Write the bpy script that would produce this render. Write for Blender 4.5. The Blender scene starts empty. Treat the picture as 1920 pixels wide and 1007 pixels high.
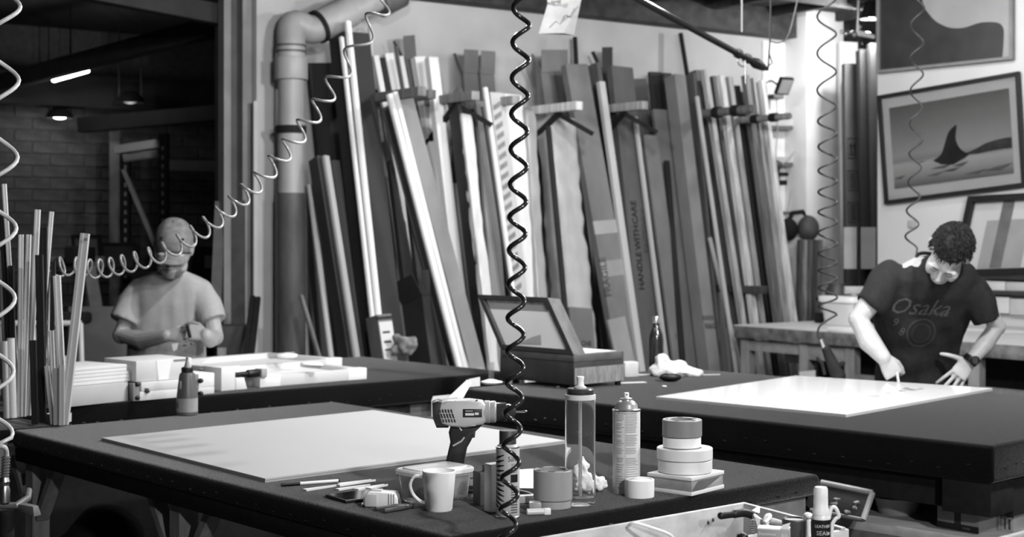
import bpy, bmesh, math, random
from mathutils import Vector, Matrix, noise
RND = random.Random(11)
F, HZ, CZ, CX = 2821.0, 440.0, 1.55, 960.0
C0 = Vector((0, 0, CZ))
SC = bpy.context.scene
COL = SC.collection

# ------------------------------------------------------------------ camera, world, lights, exposure
cam_data = bpy.data.cameras.new('camera')
cam = bpy.data.objects.new('camera', cam_data)
COL.objects.link(cam)
cam.location = C0
cam.rotation_euler = (math.radians(90), 0, 0)
cam_data.sensor_width = 36.0
cam_data.lens = 36.0 * F / 1920.0
cam_data.shift_y = -(503.5 - HZ) / 1920.0
cam_data.clip_start = 0.05
cam_data.dof.use_dof = True
cam_data.dof.focus_distance = 3.75
cam_data.dof.aperture_fstop = 5.0
SC.camera = cam
SC.view_settings.view_transform = 'Standard'
SC.view_settings.look = 'None'
SC.view_settings.gamma = 1.0
SC.view_settings.use_curve_mapping = False
SC.view_settings.exposure = 0.25
w = bpy.data.worlds.new('world')
SC.world = w
w.use_nodes = True
w.node_tree.nodes['Background'].inputs[0].default_value = (1, 1, 1, 1)
w.node_tree.nodes['Background'].inputs[1].default_value = 0.012

LAMPS = [  # x, y, z of the bulb, power, radius: pendants over the benches, and unseen lamps added for fill
    (1.15, 5.65, 2.95, 160, 0.10),
    (2.35, 4.60, 2.95, 280, 0.13),
    (0.85, 8.10, 3.0, 60, 0.13),  # unseen, added to brighten the back wall
    (2.45, 8.35, 3.05, 30, 0.12),
    (1.80, 1.20, 3.0, 275, 0.13),
    (1.90, -1.60, 2.75, 380, 0.13),  # unseen, added behind the camera to light the shelf under the far bench
    (-0.45, 6.10, 2.95, 100, 0.04),
]
def lamp(name, kind, loc, power, size, spot=None):
    d = bpy.data.lights.new(name, kind)
    d.energy = power
    o = bpy.data.objects.new(name, d)
    o.location = loc
    COL.objects.link(o)
    if kind == 'AREA':
        d.shape = 'DISK'; d.size = size * 2
    else:
        d.shadow_soft_size = size
    return o

# ------------------------------------------------------------------ helpers
def P(px, py, Y):
    return Vector(((px - CX) / F * Y, Y, CZ - (py - HZ) / F * Y))
def T(px, py, z):
    return P(px, py, F * (CZ - z) / (py - HZ))

class MB:
    def __init__(s):
        s.v, s.f = [], []
    def add(s, vs, fs):
        o = len(s.v)
        s.v += [Vector(v) for v in vs]
        s.f += [tuple(i + o for i in f) for f in fs]
        return s
    def hexa(s, b, t):
        return s.add(list(b) + list(t), [(3, 2, 1, 0), (4, 5, 6, 7)] + [(i, (i + 1) % 4, 4 + (i + 1) % 4, 4 + i) for i in range(4)])
    def box(s, c, size, M=None):
        x, y, z = (k / 2 for k in size)
        p = [Vector(q) for q in ((-x, -y, -z), (x, -y, -z), (x, y, -z), (-x, y, -z), (-x, -y, z), (x, -y, z), (x, y, z), (-x, y, z))]
        c = Vector(c)
        p = [(M @ q if M else q) + c for q in p]
        return s.hexa(p[:4], p[4:])
    def bar(s, a, b, wd, h, up=(0, 0, 1)):
        a, b = Vector(a), Vector(b)
        d = (b - a).normalized()
        x = d.cross(Vector(up))
        if x.length < 1e-5:
            x = d.cross(Vector((0, 1, 0)))
        x.normalize()
        y = x.cross(d).normalized()
        q = [x * (-wd / 2) - y * (h / 2), x * (wd / 2) - y * (h / 2), x * (wd / 2) + y * (h / 2), x * (-wd / 2) + y * (h / 2)]
        return s.hexa([a + k for k in q], [b + k for k in q])
    def plate(s, quad, nrm, th):
        n = Vector(nrm).normalized() * th
        q = [Vector(k) for k in quad]
        return s.hexa(q, [k + n for k in q])
    def tube(s, path, r, n=8, cap=True):
        path = [Vector(p) for p in path]
        rs = r if isinstance(r, (list, tuple)) else [r] * len(path)
        m = len(path)
        t0 = (path[1] - path[0]).normalized()
        x = t0.cross(Vector((0, 0, 1)))
        if x.length < 1e-3:
            x = t0.cross(Vector((0, 1, 0)))
        x.normalize()
        vs, fs = [], []
        for i in range(m):
            t = (path[min(i + 1, m - 1)] - path[max(i - 1, 0)]).normalized()
            x = (x - t * x.dot(t)).normalized()
            y = t.cross(x)
            for k in range(n):
                a = 2 * math.pi * k / n
                vs.append(path[i] + (x * math.cos(a) + y * math.sin(a)) * rs[i])
        for i in range(m - 1):
            for k in range(n):
                k2 = (k + 1) % n
                fs.append((i * n + k, i * n + k2, (i + 1) * n + k2, (i + 1) * n + k))
        if cap:
            fs.append(tuple(range(n - 1, -1, -1)))
            fs.append(tuple((m - 1) * n + k for k in range(n)))
        return s.add(vs, fs)
    def capsule(s, path, rs, n=10):
        s.tube(path, rs, n)
        rr = rs if isinstance(rs, (list, tuple)) else [rs] * len(path)
        for p, r in zip(path, rr):
            s.ell(p, (r * 1.0,) * 3, nu=n, nv=7)
        return s
    def loft(s, rings, cap=True):
        n = len(rings[0])
        vs = [v for r in rings for v in r]
        fs = []
        for i in range(len(rings) - 1):
            for k in range(n):
                k2 = (k + 1) % n
                fs.append((i * n + k, i * n + k2, (i + 1) * n + k2, (i + 1) * n + k))
        if cap:
            fs.append(tuple(range(n - 1, -1, -1)))
            fs.append(tuple((len(rings) - 1) * n + k for k in range(n)))
        return s.add(vs, fs)
    def lathe(s, prof, n=32, c=(0, 0, 0), M=None):
        c = Vector(c)
        rows, vs, fs = [], [], []
        for r, z in prof:
            if r < 1e-6:
                rows.append([len(vs)]); vs.append(Vector((0, 0, z)))
            else:
                rows.append(list(range(len(vs), len(vs) + n)))
                vs += [Vector((r * math.cos(2 * math.pi * k / n), r * math.sin(2 * math.pi * k / n), z)) for k in range(n)]
        for a, b in zip(rows, rows[1:]):
            for k in range(n):
                k2 = (k + 1) % n
                if len(a) == 1 and len(b) == 1:
                    continue
                if len(a) == 1:
                    fs.append((a[0], b[k2], b[k]))
                elif len(b) == 1:
                    fs.append((a[k], a[k2], b[0]))
                else:
                    fs.append((a[k], a[k2], b[k2], b[k]))
        return s.add([(M @ v if M else v) + c for v in vs], fs)
    def ell(s, c, r, M=None, nu=16, nv=10):
        return s.lathe([(0, -r[2])] + [(1, 0)] * 0 + [(math.cos(a), r[2] * math.sin(a)) for a in [math.pi * (i / nv - .5) for i in range(1, nv)]] + [(0, r[2])], nu) if False else s._ell(c, r, M, nu, nv)
    def _ell(s, c, r, M, nu, nv):
        c = Vector(c)
        t = MB().lathe([(0, -1)] + [(math.cos(a), math.sin(a)) for a in [math.pi * (i / nv - .5) for i in range(1, nv)]] + [(0, 1)], nu)
        vs = [Vector((v.x * r[0], v.y * r[1], v.z * r[2])) for v in t.v]
        return s.add([(M @ v if M else v) + c for v in vs], t.f)
    def prism(s, pts, o, ax, ay, az, h):
        o, ax, ay, az = Vector(o), Vector(ax), Vector(ay), Vector(az)
        n = len(pts)
        a = [o + ax * p[0] + ay * p[1] for p in pts]
        b = [k + az * h for k in a]
        return s.add(a + b, [tuple(range(n - 1, -1, -1)), tuple(range(n, 2 * n))] + [(i, (i + 1) % n, n + (i + 1) % n, n + i) for i in range(n)])
    def xf(s, M):
        s.v = [M @ v for v in s.v]
        return s

def sup(c, ax, ay, rx, ry, n=24, e=2.0):
    """one ring of a superellipse"""
    out = []
    for k in range(n):
        a = 2 * math.pi * k / n
        ca, sa = math.cos(a), math.sin(a)
        out.append(Vector(c) + Vector(ax) * rx * math.copysign(abs(ca) ** (2 / e), ca) + Vector(ay) * ry * math.copysign(abs(sa) ** (2 / e), sa))
    return out
def spline(keys, sub):
    """Catmull-Rom through keys"""
    k = [Vector(p) for p in keys]
    k = [k[0] * 2 - k[1]] + k + [k[-1] * 2 - k[-2]]
    out = []
    for i in range(1, len(k) - 2):
        for j in range(sub):
            t = j / sub
            a, b, c, d = k[i - 1], k[i], k[i + 1], k[i + 2]
            out.append(.5 * ((2 * b) + (c - a) * t + (2 * a - 5 * b + 4 * c - d) * t * t + (3 * b - a - 3 * c + d) * t ** 3))
    out.append(k[-2])
    return out

def mesh(name, mb, mat, smooth=32, bevel=0, seg=2):
    me = bpy.data.meshes.new(name)
    me.from_pydata([tuple(v) for v in mb.v], [], mb.f)
    bm = bmesh.new()
    bm.from_mesh(me)
    bmesh.ops.recalc_face_normals(bm, faces=bm.faces)
    if bevel:
        ed = [e for e in bm.edges if len(e.link_faces) == 2 and e.calc_face_angle(0) > math.radians(40)]
        bmesh.ops.bevel(bm, geom=ed, offset=bevel, segments=seg, profile=.5, affect='EDGES', clamp_overlap=True)
    bm.to_mesh(me)
    bm.free()
    if smooth:
        me.polygons.foreach_set('use_smooth', [True] * len(me.polygons))
        me.set_sharp_from_angle(angle=math.radians(smooth))
    if mat:
        me.materials.append(mat)
    return me

MW = {}
def thing(name, label, cat, loc=(0, 0, 0), rz=0.0, group=None, M=None):
    o = bpy.data.objects.new(name, None)
    o.empty_display_size = .05
    COL.objects.link(o)
    M = M if M is not None else Matrix.Translation(Vector(loc)) @ Matrix.Rotation(rz, 4, 'Z')
    o.matrix_world = M
    MW[o.name] = M.copy()
    o['label'], o['category'] = label, cat
    if group:
        o['group'] = group
    return o
def part(name, mb, mat, par, world=False, label=None, kind=None, **kw):
    M = MW[par.name]
    if world:
        mb.xf(M.inverted())
    o = bpy.data.objects.new(name, mesh(name, mb, mat, **kw))
    COL.objects.link(o)
    o.parent = par
    MW[o.name] = M
    if label:
        o['label'] = label
    if kind:
        o['kind'] = kind
    return o
def single(name, mb, mat, label, cat, group=None, kind=None, **kw):
    zs = min(v.z for v in mb.v)
    c = sum(mb.v, Vector()) / len(mb.v)
    c.z = zs
    for v in mb.v:
        v -= c
    o = bpy.data.objects.new(name, mesh(name, mb, mat, **kw))
    o.location = c
    COL.objects.link(o)
    MW[o.name] = Matrix.Translation(c)
    o['label'], o['category'] = label, cat
    if group:
        o['group'] = group
    if kind:
        o['kind'] = kind
    return o
def struct(name, mb, mat, **kw):
    o = bpy.data.objects.new(name, mesh(name, mb, mat, **kw))
    COL.objects.link(o)
    MW[o.name] = Matrix()
    o['kind'] = 'structure'
    return o
def copy_tree(o, par=None, M=None):
    c = o.copy()
    COL.objects.link(c)
    if par:
        c.parent = par
    if M is not None:
        c.matrix_world = M
        MW[c.name] = M.copy()
    for ch in list(o.children):
        d = copy_tree(ch, c)
        MW[d.name] = MW[c.name] if c.name in MW else Matrix()
    return c

MATS = {}
def mat(v, rough=.6, var=0.0, scale=12, stretch=(1, 1, 1), bump=0.0, metal=0.0, spec=.5, bscale=None, key='', v2=None, thr=None):
    k = (v, rough, var, scale, stretch, bump, metal, spec, bscale, key, v2, thr)
    if k in MATS:
        return MATS[k]
    m = bpy.data.materials.new('mat_%d' % len(MATS))
    m.use_nodes = True
    nt = m.node_tree
    N, L = nt.nodes, nt.links
    b = N['Principled BSDF']
    b.inputs['Roughness'].default_value = rough
    b.inputs['Metallic'].default_value = metal
    b.inputs['Specular IOR Level'].default_value = spec
    tc = N.new('ShaderNodeTexCoord')
    mp = N.new('ShaderNodeMapping')
    mp.inputs['Scale'].default_value = stretch
    L.new(tc.outputs['Object'], mp.inputs['Vector'])
    nz = N.new('ShaderNodeTexNoise')
    nz.inputs['Scale'].default_value = scale
    nz.inputs['Detail'].default_value = 5
    L.new(mp.outputs[0], nz.inputs['Vector'])
    rp = N.new('ShaderNodeValToRGB')
    lo, hi = (max(v - var, 0.002), v + var) if v2 is None else (v, v2)
    p0, p1 = thr if thr else (.3, .7)
    rp.color_ramp.elements[0].position, rp.color_ramp.elements[1].position = p0, p1
    rp.color_ramp.elements[0].color = (lo, lo, lo, 1)
    rp.color_ramp.elements[1].color = (hi, hi, hi, 1)
    L.new(nz.outputs['Fac'], rp.inputs['Fac'])
    L.new(rp.outputs['Color'], b.inputs['Base Color'])
    if bump:
        n2 = N.new('ShaderNodeTexNoise')
        n2.inputs['Scale'].default_value = bscale or scale
        n2.inputs['Detail'].default_value = 4
        L.new(mp.outputs[0], n2.inputs['Vector'])
        bp = N.new('ShaderNodeBump')
        bp.inputs['Strength'].default_value = bump
        bp.inputs['Distance'].default_value = .01
        L.new(n2.outputs['Fac'], bp.inputs['Height'])
        L.new(bp.outputs[0], b.inputs['Normal'])
    MATS[k] = m
    return m
def felt(v, sheen):
    m = mat(v, .95, v * .28, 240, bump=.35, bscale=420, spec=.03, key='felt')
    b = m.node_tree.nodes['Principled BSDF']
    N, L = m.node_tree.nodes, m.node_tree.links
    nz = N.new('ShaderNodeTexNoise'); nz.inputs['Scale'].default_value = 260; nz.inputs['Detail'].default_value = 3
    ma = N.new('ShaderNodeMapRange')
    ma.inputs['From Min'].default_value = .3; ma.inputs['From Max'].default_value = .7
    ma.inputs['To Min'].default_value = sheen * .45; ma.inputs['To Max'].default_value = sheen * 1.55
    L.new(N['Texture Coordinate'].outputs['Object'], nz.inputs['Vector'])
    L.new(nz.outputs['Fac'], ma.inputs['Value'])
    L.new(ma.outputs['Result'], b.inputs['Sheen Weight'])
    b.inputs['Sheen Roughness'].default_value = .3
    return m
def glass(v=.9, rough=.05, ior=1.45, trans=1.0, alpha=1.0, key=''):
    k = ('glass', v, rough, ior, trans, alpha, key)
    if k in MATS:
        return MATS[k]
    m = mat(v, rough, .01, key='glass%s' % str(k))
    b = m.node_tree.nodes['Principled BSDF']
    b.inputs['Transmission Weight'].default_value = trans
    b.inputs['IOR'].default_value = ior
    b.inputs['Alpha'].default_value = alpha
    MATS[k] = m
    return m
def emit(v, st, key=''):
    m = mat(v, .5, key='emit%s%s' % (st, key))
    b = m.node_tree.nodes['Principled BSDF']
    b.inputs['Emission Color'].default_value = (1, 1, 1, 1)
    b.inputs['Emission Strength'].default_value = st
    return m
def wood(v, var=.06, axis='z', rough=.6, key=''):
    st = {'x': (.12, 1, 1), 'y': (1, .12, 1), 'z': (1, 1, .08)}[axis]
    return mat(v, rough, var, 28, st, bump=.08, key='wood' + key)
def text_mb(s, size, extrude=.0004, shear=0.0, align='CENTER', sx=1.0, bold=0.0):
    cu = bpy.data.curves.new('lettering', 'FONT')
    cu.body = s
    cu.size = size
    cu.extrude = extrude
    cu.shear = shear
    cu.align_x = align
    cu.align_y = 'CENTER'
    cu.resolution_u = 2
    cu.offset = bold
    ob = bpy.data.objects.new('lettering', cu)
    me = bpy.data.meshes.new_from_object(ob)
    mb = MB()
    mb.add([Vector((v.co.x * sx, v.co.y, v.co.z)) for v in me.vertices], [tuple(p.vertices) for p in me.polygons])
    bpy.data.objects.remove(ob)
    bpy.data.curves.remove(cu)
    bpy.data.meshes.remove(me)
    return mb
def frame_M(o, x, y):
    x = Vector(x).normalized()
    y = Vector(y)
    y = (y - x * y.dot(x)).normalized()
    z = x.cross(y)
    M = Matrix((x, y, z)).transposed().to_4x4()
    M.translation = Vector(o)
    return M
def wrap(mb, R, zc, a0):
    """bend flat lettering (x along, y up) around a vertical cylinder, middle facing angle a0"""
    mb.v = [Vector(((R + v.z) * math.cos(a0 + v.x / R), (R + v.z) * math.sin(a0 + v.x / R), zc + v.y)) for v in mb.v]
    return mb
def patch(R, z0, z1, a0, a1, th=.0004, n=16):
    """curved sticker on a cylinder"""
    pr = []
    for i in range(n + 1):
        a = a0 + (a1 - a0) * i / n
        pr.append([Vector((r * math.cos(a), r * math.sin(a), z)) for r, z in ((R, z0), (R + th, z0), (R + th, z1), (R, z1))])
    return MB().loft(pr)
def remesh(mb, voxel, it=3):
    me = bpy.data.meshes.new('t')
    me.from_pydata([tuple(v) for v in mb.v], [], mb.f)
    bm = bmesh.new(); bm.from_mesh(me)
    bmesh.ops.recalc_face_normals(bm, faces=bm.faces)
    bm.to_mesh(me); bm.free()
    ob = bpy.data.objects.new('t', me)
    COL.objects.link(ob)
    r = ob.modifiers.new('r', 'REMESH')
    r.mode = 'VOXEL'
    r.voxel_size = voxel
    sm = ob.modifiers.new('s', 'SMOOTH')
    sm.factor = .5
    sm.iterations = it
    dg = bpy.context.evaluated_depsgraph_get()
    m2 = bpy.data.meshes.new_from_object(ob.evaluated_get(dg))
    out = MB()
    out.add([v.co.copy() for v in m2.vertices], [tuple(p.vertices) for p in m2.polygons])
    bpy.data.objects.remove(ob)
    bpy.data.meshes.remove(me)
    bpy.data.meshes.remove(m2)
    return out
def ripple(mb, amp, fr, st=(1, 1, 1), seed=0.0):
    """cloth creases: push vertices by noise along their normals"""
    me = bpy.data.meshes.new('t')
    me.from_pydata([tuple(v) for v in mb.v], [], mb.f)
    ns = [Vector(v.normal) for v in me.vertices]
    for i, v in enumerate(mb.v):
        q = Vector((v.x * st[0], v.y * st[1], v.z * st[2])) * fr + Vector((seed, seed, seed))
        mb.v[i] = v + ns[i] * amp * noise.noise(q)
    bpy.data.meshes.remove(me)
    return mb
# ------------------------------------------------------------------ the room
WU = Vector((.81, .586, 0)).normalized()      # along the back wall
WN = Vector((.586, -.81, 0)).normalized()     # out of the back wall, into the room
W0 = Vector((2.3, 12.0, 0))
UP = Vector((0, 0, 1))
D2 = Vector((.745, .667, 0)).normalized()     # bench axes
D1 = Vector((-.667, .745, 0)).normalized()
def wall_off(p):
    return (Vector(p) - W0).dot(WN)
def ray_plane(px, py, o, n):
    d = P(px, py, 1) - C0
    return C0 + d * ((Vector(o) - C0).dot(n) / d.dot(n))
def ray_wall(px, py, off):
    return ray_plane(px, py, W0 + WN * off, WN)
def post(corners, z0, z1):
    return MB().hexa([Vector((c.x, c.y, z0)) for c in corners], [Vector((c.x, c.y, z1)) for c in corners])
def wcol(px0, px1, o0, o1, z0=0, z1=3.3):
    a, b = ray_wall(px0, HZ, o1), ray_wall(px1, HZ, o1)
    k = WN * (o1 - o0)
    return post([a, b, b - k, a - k], z0, z1)
plaster = mat(.42, .85, .05, 2.2, bump=.05, bscale=60)
concrete = mat(.035, .8, .012, 3.0, bump=.1, bscale=25)
darkwood = mat(.026, .7, .015, 14, (1, .2, 1))
fabric = felt(.0060, .33)
fabric_side = fabric
pale = mat(.68, .5, .02, 6)
white = mat(.80, .45, .015, 5)
steel = mat(.55, .28, .03, 30, metal=1.0)
black = mat(.010, .42, .002, 20, spec=.28)
matt_black = mat(.010, .8, .003, 30, spec=.25)
ply = wood(.36, .06, 'x')
pine = wood(.42, .07, 'x', key='pine')
rawtimber = wood(.13, .05, 'z', key='raw')

struct('floor', MB().box((0, 8, -.05), (16, 22, .1)), concrete)
struct('ceiling', MB().box((0, 9, 3.36), (16, 20, .12)), mat(.03, .85, .01, 9, (1, .1, 1)))
a = ray_wall(424, HZ, 0); b = W0 + WU * 2.2
struct('wall_back', post([a, b, b - WN * .16, a - WN * .16], 0, 3.3), plaster)
# timber beam along the head of the back wall and joists over it
bm_ = MB()
a = ray_wall(556, HZ, .16); b = W0 + WU * 2.0 + WN * .16
bm_.hexa([Vector((p.x, p.y, 3.085)) for p in (a, b, b - WN * .16, a - WN * .16)], [Vector((p.x, p.y, 3.3)) for p in (a, b, b - WN * .16, a - WN * .16)])
struct('trim_1', bm_, darkwood, bevel=.006)
j = struct('trim_2', MB().bar(W0 + UP * 3.255 + WN * .9 - WU * 4.3, W0 + UP * 3.255 + WN * .9 + WU * 1.4, .07, .09), mat(.12, .7, .03, 14))
for i in range(9):
    p = W0 + WU * (-4.2 + .62 * i) + UP * 3.28
    part('joist', MB().bar(p + WN * .17, p + WN * 2.6, .05, .1), darkwood, j, world=True)
# pier at the opening, with its stepped jamb
pier = struct('trim_3', wcol(481, 553, 0, .16), mat(.42, .85, .05, 2.5, bump=.05, bscale=60), bevel=.004)
part('corner_bead', MB().hexa(*[[Vector((p.x, p.y, z)) for p in (lambda A, B: (A, B, B - WN * .02, A - WN * .02))(ray_wall(476, HZ, .175), ray_wall(483, HZ, .175))] for z in (0, 2.35)]), mat(.46, .5, .02, 8), pier, world=True, label='pale corner bead on the pier edge')
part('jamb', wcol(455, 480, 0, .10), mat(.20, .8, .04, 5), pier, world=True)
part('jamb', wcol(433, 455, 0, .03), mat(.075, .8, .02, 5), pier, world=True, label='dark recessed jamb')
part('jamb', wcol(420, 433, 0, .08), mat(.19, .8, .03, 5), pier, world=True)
part('jamb_board', wcol(519, 528, .161, .19, 0, 2.0), mat(.42, .7, .04, 8), pier, world=True)
# white column at the far end of the back wall and the white cladding beside it
struct('trim_4', wcol(1512, 1582, 0, .26), mat(.74, .7, .02, 3), bevel=.006)
cl = struct('trim_5', wcol(1432, 1511, .0, .03, .9, 3.06), mat(.80, .7, .02, 3))
for y in (243, 312):
    a, b = ray_wall(1436, y, .12), ray_wall(1512, y, .12)
    part('ledge', MB().plate([a, b, b - WN * .1, a - WN * .1], UP, .03), mat(.12, .6, .02, 9), cl, world=True, label='thin dark ledge with pale front lip')
    part('ledge_lip', MB().plate([a + UP * .03, b + UP * .03, b + UP * .03 - WN * .1, a + UP * .03 - WN * .1], UP, .045), mat(.5, .7, .02, 9), cl, world=True)

# room through the opening: brick wall, girder, low beams
BW = P(200, HZ, 13.0); BW.z = 0
def bwp(t, z, off=0.0):
    q = BW + WU * t + WN * off
    return Vector((q.x, q.y, z))
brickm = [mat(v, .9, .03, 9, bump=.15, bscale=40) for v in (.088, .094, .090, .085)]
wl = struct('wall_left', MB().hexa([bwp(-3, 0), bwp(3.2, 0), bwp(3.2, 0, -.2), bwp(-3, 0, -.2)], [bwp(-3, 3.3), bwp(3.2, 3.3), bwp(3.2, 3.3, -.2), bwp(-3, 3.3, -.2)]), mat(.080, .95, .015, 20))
fm = Matrix((WU, WN, UP)).transposed()
brick_me = None
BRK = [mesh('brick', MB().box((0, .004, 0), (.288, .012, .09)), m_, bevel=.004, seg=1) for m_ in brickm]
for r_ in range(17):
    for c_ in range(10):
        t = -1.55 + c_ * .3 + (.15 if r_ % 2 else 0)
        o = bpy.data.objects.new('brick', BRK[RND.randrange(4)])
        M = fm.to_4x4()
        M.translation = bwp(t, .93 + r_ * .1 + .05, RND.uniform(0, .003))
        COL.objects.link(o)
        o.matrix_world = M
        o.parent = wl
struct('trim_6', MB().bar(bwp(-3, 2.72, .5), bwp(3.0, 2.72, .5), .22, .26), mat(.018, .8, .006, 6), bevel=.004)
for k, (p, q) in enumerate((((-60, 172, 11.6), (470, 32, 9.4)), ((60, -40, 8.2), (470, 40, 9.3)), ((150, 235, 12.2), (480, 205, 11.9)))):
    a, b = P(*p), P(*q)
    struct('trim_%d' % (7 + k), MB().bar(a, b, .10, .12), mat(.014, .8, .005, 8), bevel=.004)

# partition on which the framed pictures hang
AWd = Vector((-.67, .74, 0)).normalized()
AWn = Vector((-.74, -.67, 0)).normalized()
AW0 = Vector((3.45, 8.78, 0))
def art(px, py, off=0.0):
    return ray_plane(px, py, AW0 + AWn * off, AWn)
a = art(1645, HZ); b = AW0 - AWd * 1.3
struct('wall_right', post([b, a, a - AWn * .06, b - AWn * .06], 0, 3.3), mat(.50, .8, .03, 2.5), bevel=.004)

# ------------------------------------------------------------------ drain pipe on the pier
pipe = thing('drain_pipe', 'fat grey plastic drain pipe climbing the pier and elbowing along the wall', 'pipe', ray_wall(545, 900, .34) * 1)
pv = mat(.31, .5, .05, 7, (1, 1, .4), bump=.03)
pd = mat(.075, .6, .03, 9, (1, 1, .3))
pc = ray_wall(546, HZ, .34)
def pz(y):
    return CZ - (y - HZ) / F * pc.y
v = lambda z: Vector((pc.x, pc.y, z))
pr = 24.5 / F * pc.y
part('lower_pipe', MB().tube([v(0), v(pz(362))], pr * 1.1, 28), pd, pipe, world=True, label='dark stained lower length of pipe')
part('upper_pipe', MB().tube([v(pz(362)), v(pz(150))], pr * 1.0, 28), pv, pipe, world=True)
part('pipe_clamp', MB().tube([v(pz(250)), v(pz(236))], pr * 1.16, 28).box(v(pz(243)) - WN * .14, (.03, .3, .03)), matt_black, pipe, world=True, label='dark metal clamp band')
part('socket', MB().tube([v(pz(150)), v(pz(108))], pr * 1.27, 28), pv, pipe, world=True, bevel=.006)
el = ray_wall(585, 56, .34); e2 = ray_wall(640, 26, .34); e3 = ray_wall(790, -46, .34)
part('elbow', MB().tube(spline([v(pz(108)), v(pz(84)), (v(pz(70)) + el) * .5 + Vector((-.05, 0, .055)), el, el + (e2 - el) * .35], 6), pr * 1.08, 28), pv, pipe, world=True)
for y in (99, 88):
    part('ring', MB().tube([v(pz(y)), v(pz(y - 4))], pr * 1.14, 28), pd, pipe, world=True)
d = (e3 - el).normalized()
part('socket', MB().tube([el + d * .05, el + d * .30], pr * 1.27, 28), pv, pipe, world=True, bevel=.006)
part('branch_pipe', MB().tube([el + d * .28, e3], pr * 1.08, 28), pv, pipe, world=True)
part('seal_ring', MB().tube([el + d * .035, el + d * .06], pr * 1.33, 28), matt_black, pipe, world=True)
q = ray_wall(728, -4, .34)
part('coupling', MB().tube([q - d * .08, q + d * .09], pr * 1.25, 28), pd, pipe, world=True)

# ------------------------------------------------------------------ leaning stock
def foot(xt, yt, xb, yb, b):
    lo, hi = HZ + 60.0, 1900.0
    for _ in range(50):
        m = (lo + hi) / 2
        p = T(xt + (xb - xt) * (m - yt) / (yb - yt), m, 0)
        if wall_off(p) > b:
            hi = m
        else:
            lo = m
    return p
def lean(line, dl, wr, a, b):
    """box leaning on the back wall: its front-left edge runs through two points of the view; dl and wr are the widths of its side and front"""
    xt, yt, xb, yb = line
    top, ft = ray_wall(xt, yt, a), foot(xt, yt, xb, yb, b)
    L = top - ft
    L.normalize()
    n = (WN - L * WN.dot(L)).normalized()
    u = n.cross(L)
    if u.dot(WU) < 0:
        u = -u
    Wd, D = max(wr * top.y / F / .80, .006), max(dl * top.y / F / .586, .006)
    base = [ft, ft + u * Wd, ft + u * Wd - n * D, ft - n * D]
    sh = L * ((.004 - min(p.z for p in base)) / L.z)
    base = [p + sh for p in base]
    ft = ft + sh
    return dict(ft=ft, top=top, L=L, n=n, u=u, W=Wd, D=D, base=base, len=(top - ft).length)
def lbox(g, u0, u1, n0, n1, l0, l1):
    """box in the board's own frame: fractions of width, depths from the front (negative is proud), metres along"""
    o, u, n, L = g['ft'], g['u'] * g['W'], g['n'], g['L']
    c = lambda l: [o + u * u0 - n * n0 + L * l, o + u * u1 - n * n0 + L * l, o + u * u1 - n * n1 + L * l, o + u * u0 - n * n1 + L * l]
    return MB().hexa(c(l0), c(l1))
def along(g, py):
    """length along the board at view height py"""
    t0, t1 = 0.0, g['len']
    for _ in range(40):
        m = (t0 + t1) / 2
        p = g['ft'] + g['L'] * m
        y = HZ - (p.z - CZ) / p.y * F
        if y > py:
            t0 = m
        else:
            t1 = m
    return m
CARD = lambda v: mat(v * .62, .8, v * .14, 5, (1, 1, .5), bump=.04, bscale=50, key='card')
TIM = lambda v: mat(v * .75, .6, v * .3, 26, (1, 1, .06), bump=.05, key='tim')
G_C, G_M, G_T = 'cardboard cartons leaning on the back wall', 'mouldings leaning on the back wall', 'timber battens leaning on the back wall'
def carton(line, dl, wr, v, a, b, label, tape=(), flaps=False, inner=.02, words=None, name='cardboard_carton', m=None, group=G_C, band=()):
    g = lean(line, dl, wr, a, b)
    m = m or CARD(v)
    t = thing(name, label, 'carton', g['ft'], group=group)
    part('body', lbox(g, 0, 1, 0, g['D'], 0, g['len'] - (.03 if flaps else 0)), m, t, world=True, bevel=.003, seg=1)
    if flaps:
        H = g['len'] - .03
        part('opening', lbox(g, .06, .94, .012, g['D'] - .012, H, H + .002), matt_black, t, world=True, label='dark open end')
        part('flap', MB().plate([p for p in (lambda o: (o, o + g['u'] * g['W'], o + g['u'] * g['W'] + g['L'] * .15 + g['n'] * .03, o + g['L'] * .15 + g['n'] * .03))(g['ft'] + g['L'] * H)], g['n'], .004), m, t, world=True)
        part('flap', MB().plate([p for p in (lambda o: (o, o - g['n'] * g['D'], o - g['n'] * g['D'] + g['L'] * .13 - g['u'] * .05, o + g['L'] * .13 - g['u'] * .05))(g['ft'] + g['L'] * H)], g['u'], .004), m, t, world=True)
    for y0, y1, tv in tape:
        part('tape_band', lbox(g, -.01, 1.01, -.0025, .01, along(g, y1), along(g, y0)), mat(tv, .35, .02, 9), t, world=True)
    for u0, u1, tv in band:
        part('seam_tape', lbox(g, u0, u1, -.002, .004, .02, g['len'] - .05), mat(tv, .4, .02, 9), t, world=True)
    for wd in (words or ()):
        s, y, size, uf, vv = wd[:5]
        M = frame_M(g['ft'] + g['L'] * along(g, y) + g['u'] * g['W'] * uf + g['n'] * .003, g['L'], -g['u'])
        if len(wd) > 5:
            M = frame_M(g['ft'] + g['L'] * along(g, y) + g['u'] * g['W'] * uf + g['n'] * .003, g['u'], g['L'])
        part('lettering', text_mb(s, size, .0005, bold=size * .022).xf(M), mat(vv, .7, .003), t, world=True, smooth=0)
    return t, g
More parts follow.
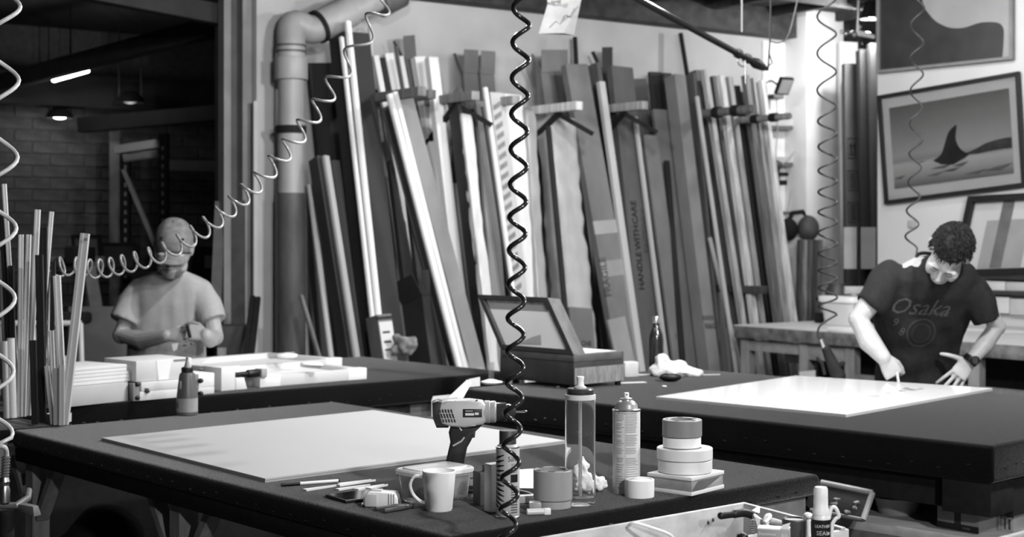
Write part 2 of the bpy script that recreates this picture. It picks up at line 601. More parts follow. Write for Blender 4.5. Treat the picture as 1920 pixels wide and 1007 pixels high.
def moulding(line, wr, v, a, b, label, name='moulding_strip', cat='moulding', dl=None, prof=True, m=None, group=G_M, rough=None):
    g = lean(line, dl if dl else wr * .55, wr, a, b)
    m = m or (TIM(v) if group == G_T else mat(v, rough or .45, v * .06, 9, (1, 1, .1)))
    if prof:   # stepped profile: a flat back with a raised bead
        t = lbox(g, 0, 1, .004, g['D'], 0, g['len'])
        h = lbox(g, .12, .55, -.004, .004, 0, g['len'])
        t.add(h.v, h.f)
    else:
        t = lbox(g, 0, 1, 0, g['D'], 0, g['len'])
    return single(name, t, m, label, cat, group, bevel=.002, seg=1), g

# from the pipe to the big open carton
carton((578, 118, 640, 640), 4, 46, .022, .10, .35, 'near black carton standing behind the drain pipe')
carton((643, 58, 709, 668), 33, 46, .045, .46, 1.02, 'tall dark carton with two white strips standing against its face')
moulding((638, 68, 703, 660), 7, .82, .50, 1.07, 'white strip, shorter of the two on the tall dark carton')
moulding((649, 38, 714, 660), 9, .88, .505, 1.075, 'long white strip whose tip overlaps the sloping drain pipe')
moulding((692, 48, 716, 500), 6, .55, .12, .4, 'thin pale strip behind the tall dark carton')
moulding((578, 345, 618, 668), 8, .58, .38, .95, 'narrow pale strip beside the lower drain pipe')
carton((594, 291, 653, 668), 21, 9, .06, .50, 1.10, 'short narrow carton lettered upward near the pipe', words=(('SIGN', 620, .05, .5, .02),))
moulding((606, 291, 664, 668), 11, .34, .55, 1.16, 'grey short moulding beside the lettered short carton', prof=True)
moulding((622, 300, 678, 668), 14, .10, .36, .92, 'dark wrapped moulding between short carton and tall dark carton')
moulding((562, 553, 602, 690), 7, .16, .65, 1.15, 'short brown batten propped low beside the pipe', 'timber_batten', 'batten', prof=True, group=G_T)
t, g = carton((707, 590, 718, 668), 26, 25, .30, .95, 1.18, 'short upright carton with white printed label and dark strap', tape=((594, 600, .03),))
part('paper_label', lbox(g, .04, .96, -.002, .002, along(g, 700), along(g, 604)), pale, t, world=True, label='white printed label')
for y in (622, 640, 655):
    part('lettering', lbox(g, .2, .7, -.0035, -.001, along(g, y + 4), along(g, y)), mat(.05, .7), t, world=True)
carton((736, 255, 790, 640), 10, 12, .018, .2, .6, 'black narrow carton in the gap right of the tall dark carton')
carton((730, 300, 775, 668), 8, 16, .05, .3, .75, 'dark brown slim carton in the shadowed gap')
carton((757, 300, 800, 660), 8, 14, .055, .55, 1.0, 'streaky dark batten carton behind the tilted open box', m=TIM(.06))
t, g = carton((790, 545, 806, 668), 44, 14, .05, .85, 1.2, 'stubby dark open box with torn flap standing low', flaps=True)
single('crumpled_paper', ripple(remesh(MB().ell(P(757, 648, 8.55), (.075, .05, .06)).ell(P(748, 640, 8.55), (.03, .03, .05)), .008, 2), .03, 22), mat(.22, .7, .1, 30), 'crumpled grey paper between label carton and stubby open box', 'paper')
# the steep pale-faced carton
carton((748, 186, 876, 668), 42, 26, .26, .74, 1.22, 'steeply leaning carton with white strips down its edge', m=CARD(.38))
moulding((727, 176, 853, 668), 9, .86, .86, 1.34, 'white strip down the edge of the steep carton, lower one')
moulding((736, 172, 862, 668), 10, .72, .86, 1.34, 'white strip down the edge of the steep carton, upper one')
t, g = carton((858, 640, 868, 668), 5, 26, .5, 1.0, 1.36, 'small white printed carton end at the foot of the steep carton', words=(('2953', 656, .05, .5, .05, 1),))
# pale boards behind it
moulding((701, 104, 760, 420), 9, .82, .25, .6, 'white strip standing highest of the pale offcuts over the first rack arm', prof=False)
carton((713, 108, 772, 420), 4, 9, .03, .2, .5, 'black sliver between two white offcuts')
moulding((722, 100, 785, 420), 15, .86, .16, .55, 'broad white offcut beside the black sliver', prof=False)
moulding((741, 86, 800, 420), 5, .10, .36, .75, 'thin dark stick poking above the white offcuts')
moulding((747, 105, 806, 420), 9, .55, .31, .7, 'pale offcut just past the thin dark stick', prof=False)
carton((758, 104, 818, 420), 5, 20, .16, .14, .45, 'small carton with flared flaps among the white offcuts', flaps=True)
moulding((778, 106, 832, 430), 19, .82, .22, .62, 'wide white board between small flared carton and bright board', prof=False)
moulding((804, 106, 856, 560), 17, .76, .40, .82, 'brightest white board, tall and square topped', prof=False)
moulding((822, 178, 860, 560), 5, .18, .2, .6, 'grey sliver beside the black lined open carton')
# black lined open carton and wrapped bundle
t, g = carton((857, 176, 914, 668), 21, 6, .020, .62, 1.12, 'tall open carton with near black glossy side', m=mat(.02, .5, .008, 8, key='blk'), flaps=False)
single('carton_flap', MB().plate([P(838, 192, 9.75), P(866, 183, 9.7), P(868, 168, 9.8), P(858, 160, 9.85)], (0, 1, 0), .004), CARD(.32), 'pale bent flap over the tall near black carton', 'flap')
def bundle(line, wr, v, a, b, label, amp, rough, l0=None, l1=None):
    g = lean(line, wr * .5, wr, a, b)
    rings = []
    n = 70
    for i in range(n + 1):
        l = g['len'] * i / n
        c = g['ft'] + g['L'] * l + g['u'] * g['W'] * .5 - g['n'] * g['D'] * .5
        k = 1 + .03 * math.sin(i * 1.3) + .02 * math.sin(i * .47 + 1)
        rings.append(sup(c, g['u'], g['n'], g['W'] * .5 * k, g['D'] * .5 * k, 44, 6))
    return single('wrapped_bundle', ripple(ripple(MB().loft(rings), amp, 8, (1, 1, .22), v * 9), amp * .6, 22, (1, 1, .4), 3), mat(v, rough, v * .15, 14, (1, 1, .2), spec=.7, key='film'), label, 'bundle', smooth=180), g
bundle((866, 215, 918, 668), 17, .60, .66, 1.17, 'white film wrapped bundle beside the near black carton', .014, .32)
carton((893, 188, 932, 668), 6, 24, .36, .50, 1.0, 'pale grey flat carton right of the white film bundle')
carton((868, 128, 900, 500), 5, 26, .20, .18, .5, 'short carton behind with two raised flaps above the wrapped bundle', flaps=True)
carton((900, 130, 930, 500), 4, 26, .24, .15, .45, 'carton with outspread flap behind the striped taped board', flaps=True)
moulding((908, 163, 962, 560), 7, .86, .64, 1.12, 'thin white strip edging the striped taped board')
moulding((903, 200, 957, 560), 4, .02, .66, 1.14, 'thin black strip before the striped taped board')
t, g = carton((919, 172, 968, 600), 4, 26, .50, .58, 1.06, 'pale board bound with dashed grey warning tape', m=mat(.5, .4, .04, 9))
for i in range(26):
    l = g['len'] * (.30 + .026 * i)
    o = g['ft'] + g['L'] * l + g['n'] * .002
    part('tape_dash', MB().plate([o + g['u'] * g['W'] * .08, o + g['u'] * g['W'] * .62 + g['L'] * .035, o + g['u'] * g['W'] * .62 + g['L'] * .068, o + g['u'] * g['W'] * .08 + g['L'] * .033], g['n'], .0015), mat(.2, .4, .04, 20), t, world=True)
moulding((946, 175, 990, 640), 32, .82, .45, .95, 'wide white board right of the striped taped board', prof=False)
bundle((986, 205, 1016, 668), 18, .34, .5, 1.0, 'grey film wrapped slim bundle behind the open display case', .010, .3)
carton((1006, 240, 1036, 668), 4, 22, .30, .40, .9, 'plain grey board beside the film wrapped slim bundle')
bundle((1029, 218, 1064, 610), 54, .38, .62, 1.10, 'thick plastic wrapped roll with slack shiny folds', .014, .36)
carton((1068, 575, 1076, 690), 10, 44, .20, .95, 1.2, 'grey carton base standing below the plastic wrapped roll', words=(('CHE', 643, .045, .6, .03, 1),))
# the big brown cartons
carton((1014, 128, 1062, 500), 4, 50, .23, .28, .6, 'wide carton with folded top behind the plastic wrapped roll', flaps=True)
t, g = carton((1061, 120, 1160, 690), 10, 42, .24, .56, 1.06, 'broad tall plain brown carton with tape across its middle', tape=((415, 440, .33), (490, 520, .27)), words=(('FRAGILE', 520, .07, .12, .06),))
carton((1119, 116, 1196, 690), 17, 8, .15, .50, 1.0, 'dark brown narrow carton beside the broad plain one')
moulding((1124, 152, 1192, 640), 11, .46, .60, 1.10, 'pale thin edge board standing right of the broad brown carton', prof=False)
carton((1127, 690, 1137, 745), 8, 42, .42, 1.15, 1.25, 'low pale scrap of card at the foot of the broad carton')
carton((1147, 122, 1204, 690), 10, 42, .125, .44, .95, 'dark carton lettered handle with care up its face', words=(('HANDLE', 508, .066, .36, .006), ('WITH', 445, .066, .36, .006), ('CARE', 398, .066, .36, .006), ('FACTORY', 432, .068, .80, .05)))
carton((1128, 122, 1180, 500), 6, 20, .04, .2, .5, 'near black carton with open flap behind the lettered dark carton', flaps=True)
moulding((1190, 218, 1244, 640), 7, .40, .56, 1.06, 'pale slim strip right of the lettered dark carton')
carton((1178, 148, 1240, 600), 5, 36, .11, .16, .45, 'mid brown carton showing only above the second timber rack arm')
t, g = carton((1207, 252, 1265, 690), 5, 28, .22, .50, 1.0, 'grey brown carton with two dark round holes near its foot', words=(('FS', 632, .06, .5, .1, 1),))
for y in (645, 668):
    c = g['ft'] + g['L'] * along(g, y) + g['u'] * g['W'] * .55 + g['n'] * .002
    part('hole', MB().tube([c - g['n'] * .004, c + g['n'] * .0015], .014, 14), matt_black, t, world=True)
carton((1226, 204, 1284, 690), 5, 34, .19, .40, .85, 'flat topped grey carton shorter than the dark ones behind it')
carton((1219, 134, 1262, 600), 5, 24, .030, .16, .45, 'black carton with ragged top above the flat topped grey one')
carton((1244, 136, 1300, 690), 5, 17, .045, .22, .6, 'slim black carton left of the pale faced tall carton')
t, g = carton((1265, 138, 1330, 690), 18, 22, .27, .50, 1.0, 'tall carton with pale front face and stencilled foot', tape=((592, 600, .1),), words=(('R&G', 612, .05, .5, .05, 1),))
carton((1300, 136, 1352, 690), 14, 5, .10, .46, .94, 'narrow dark carton flanking the pale faced tall one')
moulding((1306, 180, 1372, 640), 6, .42, .66, 1.10, 'thin pale lath leaning between cartons and timber')
moulding((1330, 445, 1388, 690), 6, .36, .72, 1.14, 'short pale lath crossing in front of the thin lath')
carton((1248, 300, 1279, 690), 4, 9, .010, .54, 1.04, 'thin black strip put in as the shade between the two grey cartons', name='gap_shade')  # black strip added for the dark gap between cartons
carton((1156, 372, 1200, 690), 4, 5, .010, .62, 1.12, 'thin black strip put in as the shade left of the lettered carton', name='gap_shade')  # added black sliver, stands in for shade in the gap
carton((1026, 236, 1068, 690), 4, 8, .012, .70, 1.20, 'thin black strip put in as the shade left of the plastic wrapped roll', name='gap_shade')  # another added strip for the dark gap beside the roll
carton((1140, 600, 1160, 690), 4, 34, .44, .98, 1.16, 'short pale card propped at the foot of the broad carton')
# timbers at the end of the rack
carton((1326, 165, 1398, 640), 3, 34, .012, .06, .40, 'black sheet put in as the shade between the pale battens', name='shade_backing')  # black sheet added so the gaps between battens read as deep shade
carton((1382, 172, 1452, 640), 3, 34, .014, .06, .40, 'black sheet put in as the shade between the end battens', name='shade_backing')  # second added sheet for the shade behind the end battens
for x0, y0, x1, wr, v, a, b, lb in (
        (1304, 131, 1376, 15, .09, .30, .72, 'broad grey brown batten, first beside the thin laths'),
        (1320, 130, 1394, 9, .52, .44, .90, 'pale square batten next to the broad grey brown one'),
        (1336, 142, 1405, 8, .08, .40, .86, 'dull brown batten with knotted face'),
        (1350, 140, 1416, 10, .66, .48, .95, 'light planed batten with bright top end'),
        (1366, 143, 1430, 9, .36, .44, .92, 'grey weathered batten between light and black ones'),
        (1378, 160, 1445, 11, .03, .36, .80, 'black painted batten among the timbers'),
        (1397, 140, 1460, 10, .16, .50, .96, 'mid brown batten with rough sawn face'),
        (1412, 145, 1473, 12, .36, .46, .93, 'wide weathered batten near the end of the rack'),
        (1428, 150, 1491, 8, .80, .50, .98, 'palest slim batten, last on the rack'),
        (1431, 160, 1462, 8, .035, .12, .30, 'black stick behind the palest batten')):
    moulding((x0, y0, x1, 620), wr, v, a, b, lb, 'timber_batten', 'batten', prof=False, group=G_T, dl=wr * .7)

# rack arms standing out of the wall
def arm(px, py, px1, py1, v, label, r=None, brace=True):
    p0 = ray_wall(px, py, .5)
    ln = .55
    # reach along the wall normal until px1 is met
    lo, hi = 0.0, 2.0
    for _ in range(40):
        m = (lo + hi) / 2
        q = p0 + WN * m
        if CX + q.x / q.y * F > px1:
            hi = m
        else:
            lo = m
    end = p0 + WN * m
    t = thing('rack_bracket', label, 'bracket', p0 - WN * .5, group='rack arms on the back wall')
    if r:
        part('arm', MB().tube([p0 - WN * .5, end], r, 14), TIM(v), t, world=True)
        for k in (.35, .7):
            c = p0 + WN * m * k
            part('collar', MB().tube([c - WN * .03, c + WN * .03], r * 1.35, 14), matt_black, t, world=True)
    else:
        part('arm', MB().bar(p0 - WN * .5, end, .06, .055), TIM(v), t, world=True, bevel=.004)
    part('wall_plate', MB().bar(p0 - WN * .48 - UP * .5, p0 - WN * .48 + UP * .08, .06, .03, (1, 0, 0)), matt_black, t, world=True)
    if brace:
        part('brace', MB().bar(p0 - WN * .47 - UP * .42, end - WN * .2 - UP * .03, .03, .03), matt_black, t, world=True)
        part('brace', MB().bar(end - WN * .24 - UP * .03, end - WN * .06 - UP * .17 + WU * .16, .03, .03), matt_black, t, world=True)
    return t
arm(703, 184, 792, 0, .20, 'weathered timber rack arm over the steep carton', brace=False)
arm(778, 181, 810, 0, .12, 'short brown rack arm beside the brightest white board', brace=False)
arm(840, 186, 892, 0, .30, 'grey rack arm before the near black carton')
arm(930, 192, 968, 0, .34, 'pale rack arm behind the black coiled hose', brace=False)
arm(1006, 207, 1086, 0, .62, 'bright white timber rack arm with black braces')
arm(1145, 204, 1209, 0, .34, 'pale timber rack arm before the lettered dark carton')
arm(1311, 214, 1412, 0, .16, 'round wooden rack arm bound with collars over the battens', r=.030, brace=False)
arm(1384, 226, 1481, 0, .30, 'longer round rack arm sticking out past the battens', r=.024, brace=False)
arm(1362, 541, 1434, 0, .06, 'low black rack arm halfway down the battens', brace=False)
# rail fixed high on the wall behind the stock
for x0, y0, x1, lb in ((1078, 70, 1082, 'dark vertical hanger rod over the broad brown carton'), (1276, 62, 1290, 'blackened chain hanging down to the pale faced carton')):
    a, b = ray_wall(x0, y0, .1), ray_wall(x1, 150, .14)
    single('hanger_rod', MB().tube([a, b], .017, 8), matt_black, lb, 'rod')
# ------------------------------------------------------------------ black covered workbenches
TZ = .90
def bench(label, near, e1, e2, th, legs, railm=None, rh=.098, brm=None):
    """near corner, then the two edge vectors; covered top with rolled edges, timber legs"""
    n = Vector((near.x, near.y, 0))
    t = thing('workbench', label, 'workbench', n)
    q = [n, n + e2, n + e1 + e2, n + e1]
    top = MB().hexa([p + UP * (TZ - th) for p in q], [p + UP * TZ for p in q])
    part('covered_top', top, fabric, t, world=True, bevel=.014, seg=3)
    st = MB()
    for p, d, k in ((q[0], e1, -1), (q[0], e2, 1)):
        L = d.length
        dn = d.normalized()
        out = Vector((dn.y, -dn.x, 0))
        if out.dot(q[2] - q[0]) > 0:
            out = -out
        x = .08
        while x < L - .05:
            z = TZ - th * RND.uniform(.55, .8)
            c = p + dn * x + out * .0008 + UP * z
            st.bar(c - dn * .006 + UP * RND.uniform(-.002, .002), c + dn * .006, .0015, .0018)
            x += RND.uniform(.05, .12)
    part('staples', st, steel, t, world=True, kind='stuff', smooth=0)
    # under-frame rails and legs
    u1, u2 = e1.normalized(), e2.normalized()
    zr = TZ - th
    ins = .07
    c = [n + u1 * ins + u2 * ins, n - u1 * ins + u2 * ins + e1, n + e1 + e2 - u1 * ins - u2 * ins, n + e2 + u1 * ins - u2 * ins]
    for i in range(4):
        part('rail', MB().bar(c[i] + UP * (zr - .001 - rh / 2), c[(i + 1) % 4] + UP * (zr - .001 - rh / 2), .04, rh), (railm or rawtimber) if i else matt_black, t, world=True, bevel=.003, seg=1)
    for k1, k2, br in legs:
        b = n + e1 * k1 + e2 * k2
        part('leg', MB().bar(b, b + UP * (zr - .001), .06, .06, D1), brm or rawtimber, t, world=True, bevel=.003, seg=1)
        for s in ((1, -1) if br else ()):
            part('brace', MB().bar(b + u1 * s * .03 + UP * (zr - .23), b + u1 * s * .17 + UP * (zr - .048), .03, .045, u2), brm or rawtimber, t, world=True, bevel=.003, seg=1)
    return t, q
nA = T(845, 1008, TZ); lA = T(22, 806, TZ); rA = T(1539, 889, TZ)
e1A, e2A = lA - nA, rA - nA
e1A.z = e2A.z = 0
benchA, qA = bench('black covered workbench carrying the drill, mug and tape rolls', nA, e1A, e2A, .058, ((.08, .12, False), (.545, .045, True), (.975, .05, True), (.08, .9, False), (.92, .9, False), (.5, .9, False)), rh=.040, brm=mat(.24, .7, .07, 22, (1, 1, .2), key='brace'))
nC = T(868, 728, TZ); rC = T(1861, 836, TZ)
kC = (rC - nC); kC.z = 0
dC = Vector((-kC.y, kC.x, 0)).normalized() * 1.42
# for this bench the near corner is the right one
benchC, qC = bench('black covered workbench under the glossy white panel and display case', rC, -kC, dC, .12, ((.93, .12, False), (.93, .88, False), (.05, .88, False), (.045, .16, False)), matt_black)
part('side_board', MB().hexa(*[[Vector((nA.x, nA.y, 0)) + e2A * a + e1A.normalized() * b + UP * z for a, b in ((.03, .02), (.97, .02), (.97, .045), (.03, .045))] for z in (TZ - .30, TZ - .0595)]), wood(.20, .04, 'x', key='apron'), benchA, world=True, bevel=.003, label='brown plywood apron')
part('front_board', MB().hexa(*[[Vector((nA.x, nA.y, 0)) + e1A * a + e2A.normalized() * b + UP * z for a, b in ((.005, .006), (.995, .006), (.995, .03), (.005, .03))] for z in (TZ - .102, TZ - .0585)]), matt_black, benchA, world=True, bevel=.003, label='black edge board')
mC = rC - Vector((0, 0, rC.z))
u1C, u2C = (-kC).normalized(), dC.normalized()
part('corner_panel', MB().hexa(*[[mC + u1C * a + u2C * b + UP * z for a, b in ((.012, .012), (.18, .012), (.18, .16), (.012, .16))] for z in (.675, TZ - .1)]), matt_black, benchC, world=True, bevel=.003, label='black hanging corner panel')
part('side_apron', MB().hexa(*[[mC + u1C * a + u2C * b + UP * z for a, b in ((.015, .16), (.04, .16), (.04, 1.38), (.015, 1.38))] for z in (TZ - .24, TZ - .118)]), matt_black, benchC, world=True)
lowz = .60
shelf_q = [mC + u1C * a + u2C * b for a, b in ((.012, .012), (2.2, .012), (2.2, 1.2), (.012, 1.2))]
part('lower_shelf', MB().hexa([p + UP * (lowz - .03) for p in shelf_q], [p + UP * lowz for p in shelf_q]), ply, benchC, world=True, bevel=.003, label='pale plywood lower shelf')
part('shelf_rail', MB().bar(shelf_q[0] + UP * (lowz - .075), shelf_q[1] + UP * (lowz - .075), .03, .09), rawtimber, benchC, world=True)
lB = T(130, 762, TZ); rB = T(955, 697, TZ)
eB = rB - lB; eB.z = 0
eB = eB.normalized()
nB = Vector((lB.x, lB.y, 0)) - eB * .55
LB = 2.75
wB = Vector((-eB.y, eB.x, 0)) * 1.2
benchB, qB = bench('long black covered workbench strewn with white frames and boxes', nB, wB, eB * LB, .11, ((.1, .08, False), (.9, .08, False), (.1, .55, False), (.1, .93, False), (.9, .93, False)))
part('shade_panel', MB().hexa([nB + eB * a + wB.normalized() * b + UP * .02 for a, b in ((.1, .05), (2.2, .05), (2.2, .07), (.1, .07))], [nB + eB * a + wB.normalized() * b + UP * (TZ - .112) for a, b in ((.1, .05), (2.2, .05), (2.2, .07), (.1, .07))]), matt_black, benchB, world=True)  # black panel added to give the darkness under the long bench
part('stretcher', MB().bar(nB + eB * .2 + UP * .28 + wB * .1, nB + eB * (LB - .2) + UP * .28 + wB * .1, .04, .1), rawtimber, benchB, world=True)

# side ledge beside the near bench that holds the offcut pots
u1, u2 = e1A.normalized(), e2A.normalized()
sq = [Vector((lA.x, lA.y, 0)) + u1 * .012 + u2 * a_ + u1 * b_ for a_, b_ in ((-.40, 0), (.155, 0), (.155, .42), (-.40, .42))]
ld = thing('side_table', 'low dark side table holding the pots of frame offcuts', 'table', sq[0])
part('table_top', MB().hexa([p + UP * (TZ - .035) for p in sq], [p + UP * TZ for p in sq]), fabric, ld, world=True, bevel=.004)
for p, s1, s2 in zip(sq, (1, -1, -1, 1), (1, 1, -1, -1)):
    c = p + u2 * s1 * .03 + u1 * s2 * .03
    part('leg', MB().bar(c, c + UP * (TZ - .036), .035, .035, D1), rawtimber, ld, world=True)

# ------------------------------------------------------------------ pale topped bench by the partition
BZ = .95
fD0, fD1 = T(1376, 609, BZ), T(1920, 647, BZ)
dD = (fD1 - fD0); dD.z = 0
nD = Vector((fD0.x, fD0.y, 0))
dDn = dD.normalized()
wD = Vector((-dDn.y, dDn.x, 0))
LD = dD.length + .55
wDv = wD * .86
tD = thing('assembly_bench', 'worn timber bench with pale laminate top behind the dark shirted man', 'bench', nD)
q = [nD, nD + dDn * LD, nD + dDn * LD + wDv, nD + wDv]
part('bench_top', MB().hexa([p + UP * (BZ - .006) for p in q], [p + UP * BZ for p in q]), mat(.55, .5, .05, 5), tD, world=True, label='pale laminate top')
part('top_edge', MB().hexa([p + UP * (BZ - .085) for p in q], [p + UP * (BZ - .0065) for p in q]), mat(.14, .7, .07, 16, (1, 1, 1), bump=.1, key='chip'), tD, world=True, bevel=.004, label='chipped brown bench edge')
def atD(a, b):
    return nD + dDn * a + wD * b
for a_ in (.07, .60, .98, 1.9, 2.6):
    for b_ in (.06, .78):
        part('leg', MB().bar(atD(a_, b_), atD(a_, b_) + UP * (BZ - .086), .07, .07, D1), mat(.22, .7, .06, 16, (1, 1, .3), key='dl'), tD, world=True, bevel=.003, seg=1)
part('rail', MB().bar(atD(.11, .05) + UP * .82, atD(.565, .05) + UP * .82, .03, .07), mat(.24, .7, .06, 16), tD, world=True)
part('rail', MB().bar(atD(.64, .05) + UP * .81, atD(.94, .05) + UP * .81, .03, .10), mat(.24, .7, .06, 16), tD, world=True)
part('rail', MB().bar(atD(1.02, .05) + UP * .66, atD(2.9, .05) + UP * .66, .05, .07), mat(.16, .7, .04, 16), tD, world=True)
part('brace', MB().bar(atD(1.06, .10) + UP * .2, atD(1.86, .10) + UP * .82, .05, .07), mat(.2, .7, .04, 16), tD, world=True, label='long diagonal brace')
part('under_shelf', MB().hexa([atD(a, b) + UP * .27 for a, b in ((.1, .1), (2.6, .1), (2.6, .74), (.1, .74))], [atD(a, b) + UP * .30 for a, b in ((.1, .1), (2.6, .1), (2.6, .74), (.1, .74))]), darkwood, tD, world=True)
part('shade_board', MB().hexa([atD(a, b) + UP * .30 for a, b in ((.12, .68), (2.6, .68), (2.6, .71), (.12, .71))], [atD(a, b) + UP * .86 for a, b in ((.12, .68), (2.6, .68), (2.6, .71), (.12, .71))]), mat(.03, .8, .01, 9), tD, world=True)  # dark panel added as the shade under the bench, behind the offcuts
for k, (a_, v_, h_) in enumerate(((.20, .2, .28), (.27, .12, .3), (.34, .24, .26), (.42, .16, .29), (.49, .3, .24))):
    single('offcut_board', MB().bar(atD(a_, .3) + UP * .302, atD(a_ + .02, .34) + UP * (.30 + h_), .05, .035, wD), TIM(v_), ('grey', 'brown', 'pale', 'dull', 'bright')[k] + ' offcut board standing under the pale topped bench', 'offcut', 'offcuts under the pale topped bench')
tb = MB().box(atD(.29, .35) + UP * .735, (.24, .1, .075), Matrix.Rotation(math.atan2(dDn.y, dDn.x), 3, 'Z'))
single('drawer_box', tb, mat(.4, .7, .06, 9), 'pale wooden drawer hung under the worn bench corner', 'drawer', bevel=.004)
single('sheet_paper', MB().plate([atD(.60, .012) + UP * .42, atD(.72, .012) + UP * .44, atD(.72, .012) + UP * .70, atD(.58, .012) + UP * .68], -wD, .002), pale, 'white sheet pinned to a leg of the worn bench', 'paper')

# white tub and hanging gear by the column
def upright(px, py0, py1, Y, r0, r1, n=24):
    b = P(px, py1, Y); t_ = P(px, py0, Y)
    return MB().lathe([(0, 0), (r0, 0), (r1, t_.z - b.z), (r1 - .004, t_.z - b.z), (r0 - .004, .006), (0, .006)], n, b)
c = atD(.42, .62)
tub = thing('tub', 'white plastic tub standing on the bench end near the column', 'tub', c + UP * BZ)
part('tub_body', MB().loft([sup((0, 0, z), dDn, wD, .13 + z * .12, .09 + z * .12, 20, 5) for z in (0.0005, .03, .15)]), mat(.62, .5, .02, 6), tub)
part('tub_lid', MB().loft([sup((0, 0, z), dDn, wD, .165, .125, 20, 5) for z in (.151, .19)]), white, tub, bevel=.004)
# dark tool and helmet hung on the cladding
hb = ray_wall(1493, 440, .20)
hk = thing('headset', 'dark padded headset hanging from a peg beside the column', 'headset', hb)
part('cup', MB().ell((-.06, 0, .04), (.075, .05, .09)), matt_black, hk)
part('cup', MB().ell((.09, -.02, .05), (.085, .06, .10)), mat(.05, .6, .02, 12), hk)
part('headband', MB().tube([(-.06, 0, .1), (-.03, 0, .17), (.05, 0, .18), (.09, 0, .13)], .018, 10), matt_black, hk)
part('peg', MB().bar((.02, .0, .17), Vector((.02, 0, .17)) - WN * .17, .02, .02), rawtimber, hk)
for k, (x0, x1, v_) in enumerate(((1500, 1494, .10), (1508, 1506, .34), (1519, 1512, .14), (1528, 1522, .08), (1537, 1533, .2))):
    a_, b_ = ray_wall(x0, 450, .34), ray_wall(x1, 700, .46)
    f_ = b_ + (b_ - a_) * ((.004 - b_.z) / (b_.z - a_.z))
    single('short_batten', MB().bar(f_, a_, .034, .03, WN), TIM(v_), ('dark', 'pale', 'brown', 'blackish', 'grey')[k] + ' short batten standing beneath the hanging headset', 'batten', 'short battens beneath the headset')
hb = ray_wall(1455, 322, .16)
dr = thing('rack_tool', 'small black tool lying on the lower wall ledge', 'tool', hb)
part('tool_body', MB().box((0, 0, -.01), (.05, .05, .16)).box((.05, 0, -.02), (.09, .03, .03)).box((.03, 0, -.085), (.11, .03, .04)), matt_black, dr, bevel=.005)
part('tool_head', MB().ell((.0, 0, .05), (.05, .04, .04)), mat(.06, .5, .02, 9), dr)
# floodlight fixed to the wall by a stay
fl = thing('floodlight', 'small black floodlight angled out from the wall on a stay', 'lamp', ray_wall(1470, 165, .45))
c = ray_wall(1470, 161, .45)
Mf = Matrix.Rotation(.5, 3, 'Z') @ Matrix.Rotation(.55, 3, 'X')
part('housing', MB().box(c, (.125, .03, .14), Mf), matt_black, fl, world=True, bevel=.006)
part('lens', MB().box(c + Mf @ Vector((0, -.016, 0)), (.10, .004, .112), Mf), mat(.3, .2, .03, 9), fl, world=True)
part('stay', MB().tube([c + Vector((-.03, .02, 0)), ray_wall(1448, 152, .2), ray_wall(1442, 152, 0.03)], .008, 8), matt_black, fl, world=True)
q = ray_wall(1451, 182, .12)
single('wall_lamp', MB().box(q, (.11, .12, .035), Matrix.Rotation(.6, 3, 'Z')), mat(.22, .5, .04, 9), 'grey flat bracket on the wall below the floodlight', 'bracket', bevel=.006)
# wires across the white wall
def wire(pts, off, label, r=.004, v=.3):
    single('wire', MB().tube(spline([ray_wall(x, y, off) for x, y in pts], 6), r, 6), mat(v, .5, .02, 9), label, 'wire')
wire([(1456, 185), (1458, 240), (1455, 290), (1462, 312), (1500, 270), (1560, 170), (1588, 95)], .14, 'slack pale wire looping across the white cladding', v=.35)
wire([(1508, 95), (1500, 250), (1480, 380), (1473, 430)], .10, 'straight thin wire dropping beside the column', v=.4)
# dark leaning cartons between column and partition
def free_box(quad, Y0, Y1, th, z0=0):
    pass
def slab(px0, px1, y0, Y, tilt, th, v, label, name='cardboard_carton', m=None, bot=None):
    a_, b_ = P(px0, HZ, Y), P(px1, HZ, Y + .05)
    z1 = CZ + (HZ - y0) / F * Y
    k = Vector((0, th, 0))
    sh = Vector((tilt, .0, 0))
    z0 = 0.002 if bot is None else bot
    lo = [Vector((p.x, p.y - .25, z0)) + sh * -1 for p in (a_, b_, b_ + k, a_ + k)]
    hi = [Vector((p.x, p.y, z1)) for p in (a_, b_, b_ + k, a_ + k)]
    t = thing(name, label, 'carton', lo[0])
    part('body', MB().hexa(lo, hi), m or CARD(v), t, world=True, bevel=.003)
    return t, lo, hi
t1, lo, hi = slab(1584, 1610, 118, 11.3, .03, .12, .17, 'tall brown carton printed with this way up arrows behind the coiled hose')
dl_, dr_ = lo[0], lo[1]
def on(lo, hi, s_, z):
    k = (z - lo[0].z) / (hi[0].z - lo[0].z)
    a_ = lo[0].lerp(hi[0], k); b_ = lo[1].lerp(hi[1], k)
    return a_.lerp(b_, s_), (b_ - a_).normalized(), (hi[0] - lo[0]).normalized()
inkm = mat(.016, .7, .003)
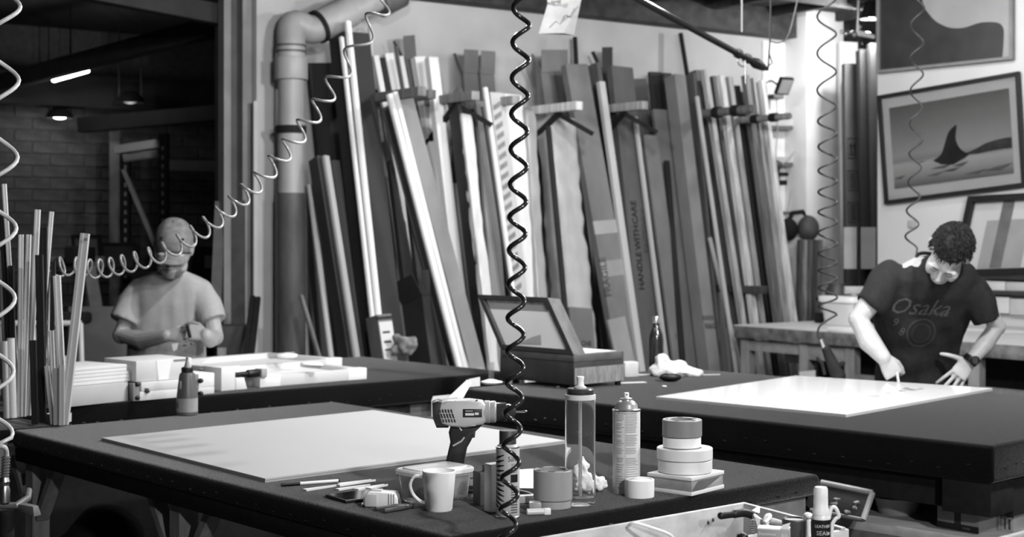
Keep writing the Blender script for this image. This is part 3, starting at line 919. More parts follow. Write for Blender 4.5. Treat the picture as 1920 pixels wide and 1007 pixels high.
for z_, kind_ in ((CZ + (440 - 277) / F * 11.2, 'arrow'), (CZ + (440 - 338) / F * 11.2, 'panel'), (CZ + (440 - 398) / F * 11.2, 'panel')):
    o, x_, y_ = on(lo, hi, .5, z_)
    M = frame_M(o + Vector((0, -.003, 0)), x_, y_)
    fr = MB()
    for (u0, u1, w0, w1) in ((-.045, .045, .072, .076), (-.045, .045, -.076, -.072), (-.045, -.041, -.076, .076), (.041, .045, -.076, .076)):
        fr.box(((u0 + u1) / 2, (w0 + w1) / 2, 0), (u1 - u0, w1 - w0, .002))
    if kind_ == 'arrow':
        for sx in (-.015, .017):
            fr.box((sx, -.012, 0), (.012, .05, .002))
            fr.prism([(-.016, .012), (.016, .012), (0, .045)], (sx, 0, -.001), (1, 0, 0), (0, 1, 0), (0, 0, 1), .002)
        fr.box((0, -.048, 0), (.06, .008, .002))
    else:
        for k in range(6):
            fr.box((0, -.05 + k * .02, 0), (.05, .006, .002))
    part('printed_mark', fr.xf(M), inkm, t1, world=True, smooth=0)
t2, lo, hi = slab(1612, 1630, 92, 11.1, .0, .14, .05, 'darkest tall carton next to the partition edge')
slab(1632, 1650, 80, 10.95, .0, .12, .075, 'tall dull carton half hidden by the partition edge')
slab(1575, 1617, 78, 11.75, .0, .12, .5, 'pale squared carton top glimpsed under the bright pendant lamp', m=pale)
for x0, x1, lb in ((1582, 1606, 'white paper sheet on the arrow printed carton'), (1614, 1642, 'white paper sheet on the darkest tall carton')):
    a_, b_ = P(x0, 426, 10.72), P(x1, 426, 10.72)
    c_, d_ = P(x1, 504, 10.70), P(x0, 504, 10.70)
    single('paper_sheet', MB().plate([d_, c_, b_, a_], (0, -1, 0), .003), mat(.42, .7, .05, 7), lb, 'paper')
# dark machine on the bench end
bb = T(1570, 606, BZ); bb.z = 0
mc = thing('router', 'dark bulky hand router standing on the pale bench top', 'power tool', bb + UP * BZ, math.atan2(dDn.y, dDn.x))
part('base', MB().box((0, 0, .035), (.24, .2, .07)), matt_black, mc, bevel=.01)
part('motor', MB().lathe([(0, .07), (.085, .07), (.09, .11), (.08, .22), (.055, .27), (0, .275)], 22), mat(.035, .5, .01, 9), mc)
part('handle', MB().tube([(-.1, 0, .12), (-.16, -.02, .17)], .022, 12), black, mc)
part('handle', MB().tube([(.1, 0, .12), (.16, -.02, .17)], .022, 12), black, mc)
bb = T(1601, 611, BZ); bb.z = 0
mc = thing('clamp', 'grey cast bench clamp with crank standing by the router', 'clamp', bb + UP * BZ)
part('column', MB().tube([(0, 0, 0), (0, 0, .22)], .024, 14), mat(.3, .5, .05, 20), mc)
part('jaw', MB().box((0, 0, .235), (.13, .05, .05)), mat(.36, .5, .05, 20), mc, bevel=.006)
part('screw', MB().tube([(.06, 0, .235), (.12, 0, .235)], .01, 10), steel, mc)
bb = T(1590, 622, BZ); bb.z = 0
single('router_jig', MB().box(bb + UP * (BZ + .014), (.22, .12, .026), Matrix.Rotation(-.7, 3, 'Z')), pale, 'small white block lying on the pale bench top', 'block', bevel=.003)
# ------------------------------------------------------------------ framed pictures on the partition
def framed(name, label, quad, off, bar, depth, fm, cat='picture'):
    """frame from four view corners TL, TR, BR, BL laid on the partition plane"""
    q = [art(x, y, off) for x, y in quad]
    c = sum(q, Vector()) / 4
    t = thing(name, label, cat, c)
    inn = []
    for i in range(4):
        a_ = (q[(i + 1) % 4] - q[i]).normalized(); b_ = (q[(i - 1) % 4] - q[i]).normalized()
        inn.append(q[i] + a_ * bar + b_ * bar)
    for i in range(4):
        j = (i + 1) % 4
        part('frame_bar', MB().plate([q[i], q[j], inn[j], inn[i]], AWn, depth), fm, t, world=True, bevel=.002, seg=1)
    return t, q, inn
def quad_at(q, u0, u1, v0, v1):
    f_ = lambda u, v: q[0].lerp(q[1], u).lerp(q[3].lerp(q[2], u), v)
    return [f_(u0, v0), f_(u1, v0), f_(u1, v1), f_(u0, v1)]
def shape_on(q, pts, th, off):
    f_ = lambda u, v: q[0].lerp(q[1], u).lerp(q[3].lerp(q[2], u), v)
    n = len(pts)
    a_ = [f_(u, v) + AWn * off for u, v in pts]
    b_ = [k + AWn * th for k in a_]
    return MB().add(a_ + b_, [tuple(range(n)), tuple(range(2 * n - 1, n - 1, -1))] + [(i, (i + 1) % n, n + (i + 1) % n, n + i) for i in range(n)])
def bez(pts, sub=8):
    s_ = spline([Vector((x, y, 0)) for x, y in pts], sub)
    return [(p.x, p.y) for p in s_]
def printed(stops, key, axis_o, axis_d, ln, nz=.02, dist=0.0):
    """flat print: tones running across the sheet"""
    m = bpy.data.materials.new('print_' + key)
    m.use_nodes = True
    N, L = m.node_tree.nodes, m.node_tree.links
    b = N['Principled BSDF']
    b.inputs['Roughness'].default_value = .5
    tc = N.new('ShaderNodeTexCoord')
    sub = N.new('ShaderNodeVectorMath'); sub.operation = 'SUBTRACT'; sub.inputs[1].default_value = axis_o
    dot = N.new('ShaderNodeVectorMath'); dot.operation = 'DOT_PRODUCT'; dot.inputs[1].default_value = Vector(axis_d) / ln
    nzn = N.new('ShaderNodeTexNoise'); nzn.inputs['Scale'].default_value = 6
    ma = N.new('ShaderNodeMath'); ma.operation = 'MULTIPLY_ADD'; ma.inputs[1].default_value = nz + dist
    rp = N.new('ShaderNodeValToRGB')
    L.new(tc.outputs['Object'], sub.inputs[0]); L.new(sub.outputs[0], dot.inputs[0])
    L.new(tc.outputs['Object'], nzn.inputs['Vector'])
    L.new(nzn.outputs['Fac'], ma.inputs[0]); L.new(dot.outputs['Value'], ma.inputs[2])
    L.new(ma.outputs[0], rp.inputs['Fac'])
    el = rp.color_ramp.elements
    el[0].position, el[0].color = stops[0][0], (stops[0][1],) * 3 + (1,)
    el[1].position, el[1].color = stops[-1][0], (stops[-1][1],) * 3 + (1,)
    for p_, v_ in stops[1:-1]:
        e = el.new(p_); e.color = (v_,) * 3 + (1,)
    L.new(rp.outputs[0], b.inputs['Base Color'])
    return m
ink = mat(.014, .5, .006, 12)
# fin picture, hung askew
t, q, inn = framed('framed_picture', 'framed print of a dark fin above pale water, hung askew', [(1648, 180), (1914, 134), (1927, 350), (1662, 384)], .012, .026, .03, black)
part('mount', MB().plate([k + AWn * .004 for k in inn], AWn, .006), mat(.82, .6, .01, 5), t, world=True, label='white mount')
pq = quad_at(inn, .055, .945, .10, .90)
o = pq[0] - MW[t.name].translation
dn = pq[3] - pq[0]
part('print', MB().plate([k + AWn * .0115 for k in pq], AWn, .002), printed([(0, .15), (.3, .28), (.62, .46), (.70, .34), (.74, .60), (.86, .46), (1.0, .20)], 'sea', o, dn.normalized(), dn.length, .05), t, world=True, smooth=0, label='grey sea and sky print')
fin = [(.35, .72), (.42, .66), (.455, .55), (.49, .42), (.53, .36), (.565, .335), (.56, .40), (.552, .50), (.575, .60), (.61, .66), (.66, .70)]
part('print_fin', shape_on(pq, bez(fin, 4) + [(.62, .74), (.52, .80), (.42, .78)], .001, .0137), ink, t, world=True, smooth=0, label='dark printed fin')
part('print_swell', shape_on(pq, bez([(.60, .70), (.72, .645), (.80, .60), (.92, .575), (1.0, .575)], 5) + [(1.0, .70), (.86, .70), (.72, .715)], .001, .0136), mat(.06, .5, .02, 20), t, world=True, smooth=0)
for k, (u, v, wd, hg) in enumerate(((.42, .80, .10, .03), (.50, .85, .09, .03), (.36, .88, .08, .025), (.24, .71, .06, .012), (.58, .80, .07, .035), (.05, .86, .06, .03), (.88, .90, .12, .05), (.70, .92, .1, .03))):
    part('print_wave', shape_on(pq, [(max(0, u - wd), v + hg * .6), (u - wd * .3, v), (min(1, u + wd), v - hg * .5), (u + wd * .2, v + hg)], .0008, .0137), mat(.13, .5, .05, 14), t, world=True, smooth=0)
part('glazing', MB().plate([k + AWn * .018 for k in inn], AWn, .002), glass(.99, .0, 1.06, 1.0), t, world=True, smooth=0)
# dark abstract
t, q, inn = framed('framed_picture', 'large abstract print with pale curve on black in a thin grey frame', [(1648, -150), (1903, -165), (1903, 112), (1648, 138)], .012, .02, .035, mat(.16, .5, .02, 9))
part('print', MB().plate([k + AWn * .01 for k in inn], AWn, .003), mat(.25, .5, .02, 5), t, world=True, smooth=0, label='pale grey print ground')
blob = bez([(.32, 0.0), (.33, .5), (.40, .66), (.52, .745), (.65, .765), (.78, .74), (.90, .75), (.945, .79), (.95, .86), (.94, 1.0)], 5)
part('print_shape', shape_on(inn, blob + [(.0, 1.0), (0, 0)], .001, .0131), mat(.022, .45, .006, 8), t, world=True, smooth=0, label='black curving printed shape')
# third frame at the edge of the view
t, q, inn = framed('framed_picture', 'black deep framed picture leaning above the shelf by the man in the dark shirt', [(1822, 368), (2030, 356), (1996, 512), (1790, 518)], .05, .042, .05, black)
part('mount', MB().plate([k + AWn * .004 for k in inn], AWn, .006), mat(.42, .6, .02, 5), t, world=True)
part('print', MB().plate([k + AWn * .0105 for k in quad_at(inn, .17, .62, .28, .99)], AWn, .002), mat(.24, .5, .02, 8), t, world=True, smooth=0)
part('print', MB().plate([k + AWn * .0125 for k in quad_at(inn, .30, .42, .0, .99)], AWn, .002), mat(.10, .5, .02, 8), t, world=True, smooth=0, label='dark diagonal printed band')
# picture ledges on the partition
for y_, v_, h_, lb in ((522, .014, .05, 'black picture ledge under the deep framed picture'), (551, .02, .02, 'thin dark rail below the picture ledge')):
    a_, b_ = art(1800, y_, .09), art(2040, y_ + 6, .09)
    t = thing('picture_ledge', lb, 'ledge', a_)
    part('ledge', MB().plate([a_, b_, b_ - AWn * .09, a_ - AWn * .09], UP, h_), mat(v_, .5, .003, 9), t, world=True)
    part('lip', MB().plate([a_ + UP * h_, b_ + UP * h_, b_ + UP * h_ - AWn * .012, a_ + UP * h_ - AWn * .012], UP, .008), mat(.06, .5, .01, 9), t, world=True)
a_, b_ = art(1800, 589, .16), art(2040, 598, .16)
single('steel_bar', MB().tube([a_, b_], .009, 10), steel, 'bright steel bar lying along the back of the pale bench', 'bar')
for k, (x0, x1, y0, y1, v_) in enumerate(((1838, 1884, 526, 548, .5), (1886, 1935, 528, 550, .42), (1840, 1892, 556, 586, .46), (1893, 1940, 560, 590, .4))):
    a_, b_ = art(x0, y1, .06), art(x1, y1 + 2, .06)
    h_ = (y1 - y0) / F * a_.y
    single('storage_bin', MB().hexa([a_, b_, b_ - AWn * .055, a_ - AWn * .055], [p + UP * h_ for p in (a_, b_, b_ - AWn * .055, a_ - AWn * .055)]), mat(v_, .6, .03, 8), ('pale bin on the upper rail, beside the man', 'duller bin on the upper rail, next along', 'pale bin on the lower tier, beside the man', 'greyest bin on the lower tier, next along')[k], 'bin', 'pale bins on the partition', bevel=.004)
single('switch_plate', MB().box(art(1710, 420, .01), (.05, .02, .05), Matrix.Rotation(-.74, 3, 'Z')), mat(.3, .5, .02), 'small grey switch plate on the white partition', 'switch', bevel=.003)

# ------------------------------------------------------------------ overhead: hanging paper, boom, lamps
pp = thing('paper_notice', 'white paper notice hanging from the ceiling beside the black hose', 'notice', P(1050, -20, 7.2))
pg = [P(1028, -60, 7.2), P(1093, -60, 7.3), P(1090, 0, 7.25), P(1076, 66, 7.2), P(1056, 62, 7.15), P(1010, 63, 7.15), P(1026, 10, 7.2)]
part('sheet', MB().add(pg + [p + Vector((0, .002, 0)) for p in pg], [tuple(range(7)), tuple(range(13, 6, -1))] + [(i, (i + 1) % 7, 7 + (i + 1) % 7, 7 + i) for i in range(7)]), mat(.22, .7, .04, 9), pp, world=True, smooth=0)
for x, y, wd, hg in ((1040, 3, 14, 4), (1049, 3, 6, 9)):
    part('printed_mark', MB().box(P(x, y, 7.17), (wd / F * 7.2, .001, hg / F * 7.2)), mat(.1, .7), pp, world=True, smooth=0)
scr = [P(1030, 52, 7.16), P(1042, 40, 7.17), P(1050, 46, 7.17), P(1062, 28, 7.18), P(1070, 32, 7.19), P(1084, 12, 7.2)]
part('scribble', MB().tube(scr, .0035, 6), mat(.14, .7), pp, world=True)
part('tie', MB().tube([P(1060, -60, 7.25), P(1060, -230, 7.25)], .003, 6), mat(.3, .6), pp, world=True)

bo = thing('boom_arm', 'slim black boom arm slanting down from the ceiling', 'boom', P(1190, 0, 7.6))
p0, p1 = P(1080, -64, 7.4), P(1440, 131, 8.2)
at_ = lambda k: p0.lerp(p1, k)
part('rod', MB().tube([at_(0), at_(.9)], .017, 12), black, bo, world=True)
part('tip', MB().tube([at_(.9), at_(.93), at_(.97), at_(1.0)], [.018, .03, .022, .006], 12), black, bo, world=True)
for k in (.82, .87):
    part('collar', MB().tube([at_(k), at_(k + .02)], .026, 12), black, bo, world=True)
part('hook', MB().tube(spline([at_(.83), at_(.83) + Vector((0, 0, -.05)), at_(.83) + Vector((.03, 0, -.07)), at_(.83) + Vector((.04, 0, -.04)), at_(.83) + Vector((.04, 0, -.16))], 5), .004, 6), steel, bo, world=True)
part('hanger', MB().tube([at_(1.0), P(1442, 100, 8.2), P(1444, 70, 8.2), P(1446, -60, 8.2)], .005, 6), black, bo, world=True)
part('hanger', MB().tube([P(1442, 100, 8.2), P(1448, 118, 8.2), at_(.985)], .004, 6), black, bo, world=True)
single('wire', MB().tube(spline([P(1446, 78, 8.2), P(1462, 80, 8.25), P(1480, 62, 8.3), P(1500, -20, 8.3)], 5), .004, 6), mat(.08, .5), 'dark slack wire by the end of the boom arm', 'wire')
single('wire', MB().tube([P(1391, 60, 8.6), P(1391, -140, 8.6)], .004, 6), mat(.25, .5), 'pale straight wire dropping from the ceiling timbers', 'wire')
# pendant lamps
def pendant(loc, label, r, glow, group=None, cord=None):
    t = thing('pendant_lamp', label, 'lamp', loc, group=group)
    part('shade', MB().lathe([(r * .22, .20), (r * .30, .19), (r * .5, .12), (r * .95, .03), (r, 0), (r * .97, 0), (r * .47, .11), (r * .2, .18)], 28), matt_black, t)
    part('cap', MB().lathe([(0, .30), (r * .2, .29), (r * .26, .2), (0, .2)], 20), matt_black, t)
    part('bulb', MB().ell((0, 0, .055), (r * .55, r * .55, .05)), emit(.9, glow, label), t)
    part('cord', MB().tube([(0, 0, .29), (0, 0, 3.28 - loc[2])], .006, 8), black, t)
    return t
for i, (x, y, z, pw, rr) in enumerate(LAMPS):
    pendant((x, y, z + .02), ('black pendant lamp over the middle of the near benches', 'black pendant lamp over the tool crate side', 'black pendant lamp added unseen to brighten the back wall', 'black pendant lamp before the pale topped bench', 'black pendant lamp over the clear floor before the crate', 'black pendant lamp added unseen behind the camera to light the low shelf', 'black pendant lamp over the long bench by the capped man')[i], .19, 4, 'pendant lamps over the benches')
    l = lamp('lamp_light', 'POINT', (x, y, z - .03), pw, rr * .7)
bl = P(1634, 36, 10.9)
pendant((bl.x, bl.y, bl.z), 'lit black pendant lamp beside the top of the partition', .085, 14)
lamp('lamp_light', 'POINT', (bl.x, bl.y, bl.z - .06), 40, .05)
# glittering fittings under it
fb = P(1608, 62, 10.6)
fx = thing('hose_reel', 'cluster of shiny air fittings hanging under the ceiling by the lit pendant', 'fitting', fb)
part('manifold', MB().tube([fb + Vector((-.12, 0, .01)), fb + Vector((.09, 0, -.01))], .014, 12), steel, fx, world=True)
for x, y, r in ((1586, 63, .017), (1603, 65, .015), (1612, 50, .012), (1594, 60, .012)):
    part('nut', MB().ell(P(x, y, 10.55), (r * 1.15,) * 3), steel, fx, world=True)
part('bracket', MB().plate([P(1606, 55, 10.55), P(1640, 66, 10.55), P(1640, 72, 10.55), P(1608, 66, 10.55)], (0, 1, 0), .03), mat(.75, .3, .02), fx, world=True)
part('valve', MB().tube([P(1611, 72, 10.6), P(1613, 92, 10.6)], [.012, .018], 10), black, fx, world=True)
part('pipe', MB().tube([P(1608, 60, 10.6), P(1610, 0, 10.6)], .012, 10), steel, fx, world=True)

# lamps of the room through the opening
tl = thing('tube_light', 'short lit fluorescent tube under the dark ceiling of the far room', 'lamp', P(132, 140, 11.5))
a_, b_ = P(101, 150, 11.6), P(164, 132, 11.2)
part('tube', MB().tube([a_, b_], .018, 12), emit(.9, 10, 'tube'), tl, world=True)
part('batten', MB().tube([a_ + UP * .05, b_ + UP * .05], .03, 8), mat(.1, .6, .01), tl, world=True)
part('hanger', MB().tube([a_.lerp(b_, .5) + UP * .05, Vector((a_.lerp(b_, .5).x, a_.lerp(b_, .5).y, 3.29))], .006, 6), black, tl, world=True)
lamp('tube_glow', 'POINT', a_.lerp(b_, .5) - UP * .06, 4, .05)
for (x, y, Y, gl, lb) in ((112, 222, 12.3, 6, 'brighter dome lamp low under the far room ceiling'), (244, 193, 12.2, .12, 'dim dome lamp in a square hanger in the far room')):
    c = P(x, y, Y)
    t = thing('dome_lamp', lb, 'lamp', c)
    part('dome', MB().lathe([(.012, .10), (.05, .09), (.10, .04), (.115, 0), (.11, 0), (.05, .075)], 24, c), matt_black, t, world=True)
    part('bulb', MB().ell(c + UP * .02, (.06, .06, .028)), emit(.3, gl, lb), t, world=True)
    for s in (-1, 1):
        part('hanger', MB().tube([c + Vector((s * .09, 0, .05)), c + Vector((s * .09, 0, 3.29 - c.z))], .006, 6), black, t, world=True)
    part('hanger', MB().tube([c + Vector((-.09, 0, .18)), c + Vector((.09, 0, .18))], .006, 6), black, t, world=True)
    lamp('dome_light', 'POINT', c - UP * .06, 2.2 if gl > 1 else .3, .05)
# ------------------------------------------------------------------ far room behind the man in the cap
def vbox(px0, px1, y0, Y, dep, z0=0.0, m=None):
    a_, b_ = P(px0, HZ, Y), P(px1, HZ, Y)
    z1 = CZ + (HZ - y0) / F * Y
    return MB().hexa([Vector((a_.x, Y, z0)), Vector((b_.x, Y, z0)), Vector((b_.x, Y + dep, z0)), Vector((a_.x, Y + dep, z0))],
                     [Vector((a_.x, Y, z1)), Vector((b_.x, Y, z1)), Vector((b_.x, Y + dep, z1)), Vector((a_.x, Y + dep, z1))])
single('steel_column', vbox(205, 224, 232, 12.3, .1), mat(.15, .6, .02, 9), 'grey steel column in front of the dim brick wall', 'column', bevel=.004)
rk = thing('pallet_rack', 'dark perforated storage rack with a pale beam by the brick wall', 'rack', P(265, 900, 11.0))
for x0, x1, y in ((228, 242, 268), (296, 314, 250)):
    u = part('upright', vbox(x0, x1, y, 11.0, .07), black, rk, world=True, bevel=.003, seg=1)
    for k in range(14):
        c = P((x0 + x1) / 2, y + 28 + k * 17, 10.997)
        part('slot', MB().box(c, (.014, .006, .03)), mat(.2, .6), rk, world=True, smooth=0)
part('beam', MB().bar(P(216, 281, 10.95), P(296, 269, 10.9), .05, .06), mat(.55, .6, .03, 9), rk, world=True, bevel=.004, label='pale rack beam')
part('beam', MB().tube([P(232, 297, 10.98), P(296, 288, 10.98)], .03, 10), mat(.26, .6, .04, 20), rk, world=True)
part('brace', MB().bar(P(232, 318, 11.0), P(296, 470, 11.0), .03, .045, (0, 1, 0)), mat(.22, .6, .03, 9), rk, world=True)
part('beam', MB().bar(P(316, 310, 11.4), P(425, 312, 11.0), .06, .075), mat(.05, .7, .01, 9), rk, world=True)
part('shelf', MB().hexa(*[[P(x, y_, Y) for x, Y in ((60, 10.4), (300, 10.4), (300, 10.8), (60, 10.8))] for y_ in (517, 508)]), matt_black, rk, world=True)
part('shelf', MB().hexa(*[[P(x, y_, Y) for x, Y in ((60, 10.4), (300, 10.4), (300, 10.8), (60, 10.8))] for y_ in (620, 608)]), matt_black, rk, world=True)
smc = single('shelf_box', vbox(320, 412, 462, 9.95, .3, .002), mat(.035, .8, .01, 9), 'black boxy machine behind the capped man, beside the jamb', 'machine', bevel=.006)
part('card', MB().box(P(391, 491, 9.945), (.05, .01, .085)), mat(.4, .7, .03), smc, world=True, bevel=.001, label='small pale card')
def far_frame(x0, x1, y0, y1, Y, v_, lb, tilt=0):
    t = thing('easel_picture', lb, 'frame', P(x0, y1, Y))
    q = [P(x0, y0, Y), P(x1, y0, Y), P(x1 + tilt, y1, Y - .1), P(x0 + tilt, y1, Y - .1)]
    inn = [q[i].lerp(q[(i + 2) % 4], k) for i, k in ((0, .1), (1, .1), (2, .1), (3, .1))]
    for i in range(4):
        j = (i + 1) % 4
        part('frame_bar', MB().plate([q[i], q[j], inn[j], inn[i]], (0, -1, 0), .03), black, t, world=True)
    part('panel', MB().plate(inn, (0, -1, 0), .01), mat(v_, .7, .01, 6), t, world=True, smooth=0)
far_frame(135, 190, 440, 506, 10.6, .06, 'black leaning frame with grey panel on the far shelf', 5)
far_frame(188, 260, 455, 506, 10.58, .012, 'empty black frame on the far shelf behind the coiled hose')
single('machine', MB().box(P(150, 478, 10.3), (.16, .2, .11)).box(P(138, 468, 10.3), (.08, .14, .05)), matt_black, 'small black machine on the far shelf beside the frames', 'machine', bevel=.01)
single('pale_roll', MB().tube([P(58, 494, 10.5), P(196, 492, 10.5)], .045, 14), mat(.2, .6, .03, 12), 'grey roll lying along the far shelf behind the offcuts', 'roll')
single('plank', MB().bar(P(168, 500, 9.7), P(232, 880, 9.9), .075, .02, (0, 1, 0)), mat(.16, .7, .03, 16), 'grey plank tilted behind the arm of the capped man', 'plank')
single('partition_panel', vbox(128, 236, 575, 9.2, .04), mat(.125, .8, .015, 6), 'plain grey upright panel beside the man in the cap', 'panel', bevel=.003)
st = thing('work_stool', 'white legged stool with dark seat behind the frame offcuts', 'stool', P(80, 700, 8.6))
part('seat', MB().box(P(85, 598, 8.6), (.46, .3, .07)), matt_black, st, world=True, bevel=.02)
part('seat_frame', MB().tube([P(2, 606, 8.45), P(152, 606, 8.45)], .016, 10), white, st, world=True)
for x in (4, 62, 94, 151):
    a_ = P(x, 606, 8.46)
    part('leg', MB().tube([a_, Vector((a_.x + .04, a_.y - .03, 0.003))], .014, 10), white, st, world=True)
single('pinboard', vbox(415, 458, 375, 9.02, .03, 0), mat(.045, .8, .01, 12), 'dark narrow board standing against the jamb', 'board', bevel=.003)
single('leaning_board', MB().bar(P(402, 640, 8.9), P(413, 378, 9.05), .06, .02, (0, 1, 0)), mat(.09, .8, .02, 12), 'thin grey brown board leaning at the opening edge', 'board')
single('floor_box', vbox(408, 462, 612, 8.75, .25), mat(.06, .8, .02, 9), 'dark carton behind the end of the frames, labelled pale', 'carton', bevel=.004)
single('paper_tag', MB().box(P(416, 664, 8.742), (.05, .006, .075)), mat(.3, .7, .1, 60), 'small printed tag stuck on the dark carton by the jamb', 'label')
for x0, y0, x1, lb in ((474, 556, 456, 'black metal bar leaning at the jamb, taller one'), (484, 558, 468, 'black metal bar leaning at the jamb, shorter one')):
    a_, b_ = P(x0, y0, 8.75), P(x1, 700, 8.5)
    b_ = b_ + (b_ - a_) * ((.003 - b_.z) / (b_.z - a_.z))
    single('metal_bar', MB().bar(b_, a_, .028, .028, (0, 1, 0)), black, lb, 'bar')

# ------------------------------------------------------------------ white sheet and tools on the near bench
cb = [T(497, 905, TZ), T(1060, 832, TZ), T(700, 774, TZ), T(190, 827, TZ)]
bd = thing('foam_board', 'large white foam board lying on the black bench', 'board', cb[0])
part('backing_sheet', MB().hexa(cb, [p + UP * .005 for p in cb]), mat(.36, .6, .01, 5), bd, world=True, smooth=0)
ctr = sum(cb, Vector()) / 4
cb2 = [ctr + (p - ctr) * .998 for p in cb]
part('top_sheet', MB().hexa([p + UP * .006 for p in cb2], [p + UP * .0105 for p in cb2]), mat(.44, .6, .008, 3), bd, world=True, smooth=0)

def at(px, py):
    return T(px, py, TZ)
# mug
p = at(823, 957)
mg = thing('mug', 'plain white tapered mug with its handle turned to the tape measure', 'mug', p)
R1, R0, H = .0395, .0315, .094
part('body', MB().lathe([(0, .001), (R0 - .002, .0005), (R0, .004), (R1, H - .002), (R1 - .0015, H), (R1 - .004, H - .002), (R0 - .004, .008), (0, .007)], 44), white, mg)
hp = [Vector((-math.cos(a_) * 1, 0, 0)) for a_ in ()]
hd = spline([(-.036, 0, .080), (-.058, .004, .079), (-.068, .006, .060), (-.062, .006, .038), (-.046, .004, .022), (-.031, 0, .017)], 6)
rings = []
for i, c in enumerate(hd):
    tg = (hd[min(i + 1, len(hd) - 1)] - hd[max(i - 1, 0)]).normalized()
    sx = tg.cross(Vector((0, 1, 0))).normalized()
    rings.append(sup(c, sx, (0, 1, 0), .0038, .0075, 12, 2.6))
part('handle', MB().loft(rings), white, mg, smooth=180)
# lunch box
nb = T(790, 949, TZ)
rzb = math.atan2(D2.y, D2.x)
bx = thing('plastic_box', 'clear plastic lidded box behind the white mug', 'container', nb + D2 * .082 + D1 * .05, rzb)
cl_ = glass(.92, .08, 1.12, .80, key='box')
X, Yv = Vector((1, 0, 0)), Vector((0, 1, 0))
part('tub', MB().loft([sup((0, 0, z), X, Yv, a_, b_, 32, 6) for z, a_, b_ in ((.0005, .074, .044), (.004, .077, .047), (.058, .083, .053), (.060, .087, .057), (.066, .087, .057), (.066, .082, .052), (.006, .074, .044))]), cl_, bx, smooth=40)
part('lid', MB().loft([sup((0, 0, z), X, Yv, a_, b_, 32, 6) for z, a_, b_ in ((.0665, .089, .059), (.075, .090, .060), (.079, .086, .056), (.078, .076, .047), (.082, .074, .045), (.0825, .070, .041))]), glass(.95, .16, 1.3, .25, key='lid'), bx, smooth=40)
for k, (x_, y_) in enumerate(((-.03, 0), (.02, .01), (.045, -.015))):
    part('contents', MB().ell((x_, y_, .02 + k * .003), (.028, .02, .016), nu=12, nv=8), mat((.2, .45, .12)[k], .6, .05, 60), bx)
# drill
dp = at(868, 921)
dr = thing('cordless_drill', 'cordless drill standing on its battery, chuck pointing along the bench', 'drill', dp)
K = 1.02 * dp.y / F
def dpt(px, py, y=0.0):
    return Vector(((px - 868) * K, y, (921 - py) * K))
grey_b = mat(.46, .4, .02, 20)
blk = mat(.016, .45, .004, 40)
def profile_solid(pts, w0, inset=.006):
    """side outline with rounded flanks: outline loft across the width"""
    c = sum((dpt(*p_) for p_ in pts), Vector()) / len(pts)
    ring = lambda s_, y_: [c + (dpt(*p_) - c) * s_ + Vector((0, y_, 0)) for p_ in pts]
    return MB().loft([ring(.80, -w0), ring(.93, -w0 * .88), ring(1.0, -w0 * .5), ring(1.0, w0 * .5), ring(.93, w0 * .88), ring(.80, w0)])
part('motor_housing', profile_solid([(822, 758), (842, 752), (880, 751), (903, 754), (911, 760), (912, 790), (905, 797), (872, 803), (848, 801), (824, 797), (818, 780)], .031), grey_b, dr, smooth=50)
part('rear_cap', profile_solid([(812, 756), (822, 752), (830, 755), (826, 775), (832, 797), (842, 803), (820, 803), (813, 785)], .033), blk, dr, smooth=50)
part('grip', profile_solid([(846, 798), (905, 797), (890, 810), (884, 826), (876, 840), (870, 872), (866, 885), (835, 880), (838, 860), (845, 830), (842, 812)], .018), blk, dr, smooth=50)
part('trigger', profile_solid([(882, 806), (892, 804), (890, 822), (880, 824)], .009), mat(.05, .5, .01), dr, smooth=50)
part('battery', MB().box(dpt(868, 905), (.088, .066, .040)), blk, dr, bevel=.007)
bat_ = [o for o in dr.children if o.name.startswith('battery')][0]
part('battery_foot', MB().box(dpt(868, 916.5), (.094, .07, .009)), blk, bat_, bevel=.003)
part('battery_label', MB().box(dpt(889, 901, -.034), (.03, .002, .016)), mat(.35, .5, .03), bat_, bevel=.0005)
part('battery_clip', MB().box(dpt(906, 896), (.02, .05, .018)), mat(.5, .5, .03), bat_, bevel=.004)
MXr = Matrix.Rotation(math.pi / 2, 3, 'Y')
ax_ = dpt(905, 775)
part('gear_collar', MB().lathe([(0, 0), (.026, 0), (.029, .004), (.029, .016), (.027, .018), (.028, .022), (.028, .030), (.024, .034), (0, .034)], 30, ax_, MXr), mat(.36, .35, .03, 30), dr)
part('chuck', MB().lathe([(0, .034), (.023, .034), (.024, .038), (.0235, .058), (.020, .060), (.021, .066), (.016, .077), (.008, .083), (0, .083)], 30, ax_, MXr), mat(.03, .25, .006), dr)
part('drill_bit', MB().tube([ax_ + Vector((.082, 0, 0)), ax_ + Vector((.100, 0, 0)), ax_ + Vector((.108, 0, .001)), ax_ + Vector((.112, 0, .001))], [.0026, .0026, .0034, .001], 10), steel, dr)
np_ = part('name_plate', MB().box(dpt(886, 775, -.0312), (.048, .002, .021)), blk, dr, bevel=.0005)
part('name_print', MB().box(dpt(881, 777, -.0324), (.022, .001, .006)).box(dpt(894, 776, -.0324), (.010, .001, .006)).box(dpt(880, 771, -.0324), (.018, .001, .0015)), pale, np_, smooth=0)
for k in range(5):
    a_ = dpt(826 + k * 5.2, 768, -.0315)
    part('vent', MB().bar(a_, dpt(834 + k * 5.2, 792, -.031), .0035, .002, (0, 1, 0)), blk, dr, smooth=0)
for y_ in (775, 785):
    part('vent_rib', MB().bar(dpt(824, y_, -.0325), dpt(854, y_, -.0322), .001, .001), pale, dr, smooth=0)
part('top_slots', MB().box(dpt(864, 763, -.029), (.006, .003, .003)).box(dpt(878, 763, -.029), (.008, .003, .003)).box(dpt(892, 762, -.029), (.008, .003, .003)), blk, dr, smooth=0)
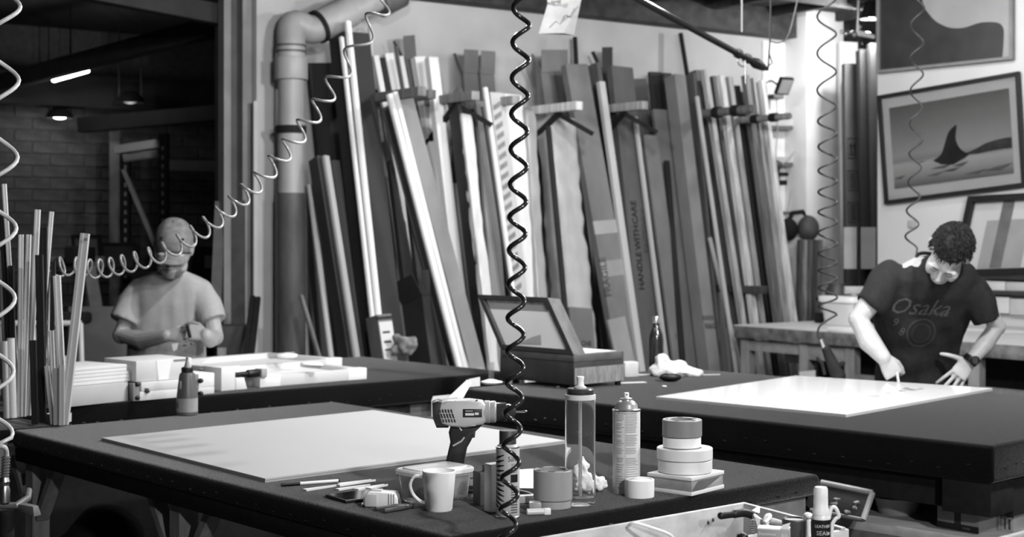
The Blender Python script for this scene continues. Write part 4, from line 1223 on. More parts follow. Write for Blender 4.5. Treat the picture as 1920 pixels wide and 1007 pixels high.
part('top_rail', MB().tube([dpt(854, 753, -.02), dpt(858, 756, -.024), dpt(890, 755, -.024), dpt(895, 752, -.02)], .002, 8), blk, dr)
part('grip_line', MB().tube([dpt(840, 798, -.0175), dpt(860, 799, -.0185), dpt(866, 808, -.0185)], .0022, 8).tube([dpt(871, 820, -.019), dpt(866, 827, -.0187), dpt(850, 836, -.018)], .0022, 8), mat(.5, .5, .02), dr, label='pale line moulded in the grip')
part('selector', MB().box(dpt(884, 797, -.022), (.022, .014, .006)), mat(.5, .5, .02), dr, bevel=.002)
# black and white standing blocks, clip and tag
single('battery_pack', MB().box(at(903, 948) + UP * .040 + Vector((.0, .02, 0)), (.03, .04, .08), Matrix.Rotation(.5, 3, 'Z')).box(at(903, 948) + UP * .087 + Vector((.012, .02, 0)), (.012, .03, .016), Matrix.Rotation(.5, 3, 'Z')), mat(.09, .6, .02, 20), 'dark grey upright block with black stub beside the lidded box', 'block', bevel=.003)
single('eraser_block', MB().box(at(925, 960) + UP * .0565 + Vector((0, .01, 0)), (.034, .03, .113), Matrix.Rotation(.62, 3, 'Z')), white, 'tall white upright block behind the striped spray can', 'block', bevel=.003)
p = at(893, 938)
rg = thing('metal_clip', 'small shiny metal clip lying by the dark grey block', 'clip', p)
part('loop', MB().tube([Vector((math.cos(a_) * .011, math.sin(a_) * .007, .010 + .004 * math.sin(a_))) for a_ in [k * .4 for k in range(16)]], .0022, 8), steel, rg)
part('jaw', MB().box((.012, 0, .0035), (.018, .010, .006)), steel, rg, bevel=.001)
# striped spray can
p = at(952, 970)
sc = thing('spray_can', 'slim spray can with black sunburst stripes and black cap', 'spray can', p)
Rr = .0272
part('can', MB().lathe([(0, .001), (Rr - .001, 0), (Rr, .002), (Rr, .160), (Rr - .001, .163), (Rr - .005, .167), (.020, .169), (0, .169)], 40), mat(.42, .35, .02, 9), sc)
part('rim', MB().lathe([(Rr - .001, .160), (Rr + .0008, .161), (Rr + .0008, .1635), (Rr - .002, .164)], 40), steel, sc)
part('base_rim', MB().lathe([(Rr - .001, 0), (Rr + .0008, .0005), (Rr + .0008, .004), (Rr, .005)], 40), steel, sc)
part('cap', MB().lathe([(.0195, .1665), (.0195, .198), (.0185, .200), (0, .2005)], 36), mat(.03, .5, .006), sc, label='black cap')
A = -math.pi / 2
part('dark_panel', patch(Rr + .0002, .012, .155, A - 1.25, A - .25), mat(.40, .4, .02), sc)
for k in range(12):
    z0 = .016 + k * .0118
    sl = .010 * (1 if k < 6 else -1) * abs(k - 5.5) / 4
    pr = []
    for i in range(7):
        a_ = A - 1.3 + 1.0 * i / 6
        wd = .0074 * (1 - i / 6.5) + .0014
        zz = z0 + sl * (1 - i / 6)
        pr.append([Vector((r * math.cos(a_), r * math.sin(a_), z)) for r, z in ((Rr + .0004, zz), (Rr + .0009, zz), (Rr + .0009, zz + wd), (Rr + .0004, zz + wd))])
    part('stripe', MB().loft(pr), black, sc, smooth=0)
part('lettering', wrap(text_mb('Silv', .017, .0002), Rr + .0004, .137, A + .42), black, sc, smooth=0)
part('barcode_panel', patch(Rr + .0002, .084, .102, A + .25, A + .95), black, sc)
for k in range(11):
    z0 = .014 + k * .0058
    part('print_line', patch(Rr + .0002, z0, z0 + .0026, A + .28, A + .92, .0004, 5), mat(.06, .6), sc, smooth=0)
for k in range(7):
    z0 = .106 + k * .0032
    part('print_line', patch(Rr + .0002, z0, z0 + .001, A + .3, A + .9, .0004, 5), mat(.12, .6), sc, smooth=0)
# duct tape, one roll on another
def tape(px, py, r, h, v_, label, hole=.6, z0=0.0, group=None, corev=.25, stack=None):
    p_ = (at(px, py) if stack is None else Vector((stack.x, stack.y, TZ))) + UP * z0
    t = thing('tape_roll', label, 'tape', p_, group=group)
    tp_ = part('tape', MB().lathe([(r * hole, .0006), (r - .001, .0006), (r, .002), (r, h - .0015), (r - .0015, h), (r * hole, h - .0005), (r * hole, .0006)], 48), mat(v_, .45, .015, 14, (1, 1, .2)), t)
    part('core', MB().lathe([(r * hole - .003, .0006), (r * hole - .0003, .0006), (r * hole - .0003, h + .0006), (r * hole - .003, h + .0006), (r * hole - .003, .0006)], 40), mat(corev, .8, .04, 30), tp_, label='cardboard core')
    return t
dt = at(1037, 951)
tape(1037, 951, .0445, .019, .30, 'thin grey duct tape roll under the tall roll', stack=dt)
t = tape(1037, 951, .047, .071, .27, 'tall grey duct tape roll, upper of two, beside the clear bottle', hole=.72, z0=.0195, stack=dt)
for a_ in (.3, 1.3, 2.4, 3.6, 4.6, 5.6):
    part('core_print', MB().prism([(-.009, -.003), (.009, -.003), (.006, .003), (-.006, .003)], Vector((math.cos(a_) * .0395, math.sin(a_) * .0395, .0712)), (-math.sin(a_), math.cos(a_), 0), (math.cos(a_), math.sin(a_), 0), UP, .0006), black, t, smooth=0)
# lighter, tag, wire near the tape
p = at(1010, 966)
li = thing('lighter', 'small pale lighter lying before the duct tape', 'lighter', p, .2)
part('barrel', MB().tube([(-.028, 0, .008), (.012, 0, .008)], .0078, 14), mat(.55, .3, .03), li)
part('head', MB().box((.020, 0, .008), (.016, .013, .015)), white, li, bevel=.002)
single('tape_scrap', ripple(MB().box(at(1003, 958) + UP * .012, (.03, .03, .022)), .004, 40), mat(.3, .35, .05, 30), 'crumpled grey tape scrap behind the lighter', 'scrap', bevel=.004)
tg = [at(972, 917), at(1003, 917), at(1006, 884), at(1000, 880), at(966, 882)]
single('price_tag', MB().add(tg + [p_ + UP * .002 for p_ in tg], [(4, 3, 2, 1, 0), (5, 6, 7, 8, 9)] + [(i, (i + 1) % 5, 5 + (i + 1) % 5, 5 + i) for i in range(5)]), white, 'white rounded tag lying between spray can and duct tape', 'tag')
single('wire_bit', MB().tube(spline([at(972, 922) + UP * .003, at(990, 927) + UP * .004, at(1010, 935) + UP * .003], 5), .0028, 8), mat(.6, .4), 'short pale wire end by the duct tape', 'wire')
single('card_strip', MB().box(at(985, 943) + UP * .010, (.05, .02, .018), Matrix.Rotation(.3, 3, 'Z')), pale, 'low white strip behind the crumpled tape scrap', 'strip', bevel=.002)
# clear bottle
p = at(1088, 946)
bo = thing('spray_bottle', 'tall clear bottle with black screw collar and white spout', 'bottle', p)
Rb = .0368
hb_ = .255
part('bottle', MB().lathe([(0, .004), (.018, .002), (Rb - .004, .0005), (Rb - .001, .003), (Rb, .012), (Rb - .0015, .018), (Rb, .024), (Rb, hb_), (Rb - .002, hb_), (Rb - .0022, .020), (0, .014)], 48), glass(.97, .02, 1.14, .97, key='bottle'), bo, smooth=50)
part('shoulder_ring', MB().lathe([(Rb - .003, hb_ - .002), (Rb + .0006, hb_ - .001), (Rb + .0006, hb_ + .010), (Rb - .003, hb_ + .011)], 44), mat(.62, .25, .02), bo)
part('collar', MB().lathe([(0, hb_ + .010), (Rb - .003, hb_ + .0105), (Rb - .003, hb_ + .014), (Rb - .005, hb_ + .0145), (Rb - .0035, hb_ + .016), (Rb - .0035, hb_ + .022), (Rb - .006, hb_ + .025), (0, hb_ + .025)], 44), mat(.04, .3, .008), bo, label='dark screw collar')
part('spout_base', MB().lathe([(0, hb_ + .025), (.015, hb_ + .025), (.015, hb_ + .028), (.011, hb_ + .031), (0, hb_ + .031)], 28), mat(.5, .3, .03), bo)
part('spout', MB().lathe([(0, hb_ + .030), (.010, hb_ + .030), (.0085, hb_ + .036), (.008, hb_ + .044), (.0095, hb_ + .050), (.009, hb_ + .0535), (0, hb_ + .054)], 24), white, bo)
part('dip_tube', MB().tube([(0, 0, .02), (0, 0, hb_ + .01)], .0042, 12), glass(.9, .15, 1.3, .5, key='dip'), bo)
# crumpled cloth behind the bottle
c = at(1100, 930) + Vector((.0, .075, 0))
cm = MB().ell(c + UP * .028, (.034, .03, .028)).ell(c + UP * .056 + Vector((-.008, 0, 0)), (.022, .018, .03)).ell(c + UP * .018 + Vector((.036, -.01, 0)), (.02, .02, .018)).ell(c + UP * .078 + Vector((-.004, 0, 0)), (.012, .01, .016))
cm = remesh(cm, .0035, 2)
ripple(cm, .010, 55); ripple(cm, .004, 130)
for v in cm.v:
    v.z = max(v.z, TZ + .0006)
single('rag', cm, white, 'crumpled white rag behind the clear bottle', 'rag', smooth=80)
# label covered spray can
p = at(1174.5, 923)
sp = thing('spray_can', 'uncapped spray can covered in fine print, grey dome and nozzle', 'spray can', p)
Rs = .0348
part('can', MB().lathe([(0, .001), (Rs - .001, 0), (Rs, .002), (Rs, .206), (Rs - .0005, .208)], 44), mat(.60, .4, .015, 9), sp)
part('rim', MB().lathe([(Rs - .002, .205), (Rs + .001, .206), (Rs + .001, .2095), (Rs - .003, .2105)], 44), steel, sp)
part('dome', MB().lathe([(Rs - .003, .210), (Rs - .006, .2135), (Rs - .0075, .222), (Rs - .014, .2295), (.016, .232), (.015, .2345), (0, .235)], 40), mat(.32, .35, .02, metal=.4), sp)
part('valve_cup', MB().lathe([(0, .234), (.015, .2345), (.0155, .237), (.011, .2385), (0, .239)], 28), steel, sp)
part('nozzle', MB().lathe([(0, .238), (.0065, .238), (.0065, .250), (.0058, .2515), (0, .252)], 22), white, sp)
part('nozzle_hole', MB().box((.001, -.0066, .247), (.003, .001, .003)), black, sp, smooth=0)
lt = MB(); rt = MB()
z = .196
k = 0
while z > .012:
    gap = k in (11, 19, 24, 25)
    if not gap:
        wdt = RND.uniform(.75, 1.0)
        q_ = patch(Rs + .0002, z, z + .0014, A - .12, A - .12 + .95 * wdt, .0003, 7); rt.add(q_.v, q_.f)
        if k % 5 != 4:
            q_ = patch(Rs + .0002, z, z + .0013, A - .85, A - .85 + .62 * RND.uniform(.6, 1), .0003, 6); lt.add(q_.v, q_.f)
    z -= .0041 if k < 30 else .0058
    k += 1
part('fine_print', rt, mat(.22, .6), sp, kind='stuff', smooth=0)
part('fine_print', lt, mat(.25, .6), sp, kind='stuff', smooth=0)
part('print_rule', patch(Rs + .0002, .012, .200, A - .17, A - .155, .0003, 2), mat(.3, .6), sp, smooth=0)
part('print_band', MB().add(*[(lambda q_: (q_.v, q_.f))(patch(Rs + .0002, .2005, .2030, A - .75, A + .75, .0003, 14))][0]), mat(.25, .6), sp, smooth=0)
# white cap
p = at(1199, 931)
cp = thing('aerosol_cap', 'white round aerosol cap beside the fine print spray can', 'cap', p)
part('cap', MB().lathe([(.034, 0.0005), (.0365, .0005), (.0368, .003), (.0368, .0425), (.035, .044), (.033, .0435), (.030, .0435), (.0295, .042), (0, .0418)], 44), white, cp)
# tape stack
bc = at(1297, 931)
q = [bc, at(1358, 916), at(1306, 898), at(1240, 916)]
q = [Vector((k.x, k.y, TZ)) for k in q]
e_ = (q[1] - q[0]); f_ = Vector((-e_.y, e_.x, 0)).normalized() * (q[3] - q[0]).length
q = [q[0], q[0] + e_, q[0] + e_ + f_, q[0] + f_]
wb = thing('tape_carton', 'clear film wrapped square carton under the pile of tape rolls', 'box', q[0])
hh = .046
part('base', MB().hexa([k + UP * .0005 for k in q], [k + UP * .010 for k in q]), pale, wb, world=True, bevel=.001)
cc = sum(q, Vector()) / 4
qi = [cc + (k - cc) * .97 for k in q]
part('carton', MB().hexa([k + UP * .0102 for k in qi], [k + UP * (hh - .009) for k in qi]), mat(.30, .25, .12, 9), wb, world=True, bevel=.001)
part('lid', MB().hexa([k + UP * (hh - .0088) for k in q], [k + UP * hh for k in q]), pale, wb, world=True, bevel=.001)
part('film_fold', MB().plate([k for k in (qi[0] + UP * .011, qi[0].lerp(qi[1], .4) + UP * .011, qi[0].lerp(qi[1], .9) + UP * .034, qi[0].lerp(qi[1], .2) + UP * .034)], (e_.y, -e_.x, 0), .0012), mat(.12, .3, .03), wb, world=True, smooth=0)
part('film_fold', MB().plate([k for k in (qi[1].lerp(qi[2], .05) + UP * .011, qi[1].lerp(qi[2], .5) + UP * .011, qi[1].lerp(qi[2], .7) + UP * .034, qi[1].lerp(qi[2], .1) + UP * .034)], f_ * -1 + e_, .0012), mat(.5, .25, .03), wb, world=True, smooth=0)
sc_ = Vector((cc.x - .002, cc.y, 0))
zz = hh + .0008
for r, h_, v_, lb, dx in ((.0690, .031, .70, 'wide white tape roll, lower of the pair on the film wrapped carton', 0), (.0710, .029, .68, 'wide white tape roll, upper of the pair in the pile', -.001), (.0485, .026, .72, 'narrow white tape roll under the grey one on the pile', -.008), (.0505, .043, .20, 'dark grey tape roll topping the pile', -.0075)):
    t = tape(0, 0, r, h_, v_, lb, hole=.62, z0=zz, stack=sc_ + Vector((dx, 0, 0)))
    zz += h_ + .0012
for a_ in (.5, 1.6, 3.0, 4.2, 5.4):
    part('core_print', MB().prism([(-.007, -.003), (.007, -.003), (.005, .003), (-.005, .003)], Vector((math.cos(a_) * .039, math.sin(a_) * .039, .0431)), (-math.sin(a_), math.cos(a_), 0), (math.cos(a_), math.sin(a_), 0), UP, .0006), black, t, smooth=0)
# phone, tape measure, pliers, pencils and wedges
a_, b_, c_ = at(609, 934), at(648, 945), at(712, 930)
ex = (b_ - a_); ex.z = 0
ey = Vector((-ex.y, ex.x, 0)).normalized() * .145
ph = thing('phone', 'black phone lying face up by the tape measure', 'phone', a_)
q = [a_, a_ + ex, a_ + ex + ey, a_ + ey]
part('body', MB().hexa([k + UP * .0004 for k in q], [k + UP * .009 for k in q]), black, ph, world=True, bevel=.003)
cc = sum(q, Vector()) / 4
part('screen', MB().hexa([cc + (k - cc) * .93 + UP * .0091 for k in q], [cc + (k - cc) * .93 + UP * .0096 for k in q]), mat(.01, .06, .001), ph, world=True, smooth=0)
tmv = thing('tape_measure', 'chunky white tape measure beside the black phone', 'tape measure', at(716, 950), -.1)
part('case', MB().prism([(-.039, 0), (.036, 0), (.041, .008), (.041, .026), (.032, .036), (-.030, .038), (-.041, .028), (-.043, .010)], (0, .024, .0005), X, UP, (0, -1, 0), .046), mat(.74, .45, .02, 20), tmv, bevel=.006, seg=3)
part('side_plate', MB().prism([(-.036, .004), (-.008, .004), (-.008, .033), (-.030, .033), (-.037, .024)], (0, -.0222, .0), X, UP, (0, -1, 0), .003), mat(.5, .5, .02, 20), tmv, bevel=.001)
for k in range(3):
    part('grip_rib', MB().box((.022 + k * .006, 0, .020), (.002, .050, .030)), mat(.55, .5, .02), tmv, bevel=.0008)
part('blade_hook', MB().box((-.046, -.005, .004), (.004, .018, .009)), steel, tmv, bevel=.001)
part('belt_clip', MB().box((.0445, 0, .014), (.004, .016, .012)), mat(.2, .5), tmv, bevel=.001)
part('lock_button', MB().box((-.012, 0, .0395), (.026, .02, .004)), mat(.5, .5, .02), tmv, bevel=.001)
pa, pb = at(712, 962), at(795, 951)
pl = thing('pliers', 'dark handled pliers half behind the mug', 'pliers', pa)
d_ = (pb - pa).normalized(); s_ = Vector((-d_.y, d_.x, 0))
rub = mat(.07, .35, .02, 30)
joint = pa.lerp(pb, .72) + UP * .008
part('handle', MB().capsule(spline([joint, pa.lerp(pb, .45) + s_ * .014 + UP * .009, pa + s_ * .012 + UP * .008], 5), .0046, 10), rub, pl, world=True)
part('handle', MB().capsule(spline([joint, pa.lerp(pb, .5) - s_ * .016 + UP * .009, pa.lerp(pb, .02) - s_ * .022 + UP * .008], 5), .0048, 10), rub, pl, world=True)
part('jaw', MB().hexa([joint + s_ * .010 - UP * .006, joint - s_ * .010 - UP * .006, pb - s_ * .003 - UP * 0 + UP * .003, pb + s_ * .003 + UP * .003], [joint + s_ * .010 + UP * .006, joint - s_ * .010 + UP * .006, pb - s_ * .003 + UP * .009, pb + s_ * .003 + UP * .009]), mat(.3, .3, .03, 30, metal=.8), pl, world=True, bevel=.001)
pa, pb = at(528, 913), at(637, 905)
pa.z = pb.z = TZ + .0052
pn = thing('marker_pen', 'white barrelled pen with long black cap beside the foam board', 'pen', Vector((pa.x, pa.y, TZ)))
part('cap', MB().tube([pa, pa.lerp(pb, .31)], .0048, 12), black, pn, world=True)
part('barrel', MB().tube([pa.lerp(pb, .31), pa.lerp(pb, .97)], .0042, 12), white, pn, world=True)
part('end_plug', MB().tube([pa.lerp(pb, .97), pb], .0036, 12), black, pn, world=True)
G_W = 'pale wooden wedges beside the phone'
for k, (x0, y0, x1, y1, w_, z_, lb) in enumerate(((571, 921, 640, 911, .0085, 0, 'square ended pale stick nearest the pen'), (636, 910, 696, 902, .008, 0, 'pointed pale wedge furthest back'), (634, 916, 704, 906, .008, .0048, 'pointed pale wedge lying second from the back'), (632, 920, 694, 911, .008, 0, 'pointed pale wedge in the middle of the fan'), (668, 920, 720, 911, .0085, 0, 'short pale wedge near the tape measure'), (690, 922, 727, 915, .0085, .005, 'shortest pale wedge above the phone'))):
    a_, b_ = at(x0, y0), at(x1, y1)
    d_ = (b_ - a_).normalized(); s_ = Vector((-d_.y, d_.x, 0)) * w_
    mb = MB().hexa([k_ + UP * (z_ + .0004) for k_ in (a_ - s_, b_ - s_ * .15, b_ + s_ * .15, a_ + s_)], [k_ + UP * (z_ + .005) for k_ in (a_ - s_, b_ - s_ * .15, b_ + s_ * .15, a_ + s_)])
    single('wooden_wedge', mb, mat(.66, .6, .03, 20), lb, 'wedge', G_W, smooth=0)
# glue bottle at the far edge
p = at(351, 778)
gb = thing('glue_bottle', 'grey squeeze bottle of glue with pale label and pointed nozzle', 'bottle', p)
part('bottle', MB().lathe([(0, .001), (.036, 0), (.0385, .003), (.0385, .060), (.037, .075), (.029, .140), (.026, .150), (.016, .156), (0, .157)], 36), mat(.095, .4, .015, 12), gb)
part('label', patch(.0386, .013, .062, A - 1.5, A + 1.5, .0006, 26), mat(.30, .6, .03, 12), gb, label='pale paper label')
part('label_print', patch(.0393, .028, .048, A - 1.0, A - .72, .0004, 5), mat(.06, .6), gb, smooth=0)
part('spec_strip', patch(.0330, .095, .125, A - .68, A - .46, .0014, 4), mat(.5, .6, .03), gb, smooth=0)
part('cap_collar', MB().lathe([(0, .154), (.021, .154), (.021, .169), (.018, .172), (0, .172)], 28), black, gb)
part('nozzle', MB().lathe([(0, .172), (.013, .172), (.010, .178), (.0055, .196), (.004, .200), (.005, .203), (.0045, .209), (0, .211)], 20), mat(.22, .5, .03), gb)

# ------------------------------------------------------------------ frame offcuts in pots
G_F = 'frame offcuts standing in the pots'
pot = thing('offcut_pot', 'small pale cup holding short frame offcuts', 'pot', at(111, 791))
pr_ = 22 / F * at(111, 791).y
part('cup', MB().lathe([(0, .0005), (pr_, .0005), (pr_ * 1.02, .03), (pr_ * .98, .03), (pr_ * .95, .004), (0, .004)], 28), mat(.5, .5, .03), pot)
p2 = T(38, 778, TZ)
pot2 = thing('offcut_pot', 'clear cylinder holding the tall frame offcuts', 'pot', p2)
part('cylinder', MB().lathe([(0, .0005), (.040, .0005), (.0425, .004), (.0425, .20), (.0405, .20), (.040, .006), (0, .006)], 30), glass(.9, .12, 1.15, .8, key='pot'), pot2, smooth=50)
def stick(xt, yt, xb, yb, wpx, Y, v_, label, dY=0.0, m=None, ins=True, end=None, tube=False):
    a_, b_ = P(xt, yt, Y + dY), P(xb, yb, Y)
    b_ = b_ + (a_ - b_) * ((TZ + .008 - b_.z) / (a_.z - b_.z))
    wd = wpx / F * Y
    mm = m or mat(v_, .5, v_ * .05, 14, (1, 1, .1))
    if tube:
        return single('acrylic_tube', MB().tube([b_, a_], wd / 2, 14), mm, label, 'tube', G_F)
    mb = MB().bar(b_, a_, wd, wd * .6, (0, 1, 0))
    d_ = (a_ - b_).normalized()
    x_ = d_.cross(Vector((0, 1, 0))).normalized()
    lip = MB().bar(b_ + x_ * wd * .3 - Vector((0, wd * .42, 0)), a_ + x_ * wd * .3 - Vector((0, wd * .42, 0)), wd * .36, wd * .24, (0, 1, 0))
    mb.add(lip.v, lip.f)
    return single('frame_offcut', mb, mm, label, 'offcut', G_F)
stick(8, 345, 36, 779, 7, 5.36, .66, 'thin white offcut reaching highest of all')
stick(5, 404, 24, 779, 10, 5.42, .012, 'black offcut behind the highest white one')
stick(2, 470, 14, 779, 8, 5.46, .20, 'grey offcut at the outer edge of the bunch')
stick(21, 498, 27, 779, 9, 5.33, .013, 'short black offcut crossing the highest white one')
stick(40, 440, 37, 779, 8, 5.30, .62, 'pale round edged offcut, middle height')
stick(54, 440, 44, 779, 8, 5.31, .66, 'pale offcut next to the round edged one')
stick(62, 442, 47, 779, 6, 5.38, .30, 'greyish offcut tucked behind two pale ones')
stick(71, 393, 53, 779, 9, 5.34, .60, 'pale straight offcut rising beside the black one')
stick(97, 397, 66, 779, 7, 5.44, .62, 'pale offcut slanting out behind the black one')
stick(83, 426, 79, 790, 12, 5.22, .012, 'tallest thick black offcut')
stick(74, 478, 80, 790, 13, 5.16, .013, 'thick black offcut in front of the tallest black one')
stick(100, 490, 96, 770, 8, 5.36, .014, 'black offcut behind the pale wood one')
stick(62, 638, 66, 792, 11, 5.09, .012, 'short black offcut before the thick ones')
stick(107, 517, 120, 790, 12, 5.14, .56, 'pale wood offcut leaning inward in the cup')
stick(160, 438, 121, 790, 15, 5.09, .44, 'long flat pale offcut tilting outward over the cup', m=mat(.44, .55, .02, 9))
for k, (xt, yt, xb, w_, v_, Y) in enumerate(((96, 620, 103, 8, .5, 5.16), (104, 618, 107, 5, .42, 5.18), (88, 686, 99, 8, .46, 5.10), (110, 640, 111, 5, .3, 5.2), (106, 690, 108, 12, .34, 5.08), (116, 684, 116, 9, .38, 5.07))):
    stick(xt, yt, xb, 788, w_, Y, v_, ('pale', 'dull white', 'nearest cream', 'thin greyish', 'broad grey', 'light grey')[k] + ' short offcut in the small pale cup')
stick(20, 634, 24, 779, 15, 5.28, .3, 'round topped clear tube in the bunch', m=glass(.8, .2, 1.2, .4, key='tube'), tube=True)
stick(8, 640, 12, 779, 11, 5.26, .3, 'shorter clear tube at the edge of the bunch', m=glass(.7, .2, 1.2, .4, key='tube2'), tube=True)
single('end_label', MB().box(P(160.5, 449, 5.055), (.012, .001, .010)), mat(.2, .7), 'tiny printed sticker on the long flat pale offcut', 'sticker', smooth=0)

# ------------------------------------------------------------------ white frames and boxes on the long bench
def bq(px, py, z=TZ):
    return T(px, py, z)
def flat_box(a_, b_, dep, z0, z1, m, name, label, cat, par=None, group=None, bevel=.002):
    """box whose front lower edge runs a-b on plan"""
    d_ = (b_ - a_); d_.z = 0
    n_ = Vector((-d_.y, d_.x, 0)).normalized() * dep
    q_ = [Vector((k.x, k.y, 0)) for k in (a_, b_, b_ + n_, a_ + n_)]
    mb = MB().hexa([k + UP * z0 for k in q_], [k + UP * z1 for k in q_])
    if par is None:
        return single(name, mb, m, label, cat, group, bevel=bevel)
    return part(name, mb, m, par, world=True, bevel=bevel)
fw = mat(.60, .5, .02, 8)
def tray_frame(a_, b_, dep, z0, h, bar_, label):
    d_ = (b_ - a_); d_.z = 0; d_ = d_.normalized()
    L_ = (b_ - a_).length
    n_ = Vector((-d_.y, d_.x, 0))
    a0 = Vector((a_.x, a_.y, z0))
    t = thing('tray_frame', label, 'frame', a0, group='white tray frames on the long bench')
    for p_, q_ in ((a0, a0 + d_ * L_), (a0 + n_ * (dep - bar_), a0 + n_ * (dep - bar_) + d_ * L_)):
        part('rail', MB().hexa([p_, q_, q_ + n_ * bar_, p_ + n_ * bar_], [k + UP * h for k in (p_, q_, q_ + n_ * bar_, p_ + n_ * bar_)]), fw, t, world=True, bevel=.002)
    for s_ in (0, L_ - bar_):
        p_ = a0 + d_ * s_ + n_ * bar_
        q_ = p_ + n_ * (dep - 2 * bar_)
        part('rail', MB().hexa([p_, p_ + d_ * bar_, q_ + d_ * bar_, q_], [k + UP * h for k in (p_, p_ + d_ * bar_, q_ + d_ * bar_, q_)]), fw, t, world=True, bevel=.002)
    i0 = a0 + d_ * bar_ + n_ * bar_ + UP * (h * .35)
    q_ = [i0, i0 + d_ * (L_ - 2 * bar_), i0 + d_ * (L_ - 2 * bar_) + n_ * (dep - 2 * bar_), i0 + n_ * (dep - 2 * bar_)]
    part('backing', MB().hexa(q_, [k + UP * .01 for k in q_]), white, t, world=True, smooth=0)
    # corner guard sleeves
    for s_ in (-.003, L_ - .10):
        p_ = a0 + d_ * s_ - n_ * .003 - UP * .0
        part('corner_guard', MB().hexa([p_, p_ + d_ * .103, p_ + d_ * .103 + n_ * (bar_ + .02), p_ + n_ * (bar_ + .02)], [k + UP * (h + .003) for k in (p_, p_ + d_ * .103, p_ + d_ * .103 + n_ * (bar_ + .02), p_ + n_ * (bar_ + .02))]), white, t, world=True, bevel=.002)
    return t, a0, d_, n_
t, a0, d_, n_ = tray_frame(bq(488, 727), bq(686, 711), .50, TZ + .0005, .048, .035, 'white tray frame held in a clamp on the long bench')
# clamp at its end
ck = bq(455, 732)
kl = thing('corner_clamp', 'white block clamp with black screw at the end of the tray frame', 'clamp', ck)
d_k = (bq(488, 727) - bq(420, 733)).normalized()
n_k = Vector((-d_k.y, d_k.x, 0))
a_ = bq(415, 734)
part('block', MB().hexa([a_ + UP * .0005, a_ + d_k * .07 + UP * .0005, a_ + d_k * .07 + n_k * .14 + UP * .0005, a_ + n_k * .14 + UP * .0005], [k + UP * .098 for k in (a_, a_ + d_k * .07, a_ + d_k * .07 + n_k * .14, a_ + n_k * .14)]), pale, kl, world=True, bevel=.003)
part('foot', MB().hexa([k + UP * .0005 for k in (a_ + d_k * .072, a_ + d_k * .13, a_ + d_k * .12 + n_k * .05, a_ + d_k * .072 + n_k * .05)], [k + UP * .05 for k in (a_ + d_k * .072, a_ + d_k * .115, a_ + d_k * .11 + n_k * .05, a_ + d_k * .072 + n_k * .05)]), pale, kl, world=True, bevel=.002)
s0 = a_ + d_k * .074 + UP * .062 + n_k * .02
part('screw', MB().tube([s0, s0 + d_k * .07], .011, 14), black, kl, world=True)
part('knob', MB().tube([s0 + d_k * .07, s0 + d_k * .125], .017, 16), black, kl, world=True, bevel=.003)
part('grip_pad', MB().bar(s0 + d_k * .126, s0 + d_k * .155, .05, .035), mat(.3, .6, .03), kl, world=True, bevel=.002)
t, a1, d1_, n1_ = tray_frame(bq(416, 712), bq(640, 692), .55, TZ + .0005, .052, .035, 'white tray frame lying behind the clamped one')
single('loose_rod', MB().tube([P(505, 668, 6.95), P(552, 664, 6.95)], .012, 10), mat(.3, .4, .04), 'dark slim roll lying across the rear tray frame', 'roll')
single('glue_smear', ripple(MB().ell(P(538, 667, 6.9), (.05, .02, .012)), .005, 60), white, 'dab of white filler on the rear tray frame', 'filler', smooth=80)
single('glue_smear', ripple(MB().ell(P(586, 684, 6.55), (.05, .02, .012)), .005, 60), white, 'dab of white filler on the clamped tray frame', 'filler', smooth=80)
# white box on stacked frames
a_, b_ = bq(262, 752), bq(340, 745)
t_ = thing('frame_stack', 'stack of two flat white frames under the white box', 'frame stack', a_)
flat_box(a_, b_, .34, TZ + .0005, TZ + .036, fw, 'lower_frame', None, None, t_)
flat_box(a_ + Vector((.005, .004, 0)), b_, .34, TZ + .0365, TZ + .072, fw, 'upper_frame', None, None, t_)
for (x, y) in ((257, 721), (257, 746)):
    part('corner_peg', MB().ell(T(x, y, TZ + .02) if False else P(x, y, a_.y - .005), (.012, .012, .009)), black, t_, world=True)
part('latch', MB().box(P(273, 732, a_.y + .02), (.034, .012, .02)), steel, t_, world=True, bevel=.003)
part('end_cap', MB().hexa(*[[Vector((k.x, k.y, 0)) + UP * z for k in (a_ - (b_ - a_).normalized() * .03, a_ - (b_ - a_).normalized() * .002, a_ - (b_ - a_).normalized() * .002 + Vector((-.05, .06, 0)), a_ - (b_ - a_).normalized() * .03 + Vector((-.05, .06, 0)))] for z in (TZ + .0005, TZ + .07)]), mat(.2, .6, .03), t_, world=True, bevel=.002)
wbx = thing('white_box', 'white cardboard box with taped corner on the frame stack', 'box', a_ + UP * .073)
d_ = (b_ - a_).normalized(); n_ = Vector((-d_.y, d_.x, 0))
q_ = [a_ + n_ * .01 - d_ * .01, a_ + n_ * .01 + d_ * .245, a_ + n_ * .25 + d_ * .245, a_ + n_ * .25 - d_ * .01]
part('body', MB().hexa([k + UP * .0735 for k in q_], [k + UP * .155 for k in q_]), mat(.58, .6, .02, 7), wbx, world=True, bevel=.003)
part('corner_tape', MB().plate([q_[0] + d_ * .10 + UP * .075, q_[0] + d_ * .145 + UP * .075, q_[0] + d_ * .16 + UP * .153, q_[0] + d_ * .09 + UP * .153], -n_, .0015), white, wbx, world=True, smooth=0)
part('open_slot', MB().hexa([q_[0] + d_ * .17 - n_ * .0008 + UP * .143, q_[0] + d_ * .24 - n_ * .0008 + UP * .143, q_[0] + d_ * .24 + UP * .143, q_[0] + d_ * .17 + UP * .143], [q_[0] + d_ * .17 - n_ * .0008 + UP * .152, q_[0] + d_ * .24 - n_ * .0008 + UP * .152, q_[0] + d_ * .24 + UP * .152, q_[0] + d_ * .17 + UP * .152]), mat(.2, .7), wbx, world=True, smooth=0)
a_, b_ = bq(372, 741), bq(402, 738)
